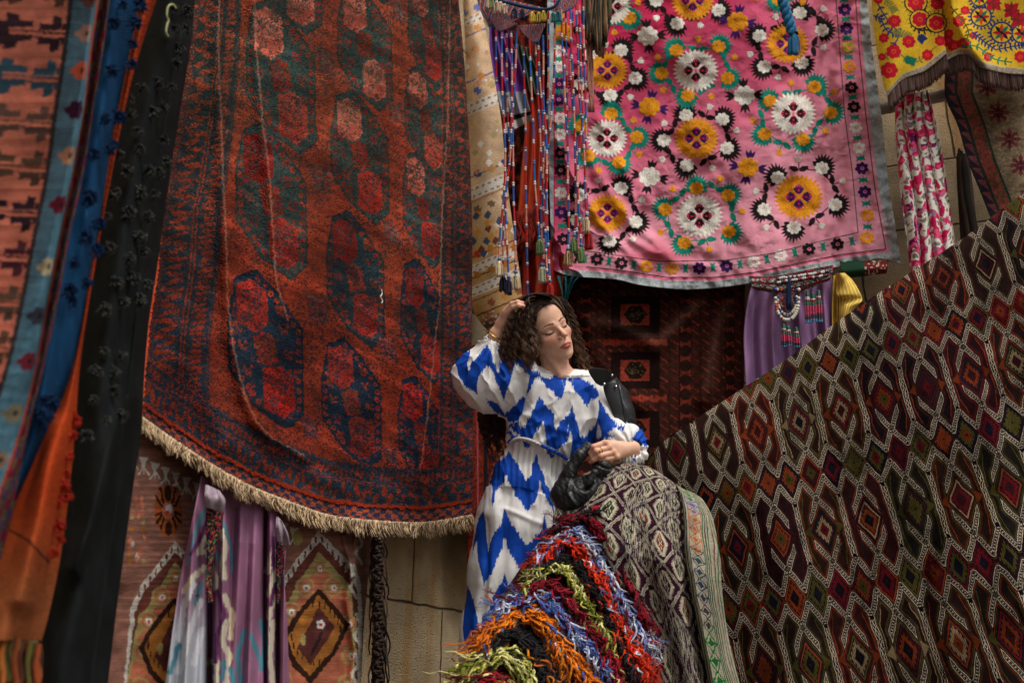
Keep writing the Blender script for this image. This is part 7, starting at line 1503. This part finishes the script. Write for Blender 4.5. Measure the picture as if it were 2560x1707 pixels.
def build_trim(parent):
    gold = gold_mat()
    # rope belt
    q = cr(np.array([(1276, 1108), (1284, 1100), (1296, 1096), (1312, 1097), (1330, 1102), (1352, 1112), (1376, 1124), (1400, 1136), (1418, 1148), (1432, 1160)], float), 90); dd = DR.depth(q[:, 0], q[:, 1])-.004
    ps = []; cl = []
    for k in range(2):
        a = np.linspace(0, 70, 90)+k*math.pi; ps.append(W(q[:, 0]+1.5*np.cos(a)*.4, q[:, 1]+1.7*np.cos(a), dd-.003*np.sin(a))); c = np.where((q[:, 0] > 1352)[:, None], np.array((20, 66, 160.)), np.array((206, 200, 192.))); c = np.where(((q[:, 0] > 1418))[:, None], np.array((200, 200, 200.)), c); cl.append(c)
    tubes('rope_belt', ps, .0046, M_YARN, cl, 8, parent)
    # looped collar trim and button
    q = cr(np.array([(1347, 918), (1362, 926), (1380, 931), (1402, 936), (1424, 939), (1442, 939), (1456, 937)], float), 44); pts = on(DR, q[:, 0], q[:, 1]+2.5, .004)
    ps = []
    for i, p in enumerate(pts): a = np.linspace(0, 5.4, 9)+i; ps.append(p+RT*(.0034*np.cos(a))[:, None]+UP*(.0040*np.sin(a)+.001)[:, None])
    tubes('collar_trim', ps, .0014, M_YARN, (244, 240, 234), 5, parent); 
    p = on(DR, np.array([1425.]), np.array([942.5]), .003); beads('button', p, .0052, (236, 234, 230), parent)
    # bracelet, thin chain, rings, hoop
    def hoop(name, px, py, d, R0, ax, r, parent, a0=0, a1=6.283, tw=0):
        ax = np.array(ax, float); ax /= np.linalg.norm(ax); u = np.cross(ax, [0, .3, 1]); u /= np.linalg.norm(u); v = np.cross(ax, u); c = cs(px, py, d); a = np.linspace(a0, a1, 40); P = c+R0*(np.cos(a)[:, None]*u+np.sin(a)[:, None]*v); rr = r*(1+.25*np.sin(a*tw)) if tw else r
        return tubes(name, [c2w(P)], [rr+np.zeros(40)], gold, (200, 150, 70), 8, parent)
    fa = cs(1255, 812, 3.375)-cs(1226, 868, 3.40); hoop('bracelet', 1241, 838, 3.386, .0295, fa+np.array([.004, 0, 0]), .0030, parent); hoop('bracelet', 1243, 833, 3.384, .0275, fa+np.array([-.006, .0, .01]), .0011, parent)
    e = hl((-.073, -.050, -.004)); ex, ey = topx(e); hoop('earring', float(ex), float(ey)+1, float(e[2])-.012, .0085, (.55, .1, 1.), .0022, parent, .7, 6.0, 30)
    f = cs(1491, 1128, 3.198)-cs(1522, 1119, 3.216); rg = hoop('ring', 1502, 1125, 3.205, .0110, f, .0016, parent); hoop('ring', 1499, 1126, 3.204, .0108, f, .0012, parent)
    m, N, L, b = node_mat('yellow_stone'); b.inputs['Base Color'].default_value = (.6, .42, .04, 1); b.inputs['Roughness'].default_value = .1; n = N.new('ShaderNodeTexNoise'); n.inputs['Scale'].default_value = 200; L.new(n.outputs[0], b.inputs['Coat Weight'])
    beads('gemstone', c2w(cs(np.array([1501.]), np.array([1127.]), 3.190)), .0042, (0, 0, 0), rg, m)
def build_jacket(parent):
    M = leather('black_leather', rough=.42); S = SDF()
    S.chain([(cs(1508, 966, 3.44), .050), (cs(1534, 998, 3.44), .052), (cs(1553, 1036, 3.41), .044), (cs(1566, 1068, 3.39), .034)], .03); S.add(cap(cs(1490, 952, 3.44), cs(1530, 960, 3.46), .030, .026), .02)
    S.sub(cap(cs(1572, 1114, 3.33), cs(1600, 1150, 3.33), .046, .045), .006)
    lo = np.array([cs(1440, 0, 3.5)[0], cs(0, 1130, 3.5)[1], 3.36]); hi = np.array([cs(1625, 0, 3.5)[0], cs(0, 905, 3.4)[1], 3.62]); lo[2] = 3.26; P, F = nets(S, lo, hi, .0032); PX, PY = topx(P); N = S.grad(P)
    H = ridge(PX, PY, [(1545, 960), (1550, 1000), (1558, 1062)], 3, -.006)+ridge(PX, PY, [(1500, 975), (1525, 1020), (1545, 1060)], 5, .005)+ridge(PX, PY, [(1530, 970), (1538, 1020)], 6, -.004)+.0022*(1-2*np.abs(np.sin((PX*.9-PY*.45)/11+2.4*fbm(PX/40, PY/40, 3))))
    j = mesh('leather_jacket', c2w(P+N*H[:, None]), F, M, parent, np.zeros((len(P), 3))+20)
    def flap(rows, d0, name, dd=0.0):
        def dep(PX, PY, u, v): return d0+0*PX+dd*v-.006*np.sin(u*3.1)
        o = sheet(name, rows, None, 50, 50, (20, 20, 22), lambda u, v, PX, PY: .0035*np.exp(-((v-.93)/.05)**2)+.0035*np.exp(-((u-.95)/.04)**2)+.004*np.sin(u*4+v*3), dep=dep, thick=.006, mat=M, parent=j)
    flap([[(1470, 922), (1496, 920), (1524, 927), (1542, 938)], [(1474, 934), (1500, 935), (1522, 938), (1539, 944)], [(1484, 950), (1500, 956), (1512, 958), (1526, 954)], [(1490, 958), (1500, 964), (1506, 965), (1512, 962)]], 3.355, 'collar')
    flap([[(1508, 966), (1520, 958), (1532, 956), (1547, 958)], [(1512, 985), (1526, 980), (1540, 978), (1552, 982)], [(1522, 1010), (1536, 1008), (1548, 1008), (1558, 1014)], [(1542, 1060), (1550, 1062), (1558, 1064), (1568, 1066)]], 3.350, 'lapel', -.03)
    m, N, L, b = node_mat('steel'); b.inputs['Base Color'].default_value = (.6, .6, .6, 1); b.inputs['Metallic'].default_value = 1; b.inputs['Roughness'].default_value = .2; n = N.new('ShaderNodeTexNoise'); L.new(n.outputs[0], b.inputs['Coat Weight'])
    for x, y, d in ((1530, 938, 3.340), (1540, 966, 3.334), (1511, 960, 3.336)): beads('snap_stud', W(np.array([x]), np.array([y]), np.array([d])), .0058, (0, 0, 0), j, m)
def build_bag():
    t = empty('woven_bag', W(1437, 1295, 3.2), 'black woven leather bag with a knotted handle held by the woman', 'bag')
    S = SDF(); S.add(elp(cs(1436, 1244, 3.22), (.072, .070, .06)), .02); S.add(elp(cs(1470, 1230, 3.20), (.048, .058, .045)), .02)
    S.sub(elp(cs(1460, 1188, 3.17), (.034, .052, .05)), .01)
    S.chain([(cs(1402, 1240, 3.22), .030), (cs(1424, 1180, 3.22), .021), (cs(1448, 1140, 3.225), .018), (cs(1472, 1122, 3.235), .016), (cs(1492, 1130, 3.245), .016), (cs(1500, 1150, 3.24), .018)], .012)
    S.add(elp(cs(1506, 1172, 3.215), (.033, .030, .028)), .006); S.chain([(cs(1500, 1190, 3.205), .013), (cs(1494, 1225, 3.20), .019), (cs(1480, 1250, 3.2), .02)], .01); S.chain([(cs(1488, 1182, 3.19), .009), (cs(1472, 1208, 3.185), .010)], .006)
    lo = np.array([cs(1360, 0, 3.3)[0], cs(0, 1320, 3.3)[1], 3.06]); hi = np.array([cs(1560, 0, 3.3)[0], cs(0, 1090, 3.2)[1], 3.34]); P, F = nets(S, lo, hi, .0018); PX, PY = topx(P); N = S.grad(P)
    # plaited strips: every tile domes up, seams sink
    a = (PX*.82+PY*.57)/10.5; b = (-PX*.6+PY*.8)/9.6; w = np.sin(a*math.pi)*np.sin(b*math.pi); seam = np.minimum(np.abs(np.sin(a*math.pi)), np.abs(np.sin(b*math.pi)))
    H = .0022*np.clip(seam*3.2, 0, 1)**.6+.0016*np.clip(w*3, -1, 1)*((a % 1)-.5)+.0016*np.clip(-w*3, -1, 1)*((b % 1)-.5)+ridge(PX, PY, [(1490, 1160), (1508, 1168), (1526, 1172)], 3, -.006)+ridge(PX, PY, [(1430, 1190), (1418, 1230), (1440, 1262)], 5, .006)+.003*np.sin(PX/11+PY/15+3*fbm(PX/30, PY/30, 2))
    bm = mesh('bag_body', c2w(P+N*H[:, None]), F, leather('woven_leather', rough=.40), t, np.zeros((len(P), 3))+20)
def woman():
    t = empty('person', W(1290, 1800, 3.4), 'woman in blue and white zigzag dress with one hand in her curly hair', 'person')
    build_body(t); build_dress(t); build_hair(t); build_trim(t); build_jacket(t)
woman()
build_bag()
# ================================================================ bench throws beside the woman
def cicim():
    """densely patterned cream, plum and green flatweave draped over the bench"""
    cv = Cv(0, 0, 330, 640, 3.4, (226, 214, 184)); X, Y = cv.XY(); PL_, NVY, CRM, GRN, ORG = (62, 26, 44), (48, 44, 74), (226, 214, 184), (60, 120, 60), (206, 96, 48)
    cv.im[:] = PL_
    def saw(cx, cy, w, h, c1):
        n = 9
        for s in (-1, 1):
            for q in (-1, 1):
                for k in range(n):
                    a = (k+.5)/n; x, y = cx+s*w*(1-a), cy+q*h*a; cv.poly([(x-s*1, y-h/n*.75), (x+s*6.5, y), (x-s*1, y+h/n*.75)], CRM)
        D = lambda f: [(cx-w*f, cy), (cx, cy-h*f), (cx+w*f, cy), (cx, cy+h*f)]
        cv.poly(D(1.02), CRM); cv.poly(D(.80), PL_); cv.poly(D(.70), c1); cv.poly(D(.54), PL_); cv.line([(cx, cy-h*.6), (cx, cy+h*.6)], 1.2, CRM); cv.poly(D(.26), (110, 96, 84)); cv.poly(D(.14), c1)
        for s in (-1, 1): cv.line([(cx+s*w*.3, cy-h*.25), (cx+s*w*.1, cy), (cx+s*w*.3, cy+h*.25)], 1.6, CRM)
    cw, ch = 33.0, 88.0
    for i in range(-1, 9):
        for j in range(-1, 9):
            cx, cy = i*cw, j*ch+(i % 2)*ch/2
            for s in (-1, 1):
                for o, c in ((-4.4, CRM), (-2.2, NVY), (0, CRM), (2.2, NVY), (4.4, CRM)):
                    cv.line([(cx+s*o*.6, cy-ch*.5+o*0), (cx+s*(cw)+s*o*.6, cy+o*.2)], 1.25, c); cv.line([(cx+s*(cw)+s*o*.6, cy), (cx+s*o*.6, cy+ch*.5)], 1.25, c)
    for i in range(-1, 9):
        for j in range(-1, 9): saw(i*cw, j*ch+(i % 2)*ch/2, 11, 28, [GRN, ORG, (120, 130, 60), NVY, GRN][(i*3+j*2) % 5])
    # right-hand cream border: green lines and coloured cells of crosses
    m = X > 252; cv.im[m] = np.array(CRM)*.86
    for x, c, w in ((246, PL_, 3), (252, (60, 110, 70), 2.2), (257, (40, 50, 60), 2), (300, (50, 110, 60), 2.4), (305, (60, 60, 60), 1.8), (310, (50, 110, 60), 2.2), (318, (120, 60, 60), 1.8), (324, (60, 110, 70), 2)): cv.line([(x, 0), (x, 640)], w, c)
    for k in range(24):
        y = k*28; c = [(70, 60, 70), (30, 120, 50), (30, 120, 50), (110, 90, 160), (206, 110, 60), (206, 110, 60), (60, 80, 90), (50, 60, 90)][(k//2) % 8]
        for s in (-1, 1): cv.line([(266, y+14+s*14), (294, y+14-s*14)], 2.4, c)
        cv.poly([(272, y+28), (280, y+20), (288, y+28), (280, y+36)], c); cv.line([(264, y), (296, y)], 1.8, c); cv.line([(264, y), (264, y+28)], 2, c); cv.line([(296, y), (296, y+28)], 2, c)
    lines = (np.floor((X+3*np.sin(Y/30))/1.7) % 2 > 0)&(vn(X/26+7, Y/90, 14) > .52)&(X < 242); k = np.where(vn(X/1.6, Y/14, 15) > .5, 1., .0)[..., None]; st2 = k*np.array((190, 180, 154.))+(1-k)*np.array((52, 40, 60.)); cv.im = np.where(lines[..., None], st2, cv.im)
    cv.im = (cv.im*.86*(.82+.3*vn(X/1.2, Y/3.5, 4))[..., None]*(.85+.3*fbm(X/30, Y/30, 5))[..., None]).astype(np.float32)
    rows = [[(1474, 1180), (1530, 1160), (1590, 1158), (1640, 1176), (1690, 1212), (1738, 1234)], [(1462, 1184), (1524, 1164), (1592, 1164), (1648, 1186), (1704, 1222), (1758, 1250)], [(1425, 1228), (1500, 1210), (1582, 1210), (1652, 1236), (1716, 1268), (1782, 1296)], [(1382, 1300), (1470, 1296), (1568, 1296), (1648, 1322), (1724, 1352), (1798, 1382)],
            [(1420, 1420), (1500, 1410), (1580, 1416), (1662, 1436), (1738, 1456), (1806, 1482)], [(1480, 1570), (1545, 1566), (1618, 1566), (1692, 1574), (1760, 1584), (1822, 1596)], [(1540, 1760), (1600, 1760), (1665, 1760), (1735, 1760), (1796, 1760), (1862, 1760)]]
    def dep(PX, PY, u, v):
        d = 3.34-.30*np.clip(v*1.6, 0, 1)**.8+.10*np.clip(.12-v, 0, .12)/.12
        return d+.10*(1-np.clip(u*3, 0, 1))**2+.12*np.clip((u-.72)/.28, 0, 1)
    def h(u, v, PX, PY): return .020*np.sin(u*21+3*fbm(u*4, v*2, 8))*np.clip(v*3, .2, 1)+.035*np.exp(-((u-.80)/.035)**2)*np.clip(v*4, 0, 1)-.04*np.exp(-((u-.73)/.03)**2)*np.clip(v*4, 0, 1)+.03*np.exp(-((u-.34-.1*v)/.05)**2)
    def color(u, v, PX, PY): return cv.samp(u*330+4*(fbm(u*9, v*9, 3)-.5)*3-26*np.clip((.55-u), 0, 1)*np.clip(.45-v, 0, 1)*4, 20+v*600+60*np.clip((.5-u), 0, 1)+5*(vn(PX/5, PY/5, 7)-.5))[0]
    sheet('patterned_throw', rows, None, 460, 760, color, h, thick=.008, mat=M_FLAT, dep=dep, label='cream and plum flatweave throw with toothed diamonds draped under her hand', cat='throw')
cicim()
def shag():
    """tulu: long curling yarn locks in bands of colour over a mounded ground cloth"""
    T = lambda L: np.array([(1100+a/2.816, 1150+b/2.816) for a, b in L])
    def dep(x, y): return 3.12-.62*np.clip((y-1270)/430, 0, 1.2)+.0009*np.abs(x-(1450-(y-1270)*.62))*np.clip((y-1200)/200, .3, 1)
    t = empty('shaggy_rug', W(1350, 1707, 2.6), 'shaggy rug of long curly yarn in red, orange, blue and olive bands', 'rug')
    rows = [[(1392, 1300), (1420, 1278), (1470, 1272), (1510, 1290)], [(1330, 1380), (1400, 1330), (1490, 1340), (1545, 1400)], [(1262, 1480), (1360, 1420), (1490, 1440), (1575, 1510)], [(1190, 1600), (1320, 1520), (1480, 1560), (1600, 1640)], [(1120, 1760), (1280, 1640), (1470, 1680), (1625, 1780)], [(1100, 1830), (1270, 1800), (1460, 1800), (1640, 1830)]]
    sheet('ground_cloth', rows, None, 60, 80, lambda u, v, PX, PY: np.array((52, 22, 24.))*(.6+.8*fbm(PX/14, PY/14, 2))[..., None], None, dep=lambda PX, PY, u, v: dep(PX, PY)+.05, thick=.01, mat=M_PILE, parent=t)
    RED, ORA, WB, BLK, OLV, BLU, GLD, CRM = [(150, 16, 34), (110, 10, 26)], [(226, 62, 20), (206, 44, 16)], [(206, 208, 214), (120, 132, 182), (168, 174, 204)], [(24, 22, 24), (34, 30, 32)], [(186, 180, 84), (120, 124, 32), (222, 214, 140)], [(74, 96, 168), (196, 202, 216), (110, 126, 180)], [(228, 126, 16), (206, 100, 12)], [(222, 210, 170)]
    B = [(BLK, [(1000, 390), (1100, 360), (1180, 420), (1250, 520), (1330, 620), (1380, 720), (1400, 860)], 34, 80), (RED, [(830, 500), (900, 440), (990, 400), (1080, 450), (1150, 530), (1230, 640), (1290, 780), (1340, 880), (1400, 1000), (1440, 1130)], 46, 150),
         (WB, [(790, 600), (860, 530), (950, 500), (1020, 560), (1080, 640), (1140, 720), (1200, 830), (1240, 930), (1300, 1020), (1370, 1130), (1430, 1250), (1480, 1330)], 44, 150), (ORA, [(670, 720), (740, 640), (850, 570), (940, 590), (1020, 680), (1090, 790), (1150, 880), (1190, 960), (1230, 1080), (1300, 1200), (1370, 1320), (1430, 1420), (1470, 1568)], 56, 220),
         (BLK, [(690, 790), (780, 720), (880, 680), (960, 740), (1030, 850), (1100, 950), (1170, 1030), (1200, 1120), (1260, 1260), (1330, 1400), (1380, 1560)], 40, 120), (OLV, [(590, 940), (650, 850), (720, 770), (830, 760), (910, 800), (960, 900), (1020, 1010), (1090, 1110), (1150, 1190), (1200, 1290), (1240, 1450)], 44, 150),
         (RED, [(560, 1000), (620, 940), (700, 880), (800, 880), (880, 950), (950, 1040), (1020, 1110), (1080, 1200), (1140, 1290), (1200, 1400), (1230, 1500), (1280, 1600)], 56, 190), (BLU, [(400, 1060), (500, 1000), (620, 965), (740, 980), (830, 1060), (900, 1150), (980, 1240), (1060, 1330), (1130, 1420), (1200, 1540)], 64, 230),
         (GLD, [(300, 1330), (350, 1210), (430, 1130), (550, 1080), (680, 1100), (760, 1160), (820, 1260), (880, 1340), (960, 1440), (1040, 1540), (1090, 1620)], 84, 260), (BLK, [(300, 1400), (360, 1290), (440, 1230), (520, 1220), (600, 1280), (680, 1370), (740, 1450), (800, 1568), (860, 1650)], 70, 150),
         (OLV, [(150, 1530), (250, 1440), (370, 1380), (480, 1370), (560, 1430), (620, 1510), (660, 1620)], 84, 160), (RED, [(120, 1640), (200, 1570), (300, 1530), (400, 1560), (480, 1640)], 60, 90)]
    for bi, (pal, L, w, n) in enumerate(B):
        P = cr(T(L), 80); ps = []; rd = []; cl = []
        for i in range(int(n*1.5)):
            s = random.random()**.95; k = s*78; j = int(k); p = P[j]+(P[j+1]-P[j])*(k-j); tg = P[min(79, j+4)]-P[max(0, j-4)]; tg = tg/np.hypot(*tg); nr = np.array([-tg[1], tg[0]])
            o = random.gauss(0, .28)*w/2.816*1.1
            if tg[1] < -.05: tg = -tg*np.array([.8, 1])          # left flank: locks fall down and to the left
            pal_c = np.array(random.choice(pal if random.random() < .90 else B[max(0, bi-1)][0]), float); Ln = random.uniform(34, 70)*(1+.3*(bi > 7)); ht = random.uniform(.0, .045); wa = random.uniform(1.5, 7.5); fr = random.uniform(7, 15); ph = random.uniform(0, 6)
            drift = random.gauss(0, .42)
            ns = random.choice([4, 5, 6]); m = 15; tt = np.linspace(0, 1, m)
            cx = p[0]+nr[0]*o+tg[0]*Ln*(tt-.25)+nr[0]*(wa*np.sin(tt*fr+ph)+drift*Ln*tt**1.5); cy = p[1]+nr[1]*o+tg[1]*Ln*(tt-.25)+nr[1]*(wa*np.sin(tt*fr+ph)+drift*Ln*tt**1.5)+10*tt**2
            tw = random.uniform(16, 30); r0 = random.uniform(1.5, 3.2)
            fray = random.random() < .55
            for q in range(ns):
                a = tt*tw+q*6.283/ns+random.uniform(-.5, .5)+.6*np.sin(tt*random.uniform(5, 12)); rr = r0*random.uniform(.6, 1.3)*(1+(3.2*tt**3 if fray else 0))
                x = cx+rr*np.cos(a); y = cy+rr*np.sin(a)*.6; d = dep(x, y)-ht*np.sin(np.clip(tt*1.2+.15, 0, 1)*3.0)-.012-rr*np.sin(a)*.0012
                ps.append(W(x, y, d)); rd.append(np.linspace(1., .35, m)*random.uniform(.0008, .0017)*(1.35 if bi > 7 else 1.1)); cl.append(pal_c*random.uniform(.68, 1.18))
        tubes('yarn_locks', ps, rd, M_YARN, cl, 4, t)
    # red wrapped edge cord
    q = cr(T([(1062, 352), (1110, 340), (1160, 356), (1195, 400), (1210, 450)]), 30); tubes('edge_cord', [W(q[:, 0], q[:, 1], dep(q[:, 0], q[:, 1])-.03)], .010, M_YARN, (150, 20, 36), 8, t)
shag()
